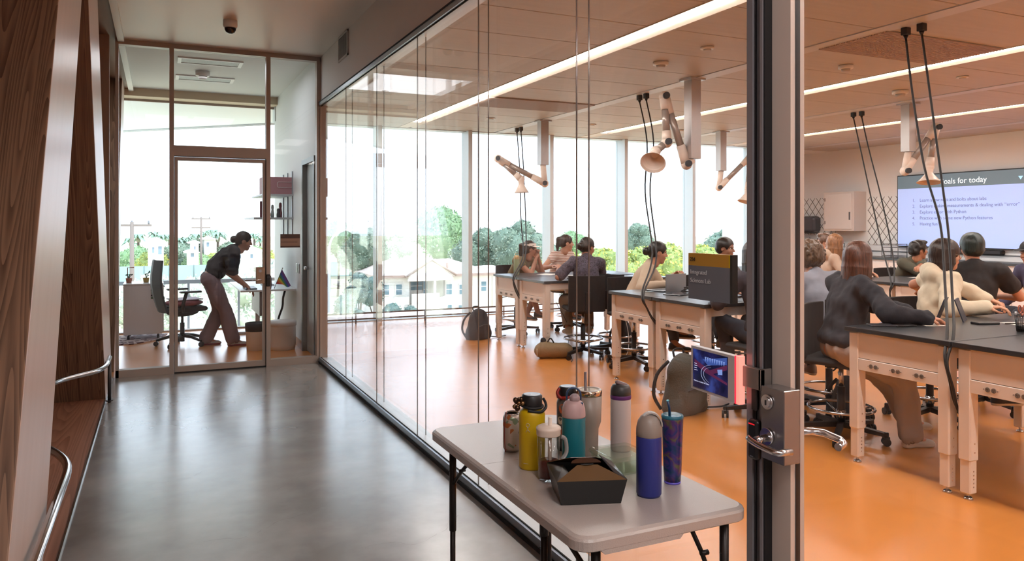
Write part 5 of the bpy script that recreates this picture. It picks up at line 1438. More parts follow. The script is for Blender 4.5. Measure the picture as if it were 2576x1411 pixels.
    g.ell(Hn(0, 0.086, -0.051), (0.023, 0.013, 0.006), HRn, 0.005); g.ell(Hn(0, 0.084, -0.060), (0.019, 0.012, 0.006), HRn, 0.005); g.ell(Hn(0, 0.098, -0.0555), (0.021, 0.007, 0.0014), HRn, neg=True)
    hv, hq = g.mesh()
    cen = (hv[hq].mean(1) - np.array(hc)) @ HRn            # local face coordinates
    mi = np.zeros(len(hq), int)
    lip = (np.abs(cen[:, 0]) < 0.023) & (np.abs(cen[:, 2] + 0.0555) < 0.010) & (cen[:, 1] > 0.082)
    brow = (np.abs(np.abs(cen[:, 0]) - 0.032) < 0.017) & (np.abs(cen[:, 2] - 0.024) < 0.0045) & (cen[:, 1] > 0.06)
    mi[lip] = 1; mi[brow] = 2
    parts.append((hv, hq, mi))
    for k in range(2):
        rc = None
        parts.append((*hand_parts(E[k][1], E[k][0], palm[k], curl[k], k == 1, 0.95 if not male else 1.0, rc), 0))
    sk = srgb(skin)
    lipc = mat('lips_' + skin, (sk[0] * 0.85, sk[1] * 0.55, sk[2] * 0.55, 1), 0.4)
    body = bpy.data.objects.new('body', np_mesh('body', parts, [mS, lipc, mH])); COL.objects.link(body); body.parent = t
    eb = B()
    for sg in (-1, 1):
        eb.ball(Hn(sg * 0.030, 0.071, 0.004), 0.0115, 12, 0); eb.ball(Hn(sg * 0.0305, 0.0785, 0.004), 0.0056, 8, 1)
    o = eb.obj('eyes', [mat('eye_white', '#e9e4df', 0.2), mat('eye_dark', '#20140f', 0.15)], None, world=False); o.parent = t
    # top
    f = Field(lo, hi, grid); pad = 0.012 + 0.012 * (loose - 1)
    if standing: f.ell(P0 + R2 @ Vector((0, 0.012, 0.085)), (0.135 * sc, 0.094 * sc, 0.07 * sc), R2n, 0.04)
    else: f.ell(P0 + Vector((0, 0, 0.045)), (0.152 * sc + pad, 0.105 * sc + pad, 0.085 * sc), R2n, 0.04)
    f.ell(waist, (0.122 * sc * w_ + pad, 0.092 * sc + pad, 0.14 * sc), R2n, 0.05); f.ell(chest, (0.138 * sc * w_ + pad, 0.098 * sc + pad, 0.155 * sc + 0.01), Rn, 0.05)
    f.cap(S[0] * 0.9 + neck * 0.1, S[1] * 0.9 + neck * 0.1, 0.052 * sc + pad * 0.8, k=0.05)
    f.cap(chest + R @ Vector((0, 0, .1)), neck + R @ Vector((0, 0, 0.012)), 0.056 * sc + pad * .5, 0.050 + pad * .4, 0.03)
    for k in range(2):
        if sleeve == 'none':
            f.cap(S[k], S[k], 0.03, k=0.02); continue
        q = {'short': 0.55, 'cap': 0.30, 'half': 0.85}.get(sleeve, 1.0)
        f.cap(S[k], S[k].lerp(E[k][0], q), 0.050 * sc * w_ + pad, (0.046 * sc * w_ + pad) if q < 1 else 0.042 * sc + pad, 0.03)
        if sleeve == 'long':
            f.cap(E[k][0], E[k][0].lerp(E[k][1], 0.93), 0.043 * sc + pad, 0.030 * sc + pad * 0.9, 0.02)
            f.cap(E[k][0].lerp(E[k][1], 0.90), E[k][0].lerp(E[k][1], 0.96), 0.034 * sc + pad * 0.5, k=0.006)
    if hood:
        f.ell(neck + R @ Vector((0, -0.065, 0.0)), (0.115, 0.065, 0.075), Rn, 0.03); f.ell(neck + R @ Vector((0, 0.045, -0.02)), (0.085, 0.05, 0.035), Rn, 0.03)
    f.noise(0.006 * loose, 24, int(abs(loc[0] * 100)) % 97); f.noise(0.0028 * loose, 58, int(abs(loc[1] * 100)) % 89, (1, 1, 0.6))
    f.cap(neck + R @ Vector((0, 0.015, 0.005)), neck + R @ Vector((0, 0.05, 0.10)), 0.050 if not hood else 0.056, neg=True)
    if sleeve == 'none': f.ell(neck + R @ Vector((0, 0.02, 0.02)), (0.13, 0.13, 0.075), Rn, neg=True)
    o = bpy.data.objects.new('hoodie' if hood else ('jacket' if sleeve == 'long' else 'shirt'), np_mesh('shirt', [(*f.mesh(), 0)], [mT])); COL.objects.link(o); o.parent = t
    # bottom
    f = Field(lo, hi, grid); lp = 0.010 * loose
    f.ell(P0 + Vector((0, 0, -0.005)), (0.155 * sc + 0.006, 0.110 * sc + 0.006, 0.105 * sc), R2n, 0.04)
    for k in range(2):
        f.cap(hips[k], K[k][0], 0.084 * sc + lp * 0.6, 0.060 * sc + lp, 0.03)
        if legs == 'long': f.cap(K[k][0], K[k][0].lerp(K[k][1], 0.95), 0.060 * sc + lp, 0.046 * sc + lp * (1.6 if loose > 1.5 else 1.0), 0.02)
    f.noise(0.0025 * loose, 55, 3, (1, 1, 0.5)); f.noise(0.006 * loose, 20, 5 + int(abs(loc[1] * 100)) % 97, (1, 1, 0.5))
    if legs == 'long':
        for k in range(2): f.cap(K[k][1] + Vector((0, 0, -0.005)), K[k][1] + Vector((0, 0.03, -0.09)), 0.06, neg=True)
    o = bpy.data.objects.new('trousers' if legs == 'long' else 'shorts', np_mesh('trousers', [(*f.mesh(), 0)], [mB])); COL.objects.link(o); o.parent = t
    # shoes
    for k in range(2):
        an = K[k][1]; a = an + Vector((0, -0.02, -0.005)); 
        fl = Field(np.array(an) - [0.1, 0.13, 0.14], np.array(an) + [0.1, 0.26, 0.09], 0.0075)
        fl.cap(a + Vector((0, 0, -0.01)), a + Vector((0, -0.012, -0.045)), 0.040, 0.034, 0.02); fl.cap(a + Vector((0, 0.02, -0.035)), a + Vector((0, 0.155, -0.052)), 0.036, 0.030, 0.03)
        fl.ell(a + Vector((0, 0.15, -0.050)), (0.041, 0.055, 0.026), None, 0.02)
        X = fl.sub(fl.lo, fl.lo + fl.n * fl.h); sl, (gx, gy, gz) = X
        zb = an.z - 0.075
        fl.F[sl] = np.maximum(fl.F[sl], zb - gz[...] if False else (zb - gz))
        sv, sq_ = fl.mesh(); cz = sv[sq_].mean(1)[:, 2]
        smi = (cz < zb + 0.020).astype(int)
        o = bpy.data.objects.new('shoe', np_mesh('shoe', [(sv, sq_, smi)], [mat('shoe_' + shoe, shoe, 0.6), mat('sole_' + (sole or '#d8d2ca'), sole or '#d8d2ca', 0.6)])); COL.objects.link(o); o.parent = t
    # hair
    style = hair[0]
    hh = 0.0052 if style in ('long', 'messy') else 0.0070
    lo2 = np.array(hc) - [0.2, 0.2, 0.42 if style in ('long', 'messy') else 0.22]; hi2 = np.array(hc) + [0.2, 0.2, 0.2]
    g = Field(lo2, hi2, hh)
    th_ = {'curly': 0.040, 'short': 0.012, 'bowl': 0.020, 'long': 0.018, 'messy': 0.018, 'bun': 0.009, 'pony': 0.010, 'wave': 0.020, 'beanie': 0.013}.get(style, 0.012)
    g.ell(Hn(0, -0.012, 0.034), (0.074 + th_, 0.093 + th_, 0.084 + th_), HRn, 0.02)
    amp, frq = 0.003, 60
    if style in ('short', 'wave', 'bowl', 'curly', 'beanie'):
        g.ell(Hn(0, -0.045, -0.02), (0.062 + th_, 0.05 + th_, 0.055), HRn, 0.03)
    if style == 'wave':
        g.ell(Hn(0.0, 0.055, 0.105), (0.06, 0.045, 0.028), HRn, 0.02); amp = 0.007
    if style == 'curly':
        rng = random.Random(11)
        for _ in range(190):
            v = Vector((rng.gauss(0, 1), rng.gauss(0, 1), rng.gauss(0.25, 1))).normalized()
            c = Hn(v.x * 0.105, -0.015 + v.y * 0.118, 0.03 + v.z * 0.112)
            if (Vector(c) - hc).dot(HR @ Vector((0, 1, 0))) > 0.07 and v.z < 0.45: continue
            g.ell(c, (0.0205,) * 3, None, 0.003)
        amp, frq = 0.007, 110
    if style in ('bun', 'pony', 'long', 'messy'):
        g.ell(Hn(0, -0.05, -0.01), (0.062 + th_, 0.05 + th_, 0.06), HRn, 0.03)
    if style == 'bun':
        g.ell(Hn(0, -0.125, -0.005), (0.048, 0.042, 0.046), HRn, 0.008); g.cap(Hn(0, -0.08, 0.0), Hn(0, -0.12, 0.0), 0.03, k=0.02)
    if style == 'pony':
        g.cap(Hn(0, -0.08, 0.06), Hn(0, -0.12, 0.05), 0.026, 0.03, 0.02)
        g.cap(Hn(0, -0.12, 0.05), Hn(0, -0.13, -0.05), 0.032, 0.026, 0.02); g.cap(Hn(0, -0.13, -0.05), Hn(0, -0.12, -0.16), 0.026, 0.012, 0.02)
    if style in ('long', 'messy'):
        rng = random.Random(3); L = 0.40 if style == 'long' else 0.25; NS = 44
        for k in range(NS):
            a = math.radians(-122 + 244 * (k + rng.uniform(-.4, .4)) / (NS - 1)); ed = abs(k - NS / 2) / (NS / 2)
            x = 0.084 * math.sin(a); y = -0.015 - 0.090 * math.cos(a)
            l = L * (1 - 0.18 * ed) + rng.uniform(-0.03, 0.02) * (2 if style == 'messy' else 1)
            a00 = Vector(Hn(x * 0.45, y * 0.45 - 0.006, 0.118)); a0 = Vector(Hn(x * 0.98, y * 0.98, 0.045)); a1 = Vector(Hn(x * 1.06, y * 1.08, -0.06))
            a2 = a1 + Vector((rng.uniform(-.018, .018), rng.uniform(-.012, .012), -max(0.02, l - 0.09))) + (R @ Vector((0, -0.024, 0)))
            r_ = 0.0105
            g.cap(a00, a0, r_, r_, 0.005); g.cap(a0, a1, r_ * 1.05, r_, 0.005); g.cap(a1, a2, r_, 0.0045, 0.005)
        amp, frq = 0.0015, 90
    g.noise(amp, frq, 7, (1, 1, 0.12) if style not in ('curly', 'wave') else (1, 1, 1))
    # clear the face and neck front
    fz = 0.060 if style in ('bun', 'pony', 'short', 'wave') else 0.045
    if style != 'beanie': g.ell(Hn(0, 0.095, fz - 0.095), (0.070 if style not in ('messy',) else 0.055, 0.075, 0.095), HRn, neg=True)
    else: g.ell(Hn(0, 0.10, -0.06), (0.075, 0.08, 0.10), HRn, neg=True)
    if style in ('short', 'wave', 'bowl', 'beanie', 'bun', 'pony', 'curly'):
        for sg in (-1, 1): g.ell(Hn(sg * 0.075, 0.012, -0.022), (0.03, 0.030, 0.038), HRn, neg=True)
    o = bpy.data.objects.new('hair', np_mesh('hair', [(*g.mesh(), 0)], [mH])); COL.objects.link(o); o.parent = t
    if extra: extra(t, Hn, HR, R, neck, hc, E, K)
    return t

def visor(t, Hn, HR, R, neck, hc, E, K):
    b = B(); n = 28
    pts = [Hn(0.083 * math.sin(a), -0.012 + 0.103 * math.cos(a), 0.045) for a in [2 * math.pi * k / n for k in range(n)]]
    top = [Hn(0.080 * math.sin(a), -0.012 + 0.100 * math.cos(a), 0.085 if math.cos(a) > 0 else 0.07) for a in [2 * math.pi * k / n for k in range(n)]]
    b.add(pts + top, [(i, (i + 1) % n, n + (i + 1) % n, n + i) for i in range(n)])
    br = [Hn(0.080 * math.sin(a), -0.012 + 0.100 * math.cos(a), 0.046) for a in [math.radians(-75 + 150 * k / 12) for k in range(13)]]
    ob = [Hn(0.088 * math.sin(a), 0.02 + 0.150 * math.cos(a), 0.036) for a in [math.radians(-75 + 150 * k / 12) for k in range(13)]]
    b.add(br + ob, [(i, i + 1, 14 + i, 13 + i) for i in range(12)])
    o = b.obj('sun_visor', mat('visor_white', '#e9dcd2', 0.7), None, world=False); o.parent = t
    md = o.modifiers.new('solid', 'SOLIDIFY'); md.thickness = 0.003
def cap(t, Hn, HR, R, neck, hc, E, K):
    b = B(); b.ball(Hn(0, -0.012, 0.045), (0.092, 0.108, 0.080), 18, M=HR)
    br = [Hn(0.085 * math.sin(a), -0.012 + 0.100 * math.cos(a), 0.050) for a in [math.radians(-60 + 120 * k / 12) for k in range(13)]]
    ob = [Hn(0.080 * math.sin(a), 0.03 + 0.150 * math.cos(a), 0.044) for a in [math.radians(-60 + 120 * k / 12) for k in range(13)]]
    b.add(br + ob, [(i, i + 1, 14 + i, 13 + i) for i in range(12)])
    o = b.obj('cap', mat('dark_cap', '#1e1d22', 0.8), None, world=False); o.parent = t
def glasses(t, Hn, HR, R, neck, hc, E, K):
    b = B()
    for sg in (-1, 1):
        b.tube([Hn(sg * 0.032 + 0.024 * math.cos(a), 0.098, 0.000 + 0.021 * math.sin(a)) for a in [2 * math.pi * k / 20 for k in range(20)]], 0.0014, 5, closed=True)
        b.tube([Hn(sg * 0.056, 0.096, 0.004), Hn(sg * 0.076, 0.05, 0.006), Hn(sg * 0.078, -0.005, 0.004)], 0.0013, 5)
    b.tube([Hn(-0.009, 0.099, 0.004), Hn(0.009, 0.099, 0.004)], 0.0013, 5)
    o = b.obj('glasses', mat('thin_wire', '#8a7a6a', 0.25, 0.9), None, world=False); o.parent = t

def striped():
    m = mat('striped_cloth', '#dccfc4', 0.85); tr = m.node_tree; bs = tr.nodes['Principled BSDF']
    co = tr.nodes.new('ShaderNodeTexCoord'); w = tr.nodes.new('ShaderNodeTexWave'); w.wave_type = 'BANDS'; w.bands_direction = 'Z'; w.inputs['Scale'].default_value = 14; w.inputs['Distortion'].default_value = 1.0
    tr.links.new(co.outputs['Object'], w.inputs['Vector']); r = tr.nodes.new('ShaderNodeValToRGB'); r.color_ramp.elements[0].position = .3; r.color_ramp.elements[0].color = srgb('#a06a5c'); r.color_ramp.elements[1].position = .5; r.color_ramp.elements[1].color = srgb('#dccfc4')
    tr.links.new(w.outputs['Fac'], r.inputs[0]); tr.links.new(r.outputs[0], bs.inputs['Base Color']); return m
M_SPECK = mat('speckled_plum_cloth', '#4b4450', 0.85, noise=(70, 0.75))

person('person bending over the office desk in a dark grey polo and wide mauve trousers', (0.60, 10.42), -92, '#c1917c', '#37363c', '#8b757c', ('bun', '#2b1f1f'), '#c9c0ba', hip=0.855, lean=0.80, head=(-0.1, 0.22, 0),
       rh=(1.02, 10.17, 0.765), lh=(0.96, 10.40, 0.80), rf=(0.86, 10.30, 0.0), lf=(0.56, 10.52, 0.0), loose=2.6, sleeve='half', sole='#9c3d46', standing=True, curl=(0.6, 0.7), elbows=((0.3, -0.6, -0.4), (-0.3, -0.6, -0.4)), knees=((0.05, 1, 0.1), (-0.05, 1, 0.1)), grid=0.0100)
person('person in a white sun visor leaning on both elbows at the farthest table', (4.55, 9.80), 208, '#a8745c', '#77684c', '#6b6156', ('pony', '#33231b'), '#2c2b30', hip=0.66, lean=0.62, head=(0.75, 0.0, 0),
       rh=(4.76, 9.44, 1.07), lh=(4.82, 9.48, 1.07), rf=(4.78, 9.42, 0.25), lf=(4.64, 9.50, 0.22), sleeve='cap', legs='shorts', curl=(1.3, 1.3), palm=((1, 0, 0), (-1, 0, 0)), elbows=((0.4, 0.2, -1), (-0.4, 0.2, -1)), extra=visor, grid=0.012)
person('person with a dark ponytail and striped top sitting in front of the window mullion', (5.31, 9.89), 195, '#c08d74', '#dccfc4', '#c9ccd2', ('pony', '#2d1f1a'), hip=0.68, lean=0.38, head=(0.95, 0.05, 0),
       rh=(5.02, 9.42, 0.96), lh=(5.42, 9.42, 0.94), sleeve='cap', topm=striped(), curl=(0.9, 0.7), grid=0.012, rf=(5.3, 9.4, 0.2), lf=(5.45, 9.45, 0.2))
person('person seen from behind in a speckled plum shirt, dark hair pulled back, face turned right', (4.60, 7.78), -14, '#b27d63', '#4b4450', '#91887c', ('bun', '#241914'), '#a99a80', hip=0.67, lean=0.33, side=0.07, head=(-1.05, 0.15, 0),
       rh=(4.92, 8.26, 0.93), lh=(4.40, 8.12, 1.02), rf=(4.72, 7.95, 0.23), lf=(4.45, 7.97, 0.23), sleeve='half', topm=M_SPECK, curl=(0.8, 1.1), loose=1.5, grid=0.0105)
person('person with a round dark bun and beige top at the middle table, by a laptop', (4.70, 6.98), 232, '#bb8469', '#bda892', '#3a3c44', ('bun', '#15110f'), '#1c1b1e', hip=0.67, lean=0.48, head=(0.25, 0.15, 0),
       rh=(4.78, 6.50, 0.93), lh=(5.02, 6.66, 1.00), rf=(4.9, 6.5, 0.22), lf=(5.02, 6.60, 0.33), sleeve='long', curl=(0.8, 1.2), grid=0.0115)
person('person with short dark hair hidden behind the yellow room sign, olive shoes under the table', (5.78, 6.98), 196, '#a06f57', '#5c5050', '#23262e', ('short', '#1d1715'), '#5d5a3e', hip=0.67, lean=0.30, head=(0.2, 0.1, 0), male=True,
       rh=(5.55, 6.48, 0.94), lh=(5.88, 6.48, 0.94), rf=(5.33, 6.25, 0.23), lf=(5.50, 6.35, 0.22), grid=0.0125, sole='#6a6650')
person('person with long dark hair right of the yellow room sign, dark top, back to us', (4.42, 4.70), -10, '#b58068', '#36323a', '#2b303c', ('long', '#231b1a'), hip=0.67, lean=0.22, head=(-0.2, 0.1, 0),
       rh=(4.65, 5.16, 0.94), lh=(4.30, 5.16, 0.94), grid=0.0115, sleeve='long')
person('person with a mop of curly brown hair in a blue grey t-shirt, back to us', (4.98, 4.58), -8, '#b98770', '#8d909c', '#5b4a3c', ('curly', '#55402f'), '#8d6b52', hip=0.66, lean=0.30, side=-0.04, head=(-0.1, 0.2, 0), male=True,
       rh=(5.20, 5.10, 0.94), lh=(4.85, 5.10, 0.94), grid=0.0110, loose=1.5)
person('person with swept brown hair in a peach t-shirt near the far counter', (8.52, 7.72), 8, '#d3a088', '#dcae8e', '#5a5a60', ('wave', '#5a3f30'), hip=0.67, lean=0.18, head=(0.75, 0.05, 0), male=True,
       rh=(8.75, 8.10, 0.94), lh=(8.35, 8.10, 0.94), grid=0.0125)
person('person with reddish blond hair and a taupe hoodie, behind the long-haired person in black', (7.78, 7.14), 236, '#c99579', '#a9917f', '#5d5a5c', ('long', '#7d5638'), hip=0.67, lean=0.15, head=(0.5, 0.05, 0),
       rh=(7.95, 6.72, 0.94), lh=(8.12, 6.78, 0.94), sleeve='long', hood=True, grid=0.0125)
person('person with black wavy hair in an olive t-shirt resting folded arms on the second-row table', (8.98, 7.06), 182, '#a96f50', '#58564a', '#3a3a40', ('wave', '#16110f'), hip=0.66, lean=0.58, head=(1.0, 0.0, 0), male=True,
       rh=(9.16, 6.60, 0.93), lh=(8.72, 6.56, 1.00), sleeve='half', curl=(0.5, 0.6), elbows=((0.9, 0.1, -0.4), (-0.9, 0.1, -0.4)), grid=0.0115)
person('person with long dark brown hair in a black jacket, arm stretched over the nearest table', (4.42, 3.93), 256, '#c98d70', '#26262d', '#a99d97', ('long', '#4b2c20'), '#cabfb4', hip=0.68, lean=0.22, twist=0.0, head=(0.45, 0.08, 0),
       rh=(4.635, 3.42, 0.925), lh=(4.72, 3.62, 0.93), rf=(4.74, 3.62, 0.0), lf=(4.96, 3.80, 0.05), sleeve='long', loose=2.2, curl=(1.1, 0.9), elbows=((0.8, -0.3, -0.6), (-0.5, -0.5, -0.6)), grid=0.0095, knees=((0.2, 1, 0.5), (-0.1, 1, 0.5)))
person('person with glasses and messy dark hair in a cream hoodie', (5.50, 4.00), 248, '#cf987a', '#dfd0b6', '#6b6a70', ('messy', '#2d1f19'), hip=0.68, lean=0.12, head=(-0.22, 0.03, 0),
       rh=(5.42, 3.52, 0.95), lh=(5.92, 3.84, 0.96), sleeve='long', hood=True, loose=2.0, extra=glasses, elbows=((0.5, -0.4, -0.6), (-0.9, 0.1, 0.1)), grid=0.0098, rf=(5.6, 3.55, 0.22), lf=(5.8, 3.7, 0.22))
person('person in a black t-shirt with a dark greenish bowl haircut, back to us', (6.28, 4.20), -48, '#bd8468', '#232022', '#2c2c30', ('bowl', '#1c2826'), hip=0.69, lean=0.12, head=(0.22, 0.0, 0), male=True, sc=1.05,
       rh=(6.68, 4.28, 0.92), lh=(6.28, 4.70, 0.95), sleeve='short', loose=1.7, elbows=((0.8, -0.3, -0.5), (-0.9, -0.2, -0.3)), grid=0.0105)
person('person in a dark cap cut by the right edge of the photo', (7.60, 4.38), 75, '#b57f66', '#3a3650', '#2c2c34', ('short', '#3a2c3a'), hip=0.67, lean=0.25, head=(0.0, 0.15, 0), male=True,
       extra=cap, grid=0.0125, sleeve='long')

# ------------------------------------------------------------------ bags
def sdf_obj(name, f, m, parent):
    o = bpy.data.objects.new(name, np_mesh(name, [(*f.mesh(), 0)], [m])); COL.objects.link(o); o.parent = parent; return o
def backpack(lab, x, y, rz, w, d, h, colr, seed=1, tilt=0.0):
    t = thing('backpack', lab, 'bag', (x, y, 0), rz)
    m = mat('bag_' + colr, colr, 0.8, bump=(90, 0.3))
    f = Field((-w / 2 - .08, -d / 2 - .08, -.03), (w / 2 + .08, d / 2 + .08, h + .08), 0.010)
    f.ell((0, 0, h * .30), (w * .50, d * .50, h * .32), None, 0.05); f.ell((0, tilt * h * .5, h * .62), (w * .42, d * .42, h * .36), None, 0.06)
    f.cap((-w * .3, 0, .06), (w * .3, 0, .06), d * .42, k=0.05); f.ell((0, -d * .40, h * .30), (w * .36, d * .20, h * .24), None, 0.03)
    f.noise(0.006, 22, seed)
    sl, (gx, gy, gz) = f.sub(f.lo, f.lo + f.n * f.h); f.F[sl] = np.maximum(f.F[sl], -gz)
    sdf_obj('bag_body', f, m, t)
    b = B()
    b.tube(smooth_path([(-w * .15, d * .2, h * .9), (-w * .14, d * .25, h * 1.02), (w * .14, d * .25, h * 1.02), (w * .15, d * .2, h * .9)], 5), 0.009, 6)
    o = b.obj('top_loop', M_BLACK, t, world=False)
    for sg in (-1, 1):
        b = B(); b.tube(smooth_path([(sg * w * .25, d * .30, h * .85), (sg * w * .42, d * .55, h * .62), (sg * w * .50, d * .58, h * .3), (sg * w * .40, d * .42, h * .06)], 5), 0.014, 6); b.obj('shoulder_strap', mat('strap_dark', '#2b2a2d', 0.8), t, world=False)
    b = B(); b.tube(smooth_path([(w * .38, -d * .1, .03), (w * .7, -d * .2, .012), (w * .95, -d * .35, .012), (w * 1.25, -d * .3, .012)], 5), 0.007, 5); b.obj('loose_strap', mat('strap_dark', '#2b2a2d', 0.8), t, world=False)
    b = B(); b.tube(smooth_path([(-w * .30, -d * .50, h * .42), (0, -d * .62, h * .50), (w * .30, -d * .50, h * .42)], 5), 0.004, 5); b.obj('zip', mat('zip_grey', '#4a4a4c', 0.4), t, world=False)
    return t
backpack('black backpack on the floor left of the farthest lab table leg', 3.93, 9.52, 0.3, 0.34, 0.24, 0.42, '#2e2b30', 2)
backpack('grey green backpack on the orange floor behind the small red-lit screen', 3.93, 5.08, 0.25, 0.40, 0.27, 0.50, '#4d4a42', 3)
backpack('dark backpack hanging low behind the chair of the person in the plum shirt', 5.15, 7.85, 0.6, 0.28, 0.2, 0.40, '#1f1e22', 5)
t = thing('duffel_bag', 'small tan duffel bag lying on the floor before the farthest table pair', 'bag', (4.16, 7.80, 0), -0.35)
f = Field((-.26, -.16, -.02), (.26, .16, .27), 0.009)
f.cap((-.13, 0, .085), (.13, 0, .085), 0.092, k=0.03); f.ell((-.1, 0, .15), (.07, .05, .05), None, 0.03); f.noise(0.006, 25, 9)
sl, (gx, gy, gz) = f.sub(f.lo, f.lo + f.n * f.h); f.F[sl] = np.maximum(f.F[sl], -gz)
sdf_obj('bag_body', f, mat('tan_canvas', '#8c7658', 0.85, bump=(90, .3)), t)
b = B(); b.tube(smooth_path([(-.08, -.02, .17), (-.04, -.02, .23), (.0, -.02, .18)], 5), 0.008, 6); b.ball((-.12, 0, .20), (.035, .03, .04), 10); b.obj('handle', M_FABB, t, world=False)
b = B(); b.tube([(-.2, -.06, .12), (-.2, -.085, .03)], 0.007, 5); b.obj('strap', mat('beige_strap', '#b9a88c', .8), t, world=False)
backpack('black backpack hanging on the chair back of the person in the black jacket', 4.10, 4.16, 2.0, 0.28, 0.18, 0.40, '#1a1a1e', 7).location.z = 0.56
backpack('dark rucksack standing under the nearest table behind its left leg', 4.95, 4.35, 0.9, 0.26, 0.2, 0.36, '#232329', 8)

# ------------------------------------------------------------------ things on the lab tables
LT = 0.8822
def slab(name, lab, cat, x, y, w, d, h, rz, m, group=None, z=LT, parts=None):
    t = thing(name, lab, cat, (x, y, z), rz, group)
    b = B(); b.box((0, 0, h / 2), (w, d, h), ch=min(0.003, h * .3)); b.obj(parts or 'cover', m, t, world=False)
    return t
M_PAPER = mat('white_paper', '#e9e2da', 0.7)
t = thing('pencil_cup', 'black mesh pencil cup with orange scissors on the near table', 'cup', (4.88, 2.955, LT))
b = B(); n = 22; hh = 0.10
for k in range(n):
    a = 2 * math.pi * k / n; b.tube([(0.030 * math.cos(a), 0.030 * math.sin(a), 0.002), (0.041 * math.cos(a), 0.041 * math.sin(a), hh)], 0.0011, 4)
for z in (0.004, 0.02, 0.036, 0.052, 0.068, 0.084):
    r_ = 0.030 + 0.011 * z / hh; b.tube([(r_ * math.cos(a), r_ * math.sin(a), z) for a in [2 * math.pi * k / n for k in range(n)]], 0.001, 4, closed=True)
b.tube([(0.041 * math.cos(a), 0.041 * math.sin(a), hh) for a in [2 * math.pi * k / n for k in range(n)]], 0.0026, 6, closed=True); b.cyl((0, 0, 0), (0, 0, 0.004), 0.030, n=20)
b.lathe([(0.0285, 0.004), (0.033, 0.042)], (0, 0, 0), 20)
b.obj('mesh_wall', M_BLACK, t, world=False)
t2 = thing('scissors', 'orange-rimmed grey handled scissors standing in the pencil cup', 'scissors', (4.88, 2.955, LT + 0.004))
for sg in (-1, 1):
    b = B(); b.tube([(sg * 0.022 + 0.0145 * math.cos(a) + sg * 0.004 * math.sin(a), 0, 0.135 + 0.024 * math.sin(a)) for a in [2 * math.pi * k / 18 for k in range(18)]], 0.0042, 8, closed=True)
    b.tube([(sg * 0.013, 0, 0.115), (0.0, 0, 0.085)], 0.004, 6); b.obj('handle', mat('orange_grey_handle', '#b0604a', 0.45), t2, world=False)
    b = B(); b.add([(sg * 0.002, 0.001 * sg, 0.09), (sg * 0.009, 0.001 * sg, 0.08), (-sg * 0.012, 0.001 * sg, 0.004), (-sg * 0.014, 0.001 * sg, 0.004)], [(0, 1, 2, 3)]); o = b.obj('blade', M_BRIGHT, t2, world=False); md = o.modifiers.new('s', 'SOLIDIFY'); md.thickness = 0.0015
t = thing('marker', 'grey marker pen with a silver cap beside the scissors in the cup', 'pen', (4.862, 2.968, LT + 0.005))
b = B(); b.cyl((0, 0, 0), (-0.012, 0.004, 0.085), 0.006, n=12); b.obj('barrel', M_GREY, t, world=False)
b = B(); b.cyl((-0.012, 0.004, 0.085), (-0.0155, 0.0055, 0.118), 0.0068, n=12); b.obj('marker_cap', mat('silver_cap', '#a7a4a6', 0.3, .5), t, world=False)
slab('phone', 'black phone lying on the near table left of the pencil cup', 'phone', 5.02, 3.28, 0.16, 0.075, 0.014, -0.30, M_BLACK, parts='casing')
slab('phone', 'black phone on the near table beside the hand of the person in the black jacket', 'phone', 4.42, 3.43, 0.15, 0.07, 0.012, -0.25, M_BLACK, parts='casing')
slab('notebook', 'dark notebook under the sleeve on the near table corner', 'notebook', 4.30, 3.50, 0.16, 0.10, 0.012, -0.5, mat('dark_cover', '#26262c', .5))
slab('paper_sheet', 'white worksheet on the near table behind the pencil cup', 'paper', 5.32, 3.14, 0.36, 0.20, 0.0012, -0.28, M_PAPER, parts='sheet')
slab('paper_sheet', 'white sheet under the hand of the person in the black jacket', 'paper', 4.66, 3.40, 0.16, 0.12, 0.0012, -0.35, M_PAPER, parts='sheet')
slab('paper_sheet', 'small white sheet at the right edge of the near table', 'paper', 5.18, 2.83, 0.15, 0.10, 0.0012, 0.1, M_PAPER, parts='sheet')
t = thing('pencil', 'dark pencil lying on the worksheet', 'pencil', (5.20, 3.19, LT + 0.0014)); b = B(); b.cyl((-.08, 0.02, .004), (.08, -.025, .004), 0.0038, n=6); b.obj('shaft', mat('pencil_dark', '#3a2c22', .5), t, world=False); b = B(); b.cyl((.08, -.025, .004), (.09, -.028, .004), 0.0038, 0.0008, n=6); b.obj('tip', mat('wood_tip', '#c9a070', .6), t, world=False)
t = thing('pencil', 'pale wooden pencil at the right edge of the near table', 'pencil', (4.93, 2.76, LT)); b = B(); b.cyl((-.06, 0.0, .004), (.09, -.02, .004), 0.0038, n=6); b.obj('shaft', mat('wood_tip', '#c9a070', .6), t, world=False)
t = thing('tablet_case', 'dark blue folded tablet case standing open behind the nearest table', 'tablet', (5.02, 3.52, LT), 0.5)
for (rx, yy) in ((0.5, 0.03), (-0.5, -0.03)):
    b = B(); b.box((0, yy, 0.075), (0.20, 0.008, 0.15), M=None); o = b.obj('cover_flap', mat('navy_case', '#2c2f3c', .5), t, world=False); 
    for v in o.data.vertices: v.co.y += (0.15 - v.co.z) * (0.35 if yy > 0 else -0.35)
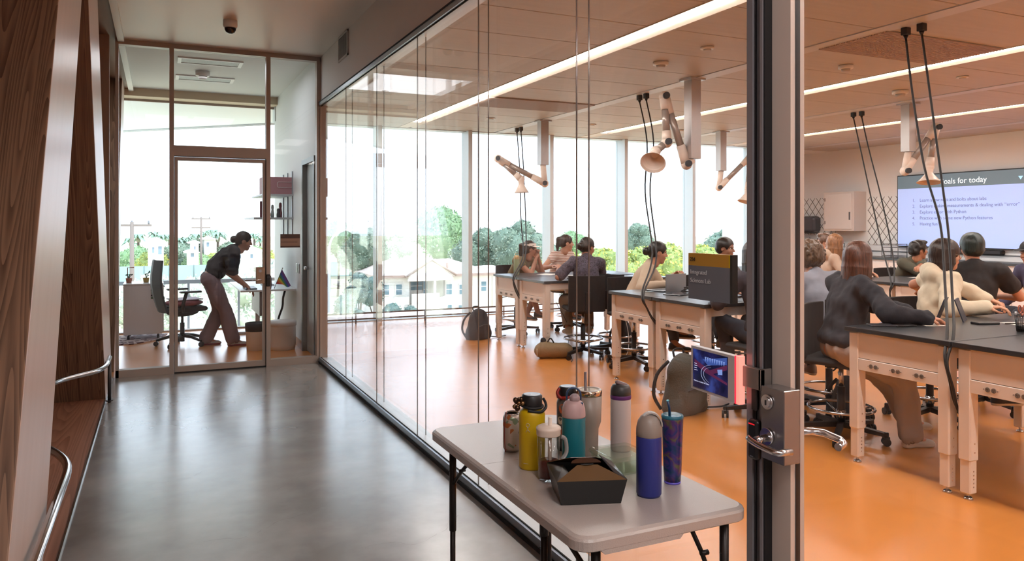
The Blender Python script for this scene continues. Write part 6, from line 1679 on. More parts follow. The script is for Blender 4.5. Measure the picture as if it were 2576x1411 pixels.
# middle table
t = thing('laptop', 'open silver grey laptop on the middle table in front of the bun-haired person', 'laptop', (4.62, 6.28, LT), 0.25)
b = B(); b.box((0, 0, .008), (.31, .22, .014), ch=.003); b.obj('keyboard_base', mat('laptop_grey', '#8f949a', .35, .6), t, world=False)
b = B(); b.box((0, -.135, .085), (.31, .008, .18), M=None); o = b.obj('display_lid', mat('laptop_grey', '#8f949a', .35, .6), t, world=False)
b = B(); b.box((0, 0, .0155), (.27, .10, .002)); b.obj('keys', M_BLACK, t, world=False)
slab('notebook', 'large dark blue notebook lying on the middle table near its clipped edge', 'notebook', 4.72, 5.55, 0.34, 0.30, 0.018, 0.05, mat('navy_cover', '#3d4a5c', .4))
slab('tablet', 'dark tablet on the middle table beside the cables', 'tablet', 4.50, 5.88, 0.28, 0.20, 0.010, 0.3, mat('tablet_black', '#20242c', .2), parts='casing')
slab('paper_sheet', 'white sheet across the middle table behind the notebook', 'paper', 5.05, 5.85, 0.42, 0.30, 0.0012, 0.1, M_PAPER, parts='sheet')
t = thing('cable_heap', 'tangle of black instrument leads on the middle table', 'cables', (4.78, 6.02, LT))
rng = random.Random(5); b = B()
for k in range(5): b.tube(smooth_path([(rng.uniform(-.12, .12), rng.uniform(-.08, .08), 0.006 + rng.random() * 0.05) for _ in range(6)], 5), 0.004, 5)
b.obj('leads', M_BLACK, t, world=False)
b = B(); b.box((0.02, 0, 0.022), (.09, .06, .044), ch=.006); b.obj('clamp_box', M_GREY, t, world=False)
slab('clear_ruler', 'clear plastic ruler at the left edge of the middle table', 'ruler', 4.32, 6.24, .26, .035, .003, .1, mat('clear_edge', '#c9dbe4', .1), parts='blade')
# farthest table
t = thing('green_bottle', 'pale green bottle with a tan lid and loop on the farthest table', 'bottle', (4.30, 9.10, LT))
b = B(); b.lathe([(0, 0), (.036, 0), (.038, .005), (.038, .20), (.034, .212)], (0, 0, 0), 24); b.obj('body', mat('sage_coat', '#9aa07c', .45), t, world=False)
b = B(); b.lathe([(.037, .205), (.038, .21), (.037, .24), (.025, .256), (0, .258)], (0, 0, 0), 24); b.tube([(-.02, 0, .25), (-.015, 0, .285), (.015, 0, .285), (.02, 0, .25)], .005, 6); b.obj('lid', mat('tan_lid', '#c9ab7c', .45), t, world=False)
for (x, y, w, d, h, rz, c, lab) in ((4.72, 8.06, .34, .24, .012, .1, '#3a3f4c', 'dark blue folder at the bottom of the book pile on the clipped table corner'), (4.70, 8.10, .24, .18, .022, .2, '#c58e52', 'orange brown notebook in the book pile on the clipped table corner'), (4.66, 8.14, .20, .14, .008, .0, '#e6e0da', 'white pad on top of the book pile on the clipped table corner')):
    z = {.012: LT, .022: LT + .012, .008: LT + .034}[h]
    slab('notebook', lab, 'notebook', x, y, w, d, h, rz, mat('cover_' + c, c, .5), z=z)
slab('paper_sheet', 'white sheet propped in front of the visor wearer', 'paper', 4.72, 9.0, .26, .22, .0012, .6, M_PAPER, parts='sheet')
slab('paper_sheet', 'white open booklet leaning beside the mullion on the farthest table', 'paper', 5.30, 8.75, .36, .26, .006, -.3, M_PAPER, parts='sheet')
slab('laptop_sleeve', 'dark closed laptop near the centre of the farthest table', 'laptop', 5.0, 8.45, .30, .20, .018, .2, mat('dark_cover', '#26262c', .5))
slab('clipboard', 'dark board at the right end of the farthest table pair', 'board', 5.55, 8.6, .34, .24, .006, .1, mat('navy_cover', '#3d4a5c', .4))
slab('paper_sheet', 'white sheet under the folded arms on the second-row table', 'paper', 8.75, 6.46, .40, .25, .0012, .05, M_PAPER, parts='sheet')
slab('phone', 'black phone on the second-row table just left of the cream hoodie', 'phone', 8.6, 6.15, .16, .08, .02, .4, M_BLACK, parts='casing')
for k, (pts, lab) in enumerate(((((4.30, 8.0, .62), (4.45, 7.95, .3), (4.36, 7.85, .02), (4.30, 7.6, .008), (4.20, 7.45, .008)), 'thin dark charging cord from the clipped table down to the floor'), (((5.1, 7.9, .7), (5.05, 7.6, .3), (4.98, 7.5, .05), (4.8, 7.4, .008)), 'thin white charging cord hanging beside the plum shirt'))):
    t = thing('charging_cord', lab, 'cord', pts[-1]); b = B(); b.tube(smooth_path(list(pts), 6), .0035, 5); b.obj('cable', M_BLACK if k == 0 else M_WHITE, t)

# ------------------------------------------------------------------ the office
t = thing('pedestal_cabinet', 'white rolling pedestal cabinet with small pots on top', 'cabinet', (-0.17, 11.55, 0))
b = B(); b.bb(-.42, .05, 11.30, 11.80, .075, .735, ch=.004); b.obj('body', mat('pedestal_white', '#dcdee3', .3, .1), t)
b = B(); b.bb(-.425, .065, 11.295, 11.81, .735, .755, ch=.003); b.obj('top', mat('pedestal_white', '#dcdee3', .3, .1), t)
for z0_, z1_ in ((.10, .40), (.41, .57), (.58, .73)):
    d = B(); d.bb(.052, .068, 11.31, 11.79, z0_, z1_, ch=.002); d = d.obj('drawer', mat('pedestal_white', '#dcdee3', .3, .1), t)
    b = B(); b.bb(.068, .082, 11.45, 11.65, z1_ - .04, z1_ - .025); b.obj('handle', M_GREY, d)
for (x, y) in ((-.36, 11.34), (.0, 11.36), (-.36, 11.74), (.0, 11.74)):
    b = B(); b.cyl((x - .015, y, .03), (x + .015, y, .03), .030, n=14); b.cyl((x, y, .03), (x, y, .078), .008, n=8); b.obj('caster', M_BLACK, t)
t = thing('sticker_sheet', 'sheet of green and dark stickers on the pedestal side', 'sticker', (-.03, 11.298, .62))
b = B()
for i in range(3):
    for j in range(4): b.box((-.075 + .036 * i, 11.2985, .56 + .034 * j), (.030, .001, .026), mi=(i + j) % 3)
b.obj('stickers', [mat('stk_green', '#4d6b58', .5), mat('stk_dark', '#2e3138', .5), mat('stk_pale', '#98a8a0', .5)], t)
def pot(lab, x, y, c, kind):
    t = thing('potted_plant', lab, 'plant', (x, y, .755)); b = B(); b.lathe([(0, 0), (.032, 0), (.04, .055), (.042, .062), (.036, .062), (.034, .052), (0, .052)], (0, 0, 0), 18); b.obj('pot', mat('pot_' + c, c, .6), t, world=False)
    rng = random.Random(int(x * 100)); b = B()
    for k in range(9):
        a = rng.uniform(0, 6.28); l = rng.uniform(.04, .10 if kind else .06)
        tip = (math.cos(a) * l * .7, math.sin(a) * l * .7, .055 + l)
        b.tube([(0, 0, .05), (tip[0] * .4, tip[1] * .4, .05 + l * .7), tip], .003, 5); b.ball(tip, (.011, .011, .007), 6)
    b.obj('leaves', mat('office_leaf', '#3e5546', .6), t, world=False); return t
pot('small succulent in a terracotta coloured pot, leftmost on the pedestal', -.36, 11.55, '#b5705c', 0)
pot('taller sprig in an ochre pot, middle of the pedestal', -.15, 11.55, '#b08f4a', 1)
t = thing('figurine', 'tiny bluish ornament, rightmost on the pedestal', 'ornament', (-.02, 11.5, .755)); b = B(); b.ball((0, 0, .02), (.028, .02, .02), 12); b.ball((-.015, 0, .05), (.018, .012, .02), 10); b.ball((.015, 0, .05), (.018, .012, .02), 10); b.obj('body', mat('blue_ceramic', '#5f6f92', .3), t, world=False)
t = thing('paper_lantern', 'small red frame standing behind the succulent', 'ornament', (-.38, 11.68, .755)); b = B(); b.tube([(0, 0, 0), (0, 0, .2), (.08, 0, .2)], .006, 6); b.obj('stand', mat('red_frame', '#9c4a42', .5), t, world=False)
t = thing('rug', 'pink and mauve leopard print rug under the pedestal', 'rug', (-.35, 11.2, 0))
def leopard():
    m = mat('leopard_print', '#c9b4b8', .9); tr = m.node_tree; bs = tr.nodes['Principled BSDF']; co = tr.nodes.new('ShaderNodeTexCoord'); v = tr.nodes.new('ShaderNodeTexVoronoi'); v.inputs['Scale'].default_value = 11
    tr.links.new(co.outputs['Object'], v.inputs['Vector']); r = tr.nodes.new('ShaderNodeValToRGB'); e = r.color_ramp.elements; e[0].position = .18; e[0].color = srgb('#a07f88'); e[1].position = .46; e[1].color = srgb('#d2c1c3'); a = e.new(.26); a.color = srgb('#553a44'); c_ = e.new(.38); c_.color = srgb('#6a4a55')
    r.color_ramp.interpolation = 'CONSTANT'; tr.links.new(v.outputs['Distance'], r.inputs[0]); tr.links.new(r.outputs[0], bs.inputs['Base Color']); return m
b = B(); b.prism([(-1.1, 10.95), (-.28, 10.95), (.02, 11.25), (.12, 11.8), (-1.1, 11.8)], 0.001, .012); b.obj('pile', leopard(), t)
# office chair
t = thing('office_chair', 'black office chair with a pink cushion left of the bending person', 'chair', (.28, 10.62, 0), math.radians(-75))
b = B(); b.box((0, .02, .475), (.48, .46, .06), ch=.02); b.ball((0, 0, .43), (.2, .2, .06), 16); b.obj('seat', M_FABB, t, world=False, bevel=.01)
b = B(); n = 8; vs = []
for k in range(n + 1):
    z = .44 + .66 * k / n
    y = -.24 - .05 * math.sin(k / n * 3.14) - .06 * (k / n)
    w = .20 + .02 * math.sin(k / n * 3.14)
    for (x_, dy) in ((-w, .02), (0, -.015), (w, .02), (w, -.005), (0, -.04), (-w, -.005)): vs.append((x_, y + dy, z))
fs = []
for k in range(n):
    for j in range(6): fs.append((k * 6 + j, k * 6 + (j + 1) % 6, (k + 1) * 6 + (j + 1) % 6, (k + 1) * 6 + j))
fs += [tuple(range(6)), tuple(n * 6 + j for j in range(5, -1, -1))]
b.add(vs, fs); b.obj('backrest', mat('mesh_back', '#3c454e', .6), t, world=False)
for sg in (-1, 1):
    b = B(); b.box((sg * .27, .02, .70), (.08, .26, .025), ch=.01); b.tube([(sg * .27, -.03, .69), (sg * .27, -.07, .55), (sg * .22, -.06, .45)], .022, 8); b.obj('armrest', M_BLACK, t, world=False)
b = B(); b.cyl((0, 0, .28), (0, 0, .44), .016, n=12); b.cyl((0, 0, .05), (0, 0, .29), .028, n=14); b.obj('gas_column', M_BLACK, t, world=False)
for k in range(5):
    a = 2 * math.pi * k / 5 + .5
    lb = B(); lb.tube([(0, 0, .13), (.15 * math.cos(a), .15 * math.sin(a), .115), (.31 * math.cos(a), .31 * math.sin(a), .07)], .02, 8, rad=[.026, .022, .015]); l = lb.obj('leg', M_BLACK, t, world=False)
    cb = B(); cb.cyl((.31 * math.cos(a) - .02 * math.sin(a), .31 * math.sin(a) + .02 * math.cos(a), .03), (.31 * math.cos(a) + .02 * math.sin(a), .31 * math.sin(a) - .02 * math.cos(a), .03), .03, n=14); cb.obj('caster', M_BLACK, l, world=False)
f = Field((-.26, -.24, .49), (.26, .28, .62), .01); f.ell((0, .02, .545), (.23, .23, .045), None, .02); f.noise(.004, 18, 3)
cu = thing('seat_cushion', 'dusty pink cushion with a pale top on the office chair', 'cushion', (.28, 10.62, .5), math.radians(-75))
o = sdf_obj('cushion_body', f, mat('pink_cushion', '#a8606a', .8), cu); o.location.z = -.5
b = B(); b.box((0, .03, .592 - .5), (.34, .36, .012), ch=.005); b.obj('pale_top', mat('pale_cushion_top', '#d8cfe0', .8), cu, world=False)
# desk
t = thing('standing_desk', 'white sit-stand desk at the office wall', 'desk', (1.25, 10.6, 0))
b = B(); b.bb(.93, 1.605, 10.02, 11.62, .700, .722, ch=.003); b.obj('desktop', mat('desk_white', '#eceef0', .35), t)
for y in (10.35, 11.35):
    b = B(); b.bb(1.25, 1.31, y - .04, y + .04, .03, .69); b.bb(.85, 1.58, y - .035, y + .035, .0, .035, ch=.005); b.bb(1.26, 1.30, y - .3, y + .3, .66, .70); b.obj('leg', mat('desk_leg', '#d7dade', .35, .2), t)
b = B(); b.bb(1.20, 1.24, 10.4, 11.3, .35, .70); b.obj('privacy_panel', mat('desk_panel', '#a7a2a4', .5), t)
def smallbox(name, lab, cat, x0, x1, y0, y1, z0, z1, m, part='body', group=None):
    t = thing(name, lab, cat, ((x0 + x1) / 2, (y0 + y1) / 2, z0), 0, group); b = B(); b.bb(x0, x1, y0, y1, z0, z1, ch=.002); b.obj(part, m, t); return t
smallbox('keyboard', 'dark keyboard under the hands of the bending person', 'keyboard', 1.0, 1.14, 10.12, 10.50, .7225, .738, M_BLACK, 'keys')
t = thing('monitor', 'thin pale monitor turned edge-on beside the office door handle', 'monitor', (1.33, 10.8, .722)); b = B(); b.bb(1.32, 1.345, 10.5, 11.1, .80, 1.15, ch=.004); b.obj('panel', mat('monitor_shell', '#cdd6dd', .3), t); b = B(); b.bb(1.34, 1.37, 10.77, 10.83, .722, .95); b.bb(1.27, 1.43, 10.7, 10.9, .722, .732); b.obj('stand', M_GREY, t)
# wall shelves
t = thing('wall_shelf', 'upper grey wall shelf carrying a flat pink box', 'shelf', (1.45, 10.6, 1.93)); b = B(); b.bb(1.22, 1.612, 10.30, 11.5, 1.925, 1.945); b.obj('board', mat('shelf_grey', '#b9c0c4', .4), t)
smallbox('pink_box', 'wide pink box with a pale outlined label on the upper office shelf', 'box', 1.24, 1.60, 10.34, 10.75, 1.946, 2.17, mat('pink_board', '#a8757c', .6))
t = thing('box_label', 'pale rounded outline on the pink box', 'label', (1.5, 10.335, 2.06)); b = B(); b.tube([(1.60, 10.337, 2.105), (1.43, 10.337, 2.105), (1.415, 10.337, 2.09), (1.415, 10.337, 2.045), (1.43, 10.337, 2.03), (1.60, 10.337, 2.03)], .0025, 5); b.obj('outline', M_WHITE, t)
t = thing('wall_shelf', 'lower grey wall shelf with ornaments in the office', 'shelf', (1.35, 10.6, 1.62)); b = B(); b.bb(1.12, 1.612, 10.30, 11.5, 1.615, 1.64); b.obj('board', mat('shelf_grey', '#b9c0c4', .4), t)
t = thing('shelf_rails', 'vertical grey shelf rails on the office wall', 'rail', (1.61, 10.8, 1.3))
for y in (10.36, 10.75, 11.15): b = B(); b.bb(1.60, 1.613, y - .015, y + .015, 1.35, 2.25); b.obj('rail', mat('shelf_rail', '#9ea6aa', .4, .3), t)
smallbox('picture_frame', 'dark picture frame with a red lower half on the lower office shelf', 'frame', 1.24, 1.36, 10.70, 10.72, 1.641, 1.86, mat('red_brown', '#7a4048', .5), 'frame')
rng = random.Random(8)
for k, (x, c, h_, lab) in enumerate(((1.32, '#dfe3e6', .14, 'white figurine beside the red frame'), (1.37, '#b7c0bd', .17, 'pale green figurine on the lower shelf'), (1.44, '#3c3c46', .12, 'dark figurine on the lower shelf, under the round one'), (1.47, '#7f3a48', .20, 'tall wine red figurine, rightmost on the lower shelf'))):
    t = thing('figurine', lab, 'ornament', (x, 10.42 + .03 * (k % 2), 1.6405), 0, 'figurines on the lower office shelf'); b = B(); m_ = mat('fig' + c, c, .4)
    b.lathe([(0, 0), (.022, 0), (.024, h_ * .3), (.016, h_ * .6), (.02, h_ * .75), (.016, h_ * .95), (0, h_)], (0, 0, 0), 14); b.obj('body', m_, t, world=False)
t = thing('name_plate', 'brown and tan name plate on the office glass', 'sign', (1.32, PY + .04, 1.29))
b = B(); b.bb(1.218, 1.428, PY + .034, PY + .044, 1.292, 1.442); b.obj('tan_plate', mat('plate_tan', '#957a6a', .5), t)
b = B(); b.bb(1.218, 1.428, PY + .031, PY + .034, 1.394, 1.442); b.bb(1.218, 1.428, PY + .031, PY + .034, 1.292, 1.310); b.obj('brown_band', mat('plate_brown', '#4a332c', .5), t)
b = B()
for i, z in enumerate((1.359, 1.345)):
    for k in range(14): b.bb(1.228 + .0125 * k, 1.228 + .0125 * k + .009, PY + .0325, PY + .034, z, z + .005)
for k in range(3): b.bb(1.228 + .012 * k, 1.236 + .012 * k, PY + .029, PY + .031, 1.412, 1.429)
b.obj('plate_print', mat('plate_print', '#5f4a40', .5), t)
t = thing('pride_flag', 'small rainbow flag on a stick standing on the office desk', 'flag', (1.39, 10.12, .722))
b = B(); b.tube([(1.35, 10.14, .724), (1.45, 10.12, .98)], .004, 6); b.ball((1.451, 10.12, .985), .008, 8); b.obj('stick', M_BLACK, t)
b = B(); cols = ['#6a3f8c', '#3a57a8', '#3f8c5a', '#d9c23c', '#dd7f30', '#c23a34']
top0 = Vector((1.447, 10.118, .965)); bot0 = Vector((1.36, 10.135, .75))
for k in range(6):
    a = k / 6; a2 = (k + 1) / 6
    A_ = top0.lerp(bot0, a * .85); B_ = top0.lerp(bot0, a2 * .85)
    C_ = Vector((1.55 - .12 * a2, 10.09, .76 - .02 * math.sin(a2 * 5))); D_ = Vector((1.55 - .12 * a, 10.09, .76 - .02 * math.sin(a * 5)))
    b.add([A_, B_, C_, D_], [(0, 1, 2, 3)], k)
o = b.obj('flag_cloth', [mat('flag' + c, c, .7) for c in cols], t); md = o.modifiers.new('s', 'SOLIDIFY'); md.thickness = .001
t = thing('desk_ornament', 'mesh ornament with dark antennae on the office desk', 'ornament', (1.28, 10.12, .722)); b = B(); b.lathe([(0, 0), (.03, 0), (.04, .05), (.035, .13), (.03, .17), (0, .18)], (0, 0, 0), 14); b.tube([(0, 0, .18), (-.012, 0, .235)], .003, 5); b.tube([(0, 0, .18), (.014, 0, .23)], .003, 5); b.obj('body', mat('mesh_ornament', '#6d5a66', .5, noise=(60, .6)), t, world=False)
t = thing('light_switch', 'pair of chrome switch plates on the office wall', 'switch', (1.61, 9.98, 1.0))
for y in (9.98, 9.86): b = B(); b.bb(1.603, 1.614, y - .035, y + .035, .93, 1.05, ch=.003); b.obj('plate', mat('switch_steel', '#a2a6a8', .3, .6), t)
t = thing('cable_chain', 'black cable chain hanging under the office desk', 'cable', (1.46, 10.2, .3)); b = B(); b.tube(smooth_path([(1.50, 10.22, .70), (1.47, 10.2, .60), (1.46, 10.2, .48), (1.42, 10.2, .36), (1.40, 10.2, .28)], 6), .014, 7); b.obj('chain', M_BLACK, t)
t = thing('waste_bin', 'white waste bin with a dark liner folded over its rim beside the desk', 'bin', (1.10, 9.86, 0)); b = B(); b.lathe([(0, 0), (.115, 0), (.125, .24), (.128, .25)], (0, 0, 0), 28); b.obj('bin_body', mat('bin_white', '#f0f1f3', .4), t, world=False); b = B(); b.lathe([(.131, .235), (.133, .33), (.128, .335), (.12, .33), (.11, .2)], (0, 0, 0), 28); b.obj('liner', mat('bin_liner', '#3b3a3f', .5), t, world=False)
t = thing('storage_tub', 'large white round tub with a lid right of the waste bin', 'tub', (1.40, 9.78, 0)); b = B(); b.lathe([(0, 0), (.150, 0), (.160, .06), (.160, .29), (.165, .30)], (0, 0, 0), 32); b.obj('tub_body', mat('tub_white', '#eceded', .45), t, world=False); b = B(); b.lathe([(.168, .29), (.170, .33), (.165, .352), (0, .358)], (0, 0, 0), 32); b.obj('lid', mat('tub_lid', '#f2f3f3', .4), t, world=False)

# ------------------------------------------------------------------ outdoors
GZ = -6.5
b = B(); b.bb(-260, 320, 12.6, 520, GZ - 0.5, GZ)
o = b.obj('ground', mat('dry_field', '#cfc6a8', 0.95, noise=(0.08, 0.22))); struct(o)
b = B(); b.bb(14, 90, 34, 52, GZ, GZ + 0.03); b.bb(-6, 90, 70, 78, GZ, GZ + 0.03); o = b.obj('pavement', mat('pale_pavement', '#d3d0c8', 0.9)); struct(o)
# guard rail of the terrace
t = thing('terrace_rail', 'pale metal guard rail outside the office window', 'railing', (0.4, 13.2, 0))
b = B(); b.bb(-3, 1.9, 13.2, 13.26, .60, .66); b.bb(-3, 1.9, 13.2, 13.24, -.35, -.31); b.obj('top_rail', mat('rail_pale', '#9fa9b0', .5, .3), t)
bb_ = B(); bb_.box((0, 0, 0), (.035, .03, .95)); me = bb_.mesh('baluster', mat('rail_pale', '#9fa9b0', .5, .3))
for k in range(14): share('baluster', me, t, (-3.0 + .38 * k, .03, .13))
b = B(); b.bb(-5, 11.2, 12.2, 13.4, -.75, -.35); o = b.obj('terrace_slab', mat('terrace_pale', '#cfccc6', .9)); struct(o)

def leaf_mesh(name, R_, n, size, seed, mats, squash=(1, 1, 1), lobes=9, core=True, gap=0.0):
    rng = np.random.RandomState(seed)
    cs = []
    for k in range(lobes):
        v = rng.normal(size=3); v /= np.linalg.norm(v); rr = rng.uniform(.25, .62); cs.append((v * rr * np.array(squash) * R_, R_ * rng.uniform(.34, .52)))
    cs.append((np.zeros(3), R_ * .62))
    V = []; Q = []; MI = []
    w = np.array([c[1] ** 2 for c in cs]); w /= w.sum()
    pick = rng.choice(len(cs), n, p=w)
    for i in range(n):
        c, r = cs[pick[i]]
        v = rng.normal(size=3); v /= np.linalg.norm(v); v[2] = abs(v[2]) * .9 + v[2] * .1 if rng.rand() < .3 else v[2]
        p = c + v * r * rng.uniform(.82, 1.06) * np.array([1, 1, .92])
        a = rng.normal(size=3); a /= np.linalg.norm(a); b_ = np.cross(a, rng.normal(size=3)); b_ /= np.linalg.norm(b_)
        s = size * rng.uniform(.6, 1.4)
        o = len(V); V += [p - a * s, p + b_ * s * .5, p + a * s, p - b_ * s * .5]; Q.append((o, o + 1, o + 2, o + 3)); MI.append(rng.randint(0, len(mats)))
    if core:
        for (c, r) in cs:
            o = len(V); k1, k2 = 6, 8
            for i in range(k1 + 1):
                for j in range(k2):
                    t_, p_ = math.pi * i / k1, 2 * math.pi * j / k2
                    rr = r * .86 * (1 + .12 * math.sin(5 * t_ + 3 * p_)); V.append(c + np.array([math.sin(t_) * math.cos(p_), math.sin(t_) * math.sin(p_), math.cos(t_)]) * rr)
            for i in range(k1):
                for j in range(k2): Q.append((o + i * k2 + j, o + i * k2 + (j + 1) % k2, o + (i + 1) * k2 + (j + 1) % k2, o + (i + 1) * k2 + j)); MI.append(0)
    me = bpy.data.meshes.new(name); V = np.array(V); Q = np.array(Q)
    me.vertices.add(len(V)); me.vertices.foreach_set('co', V.astype(np.float32).ravel()); me.loops.add(len(Q) * 4); me.loops.foreach_set('vertex_index', Q.astype(np.int32).ravel()); me.polygons.add(len(Q)); me.polygons.foreach_set('loop_start', np.arange(len(Q), dtype=np.int32) * 4)
    for m in mats: me.materials.append(m)
    me.update(calc_edges=True); me.polygons.foreach_set('material_index', np.array(MI, dtype=np.int32)); me.update(); return me
def lm(n, cols): return [mat(n + str(i), c, .8) for i, c in enumerate(cols)]
G1 = lm('pine', ['#7c9a70', '#a4bf90', '#8fac86']); G2 = lm('olive', ['#6f8270', '#a0ae9b', '#8a9c88']); G3 = lm('yellow', ['#8f9f5a', '#d3c862', '#b5c07a']); G4 = lm('pale', ['#b9c3b0', '#cfd3c6', '#c9bdb4']); G5 = lm('dark', ['#6b827c', '#8aa398'])
crowns = {'pine': leaf_mesh('crown', 5.0, 6500, .20, 1, G1, (1.05, 1.05, .75)), 'olive': leaf_mesh('crown', 4.0, 6500, .15, 2, G2, (1.2, 1.2, .9), 12), 'yellow': leaf_mesh('crown', 3.6, 5000, .17, 3, G3, (1.2, 1.2, .8)), 'pale': leaf_mesh('crown', 3.6, 6000, .13, 4, G4, (1.0, 1.0, 1.1), 12), 'dark': leaf_mesh('crown', 2.2, 2500, .13, 5, G5)}
tb = B(); tb.tube([(0, 0, 0), (.12, 0, .4), (0, .1, 1.0)], .06, 8, rad=[.07, .055, .035])
tb.tube([(.1, 0, .5), (.35, .1, .85)], .03, 6, rad=[.035, .02]); tb.tube([(.08, 0, .55), (-.3, -.1, .9)], .03, 6, rad=[.035, .02])
trunk = tb.mesh('trunk', mat('bark', '#6d5f55', .9))
def tree(kind, lab, u_x, y, ztop, sc, label_group='trees beyond the lab windows', sz=None):
    base = {'pine': 5.0 * .95, 'olive': 4.0, 'yellow': 3.6 * .95, 'pale': 3.6 * 1.05, 'dark': 2.2}[kind] * sc
    sz = sz or sc
    zc = ztop - base * sz / sc * .92
    t = thing('tree', lab, 'tree', (u_x, y, GZ), 0, label_group)
    c = share('crown', crowns[kind], t, (0, 0, zc - GZ), (0, 0, u_x), (sc, sc, sz)); h_ = max(zc - GZ, 1.0)
    k = share('trunk', trunk, t, (0, 0, 0), (0, 0, u_x * 2), (h_ * .32, h_ * .32, h_))
    return t
# x, y from sight lines; ztop from where the crown tops stand against the sky
def at(u, v, y):
    a = (u - 1288) / 1913.; r0 = .42181 + a * .90668; r1 = .90668 - a * .42181; k = y / r1
    return (k * r0, y, H_EYE - (v - 564) / 1913. * k)
for (kind, u, v, y, sc, lab) in (
    ('pine', 850, 535, 85, .62, 'bright green tree at the left end of the lab windows, behind the street lamp'),
    ('olive', 905, 560, 70, .75, 'grey green tree between the street lamp and the first mullion'),
    ('pale', 985, 545, 80, .95, 'pale almost leafless tree left of the tall pine'),
    ('pine', 1110, 490, 95, 1.05, 'tall broad pine above the white house, the largest tree'),
    ('olive', 1215, 560, 80, 1.0, 'dark olive tree just right of the tall pine, behind the house roof'),
    ('olive', 1290, 540, 75, .98, 'feathery grey green tree behind the visor wearer'),
    ('olive', 1345, 575, 72, .75, 'small grey green tree left of the thick mullion'),
    ('pine', 1435, 565, 100, .62, 'distant round pine above the yellow trees'),
    ('yellow', 1430, 612, 62, .80, 'yellow green tree behind the ponytail'),
    ('yellow', 1520, 600, 58, .80, 'yellow flowering tree between the two right mullions'),
    ('olive', 1605, 553, 85, .70, 'blue green tree top right of the fourth mullion'),
    ('yellow', 1665, 580, 56, 1.0, 'large yellow green tree left of the yellow room sign'),
    ('yellow', 1760, 590, 60, .9, 'yellow green tree behind the yellow room sign'),
    ('yellow', 1590, 640, 50, .6, 'low yellow bush behind the bun-haired person'),
    ('olive', 1830, 560, 75, .8, 'grey green tree at the right end of the lab windows')):
    p = at(u, v, y); tree(kind, lab, p[0], p[1], p[2], sc)
for (u, v, y, sc, lab) in ((905, 690, 48, .55, 'dark shrub below the grey green tree'), (940, 700, 46, .5, 'shrub with pale flowers at the first mullion'), (985, 768, 52, .62, 'dark shrub at the left foot of the white house'), (1035, 772, 52, .45, 'small dark shrub under the house stairs'), (870, 745, 40, .5, 'low shrub by the car park'), (620, 640, 45, 1.0, 'large pale green bush outside the office window'), (470, 690, 40, .7, 'pale bush outside the office, left of the bending person'), (365, 680, 42, .6, 'pale bush behind the potted plants')):
    p = at(u, v, y); tree('dark' if u > 800 else 'pale', lab, p[0], p[1], p[2], sc, 'shrubs outside')
# palms and trees far beyond the office window
pb = B(); rng = random.Random(2)
for k in range(26):
    a = 2 * math.pi * k / 13 + rng.uniform(-.1, .1); el = rng.uniform(-.5, .8); L = 1.5
    pts = [(0, 0, 0), (math.cos(a) * L * .5, math.sin(a) * L * .5, el * .6 + .15), (math.cos(a) * L, math.sin(a) * L, el * .6 - .45)]
    s = Vector((-math.sin(a), math.cos(a), 0)) * .22
    pb.add([Vector(pts[0]) - s * .2, Vector(pts[0]) + s * .2, Vector(pts[1]) + s, Vector(pts[1]) - s, Vector(pts[2])], [(0, 1, 2, 3), (3, 2, 4)])
pb.ball((0, 0, -.25), (.28, .28, .45), 8, mi=1)
palm = pb.mesh('fronds', [mat('palm_green', '#7f9c86', .8), mat('palm_skirt', '#9b9480', .9)])
PLAB = ['fan palm over the arched white house, tallest in the left office pane', 'fan palm just right of the left utility pole', 'fan palm right of the arched house', 'fan palm against the left mullion of the office door, taller', 'fan palm half behind the office door frame', 'fan palm left of the tall utility pole', 'fan palm just right of the tall utility pole', 'fan palm left of the bun of the bending person', 'fan palm close to the bun of the bending person', 'fan palm right of the bending head', 'fan palm at the right door jamb', 'fan palm at the far left beyond the office', 'low fan palm over the grey shed']
for k, (u, v) in enumerate(((388, 575), (348, 580), (405, 580), (425, 583), (450, 590), (497, 578), (515, 574), (535, 570), (548, 573), (640, 580), (655, 586), (330, 590), (470, 588))):
    y = 150 + 9 * (k % 4); p = at(u, v, y)
    t = thing('palm_tree', PLAB[k], 'tree', (p[0], p[1], GZ), 0, 'distant palms beyond the office window')
    s = 1.05 + .25 * (k % 3); share('fronds', palm, t, (0, 0, p[2] - GZ - 1.1 * s), (0, 0, k), (s, s, s)); h_ = p[2] - GZ - 1.2 * s
    tk = B(); tk.cyl((0, 0, 0), (0, 0, h_), .28, .2, n=7); tk.obj('trunk', mat('bark', '#6d5f55', .9), t, world=False)
for (u, v, y, k_, sc, lab) in ((345, 598, 150, 'pine', 1.0, 'hazy round tree left beyond the office window'), (380, 620, 140, 'yellow', .8, 'light green tree behind the utility pole'), (430, 612, 145, 'olive', .9, 'hazy tree at the office mullion'), (460, 585, 150, 'olive', 1.25, 'big hazy tree right of the office mullion'), (495, 620, 140, 'pine', .7, 'green tree behind the second pole'), (540, 622, 145, 'yellow', .9, 'pale green tree beside the bending person'), (590, 600, 150, 'olive', 1.0, 'hazy tree behind the bending head'), (640, 600, 150, 'pine', .9, 'hazy tree left of the office door jamb'), (665, 610, 140, 'yellow', .9, 'hazy tree at the office door jamb')):
    p = at(u, v, y); tree(k_, lab, p[0], p[1], p[2], sc, 'distant trees beyond the office window')
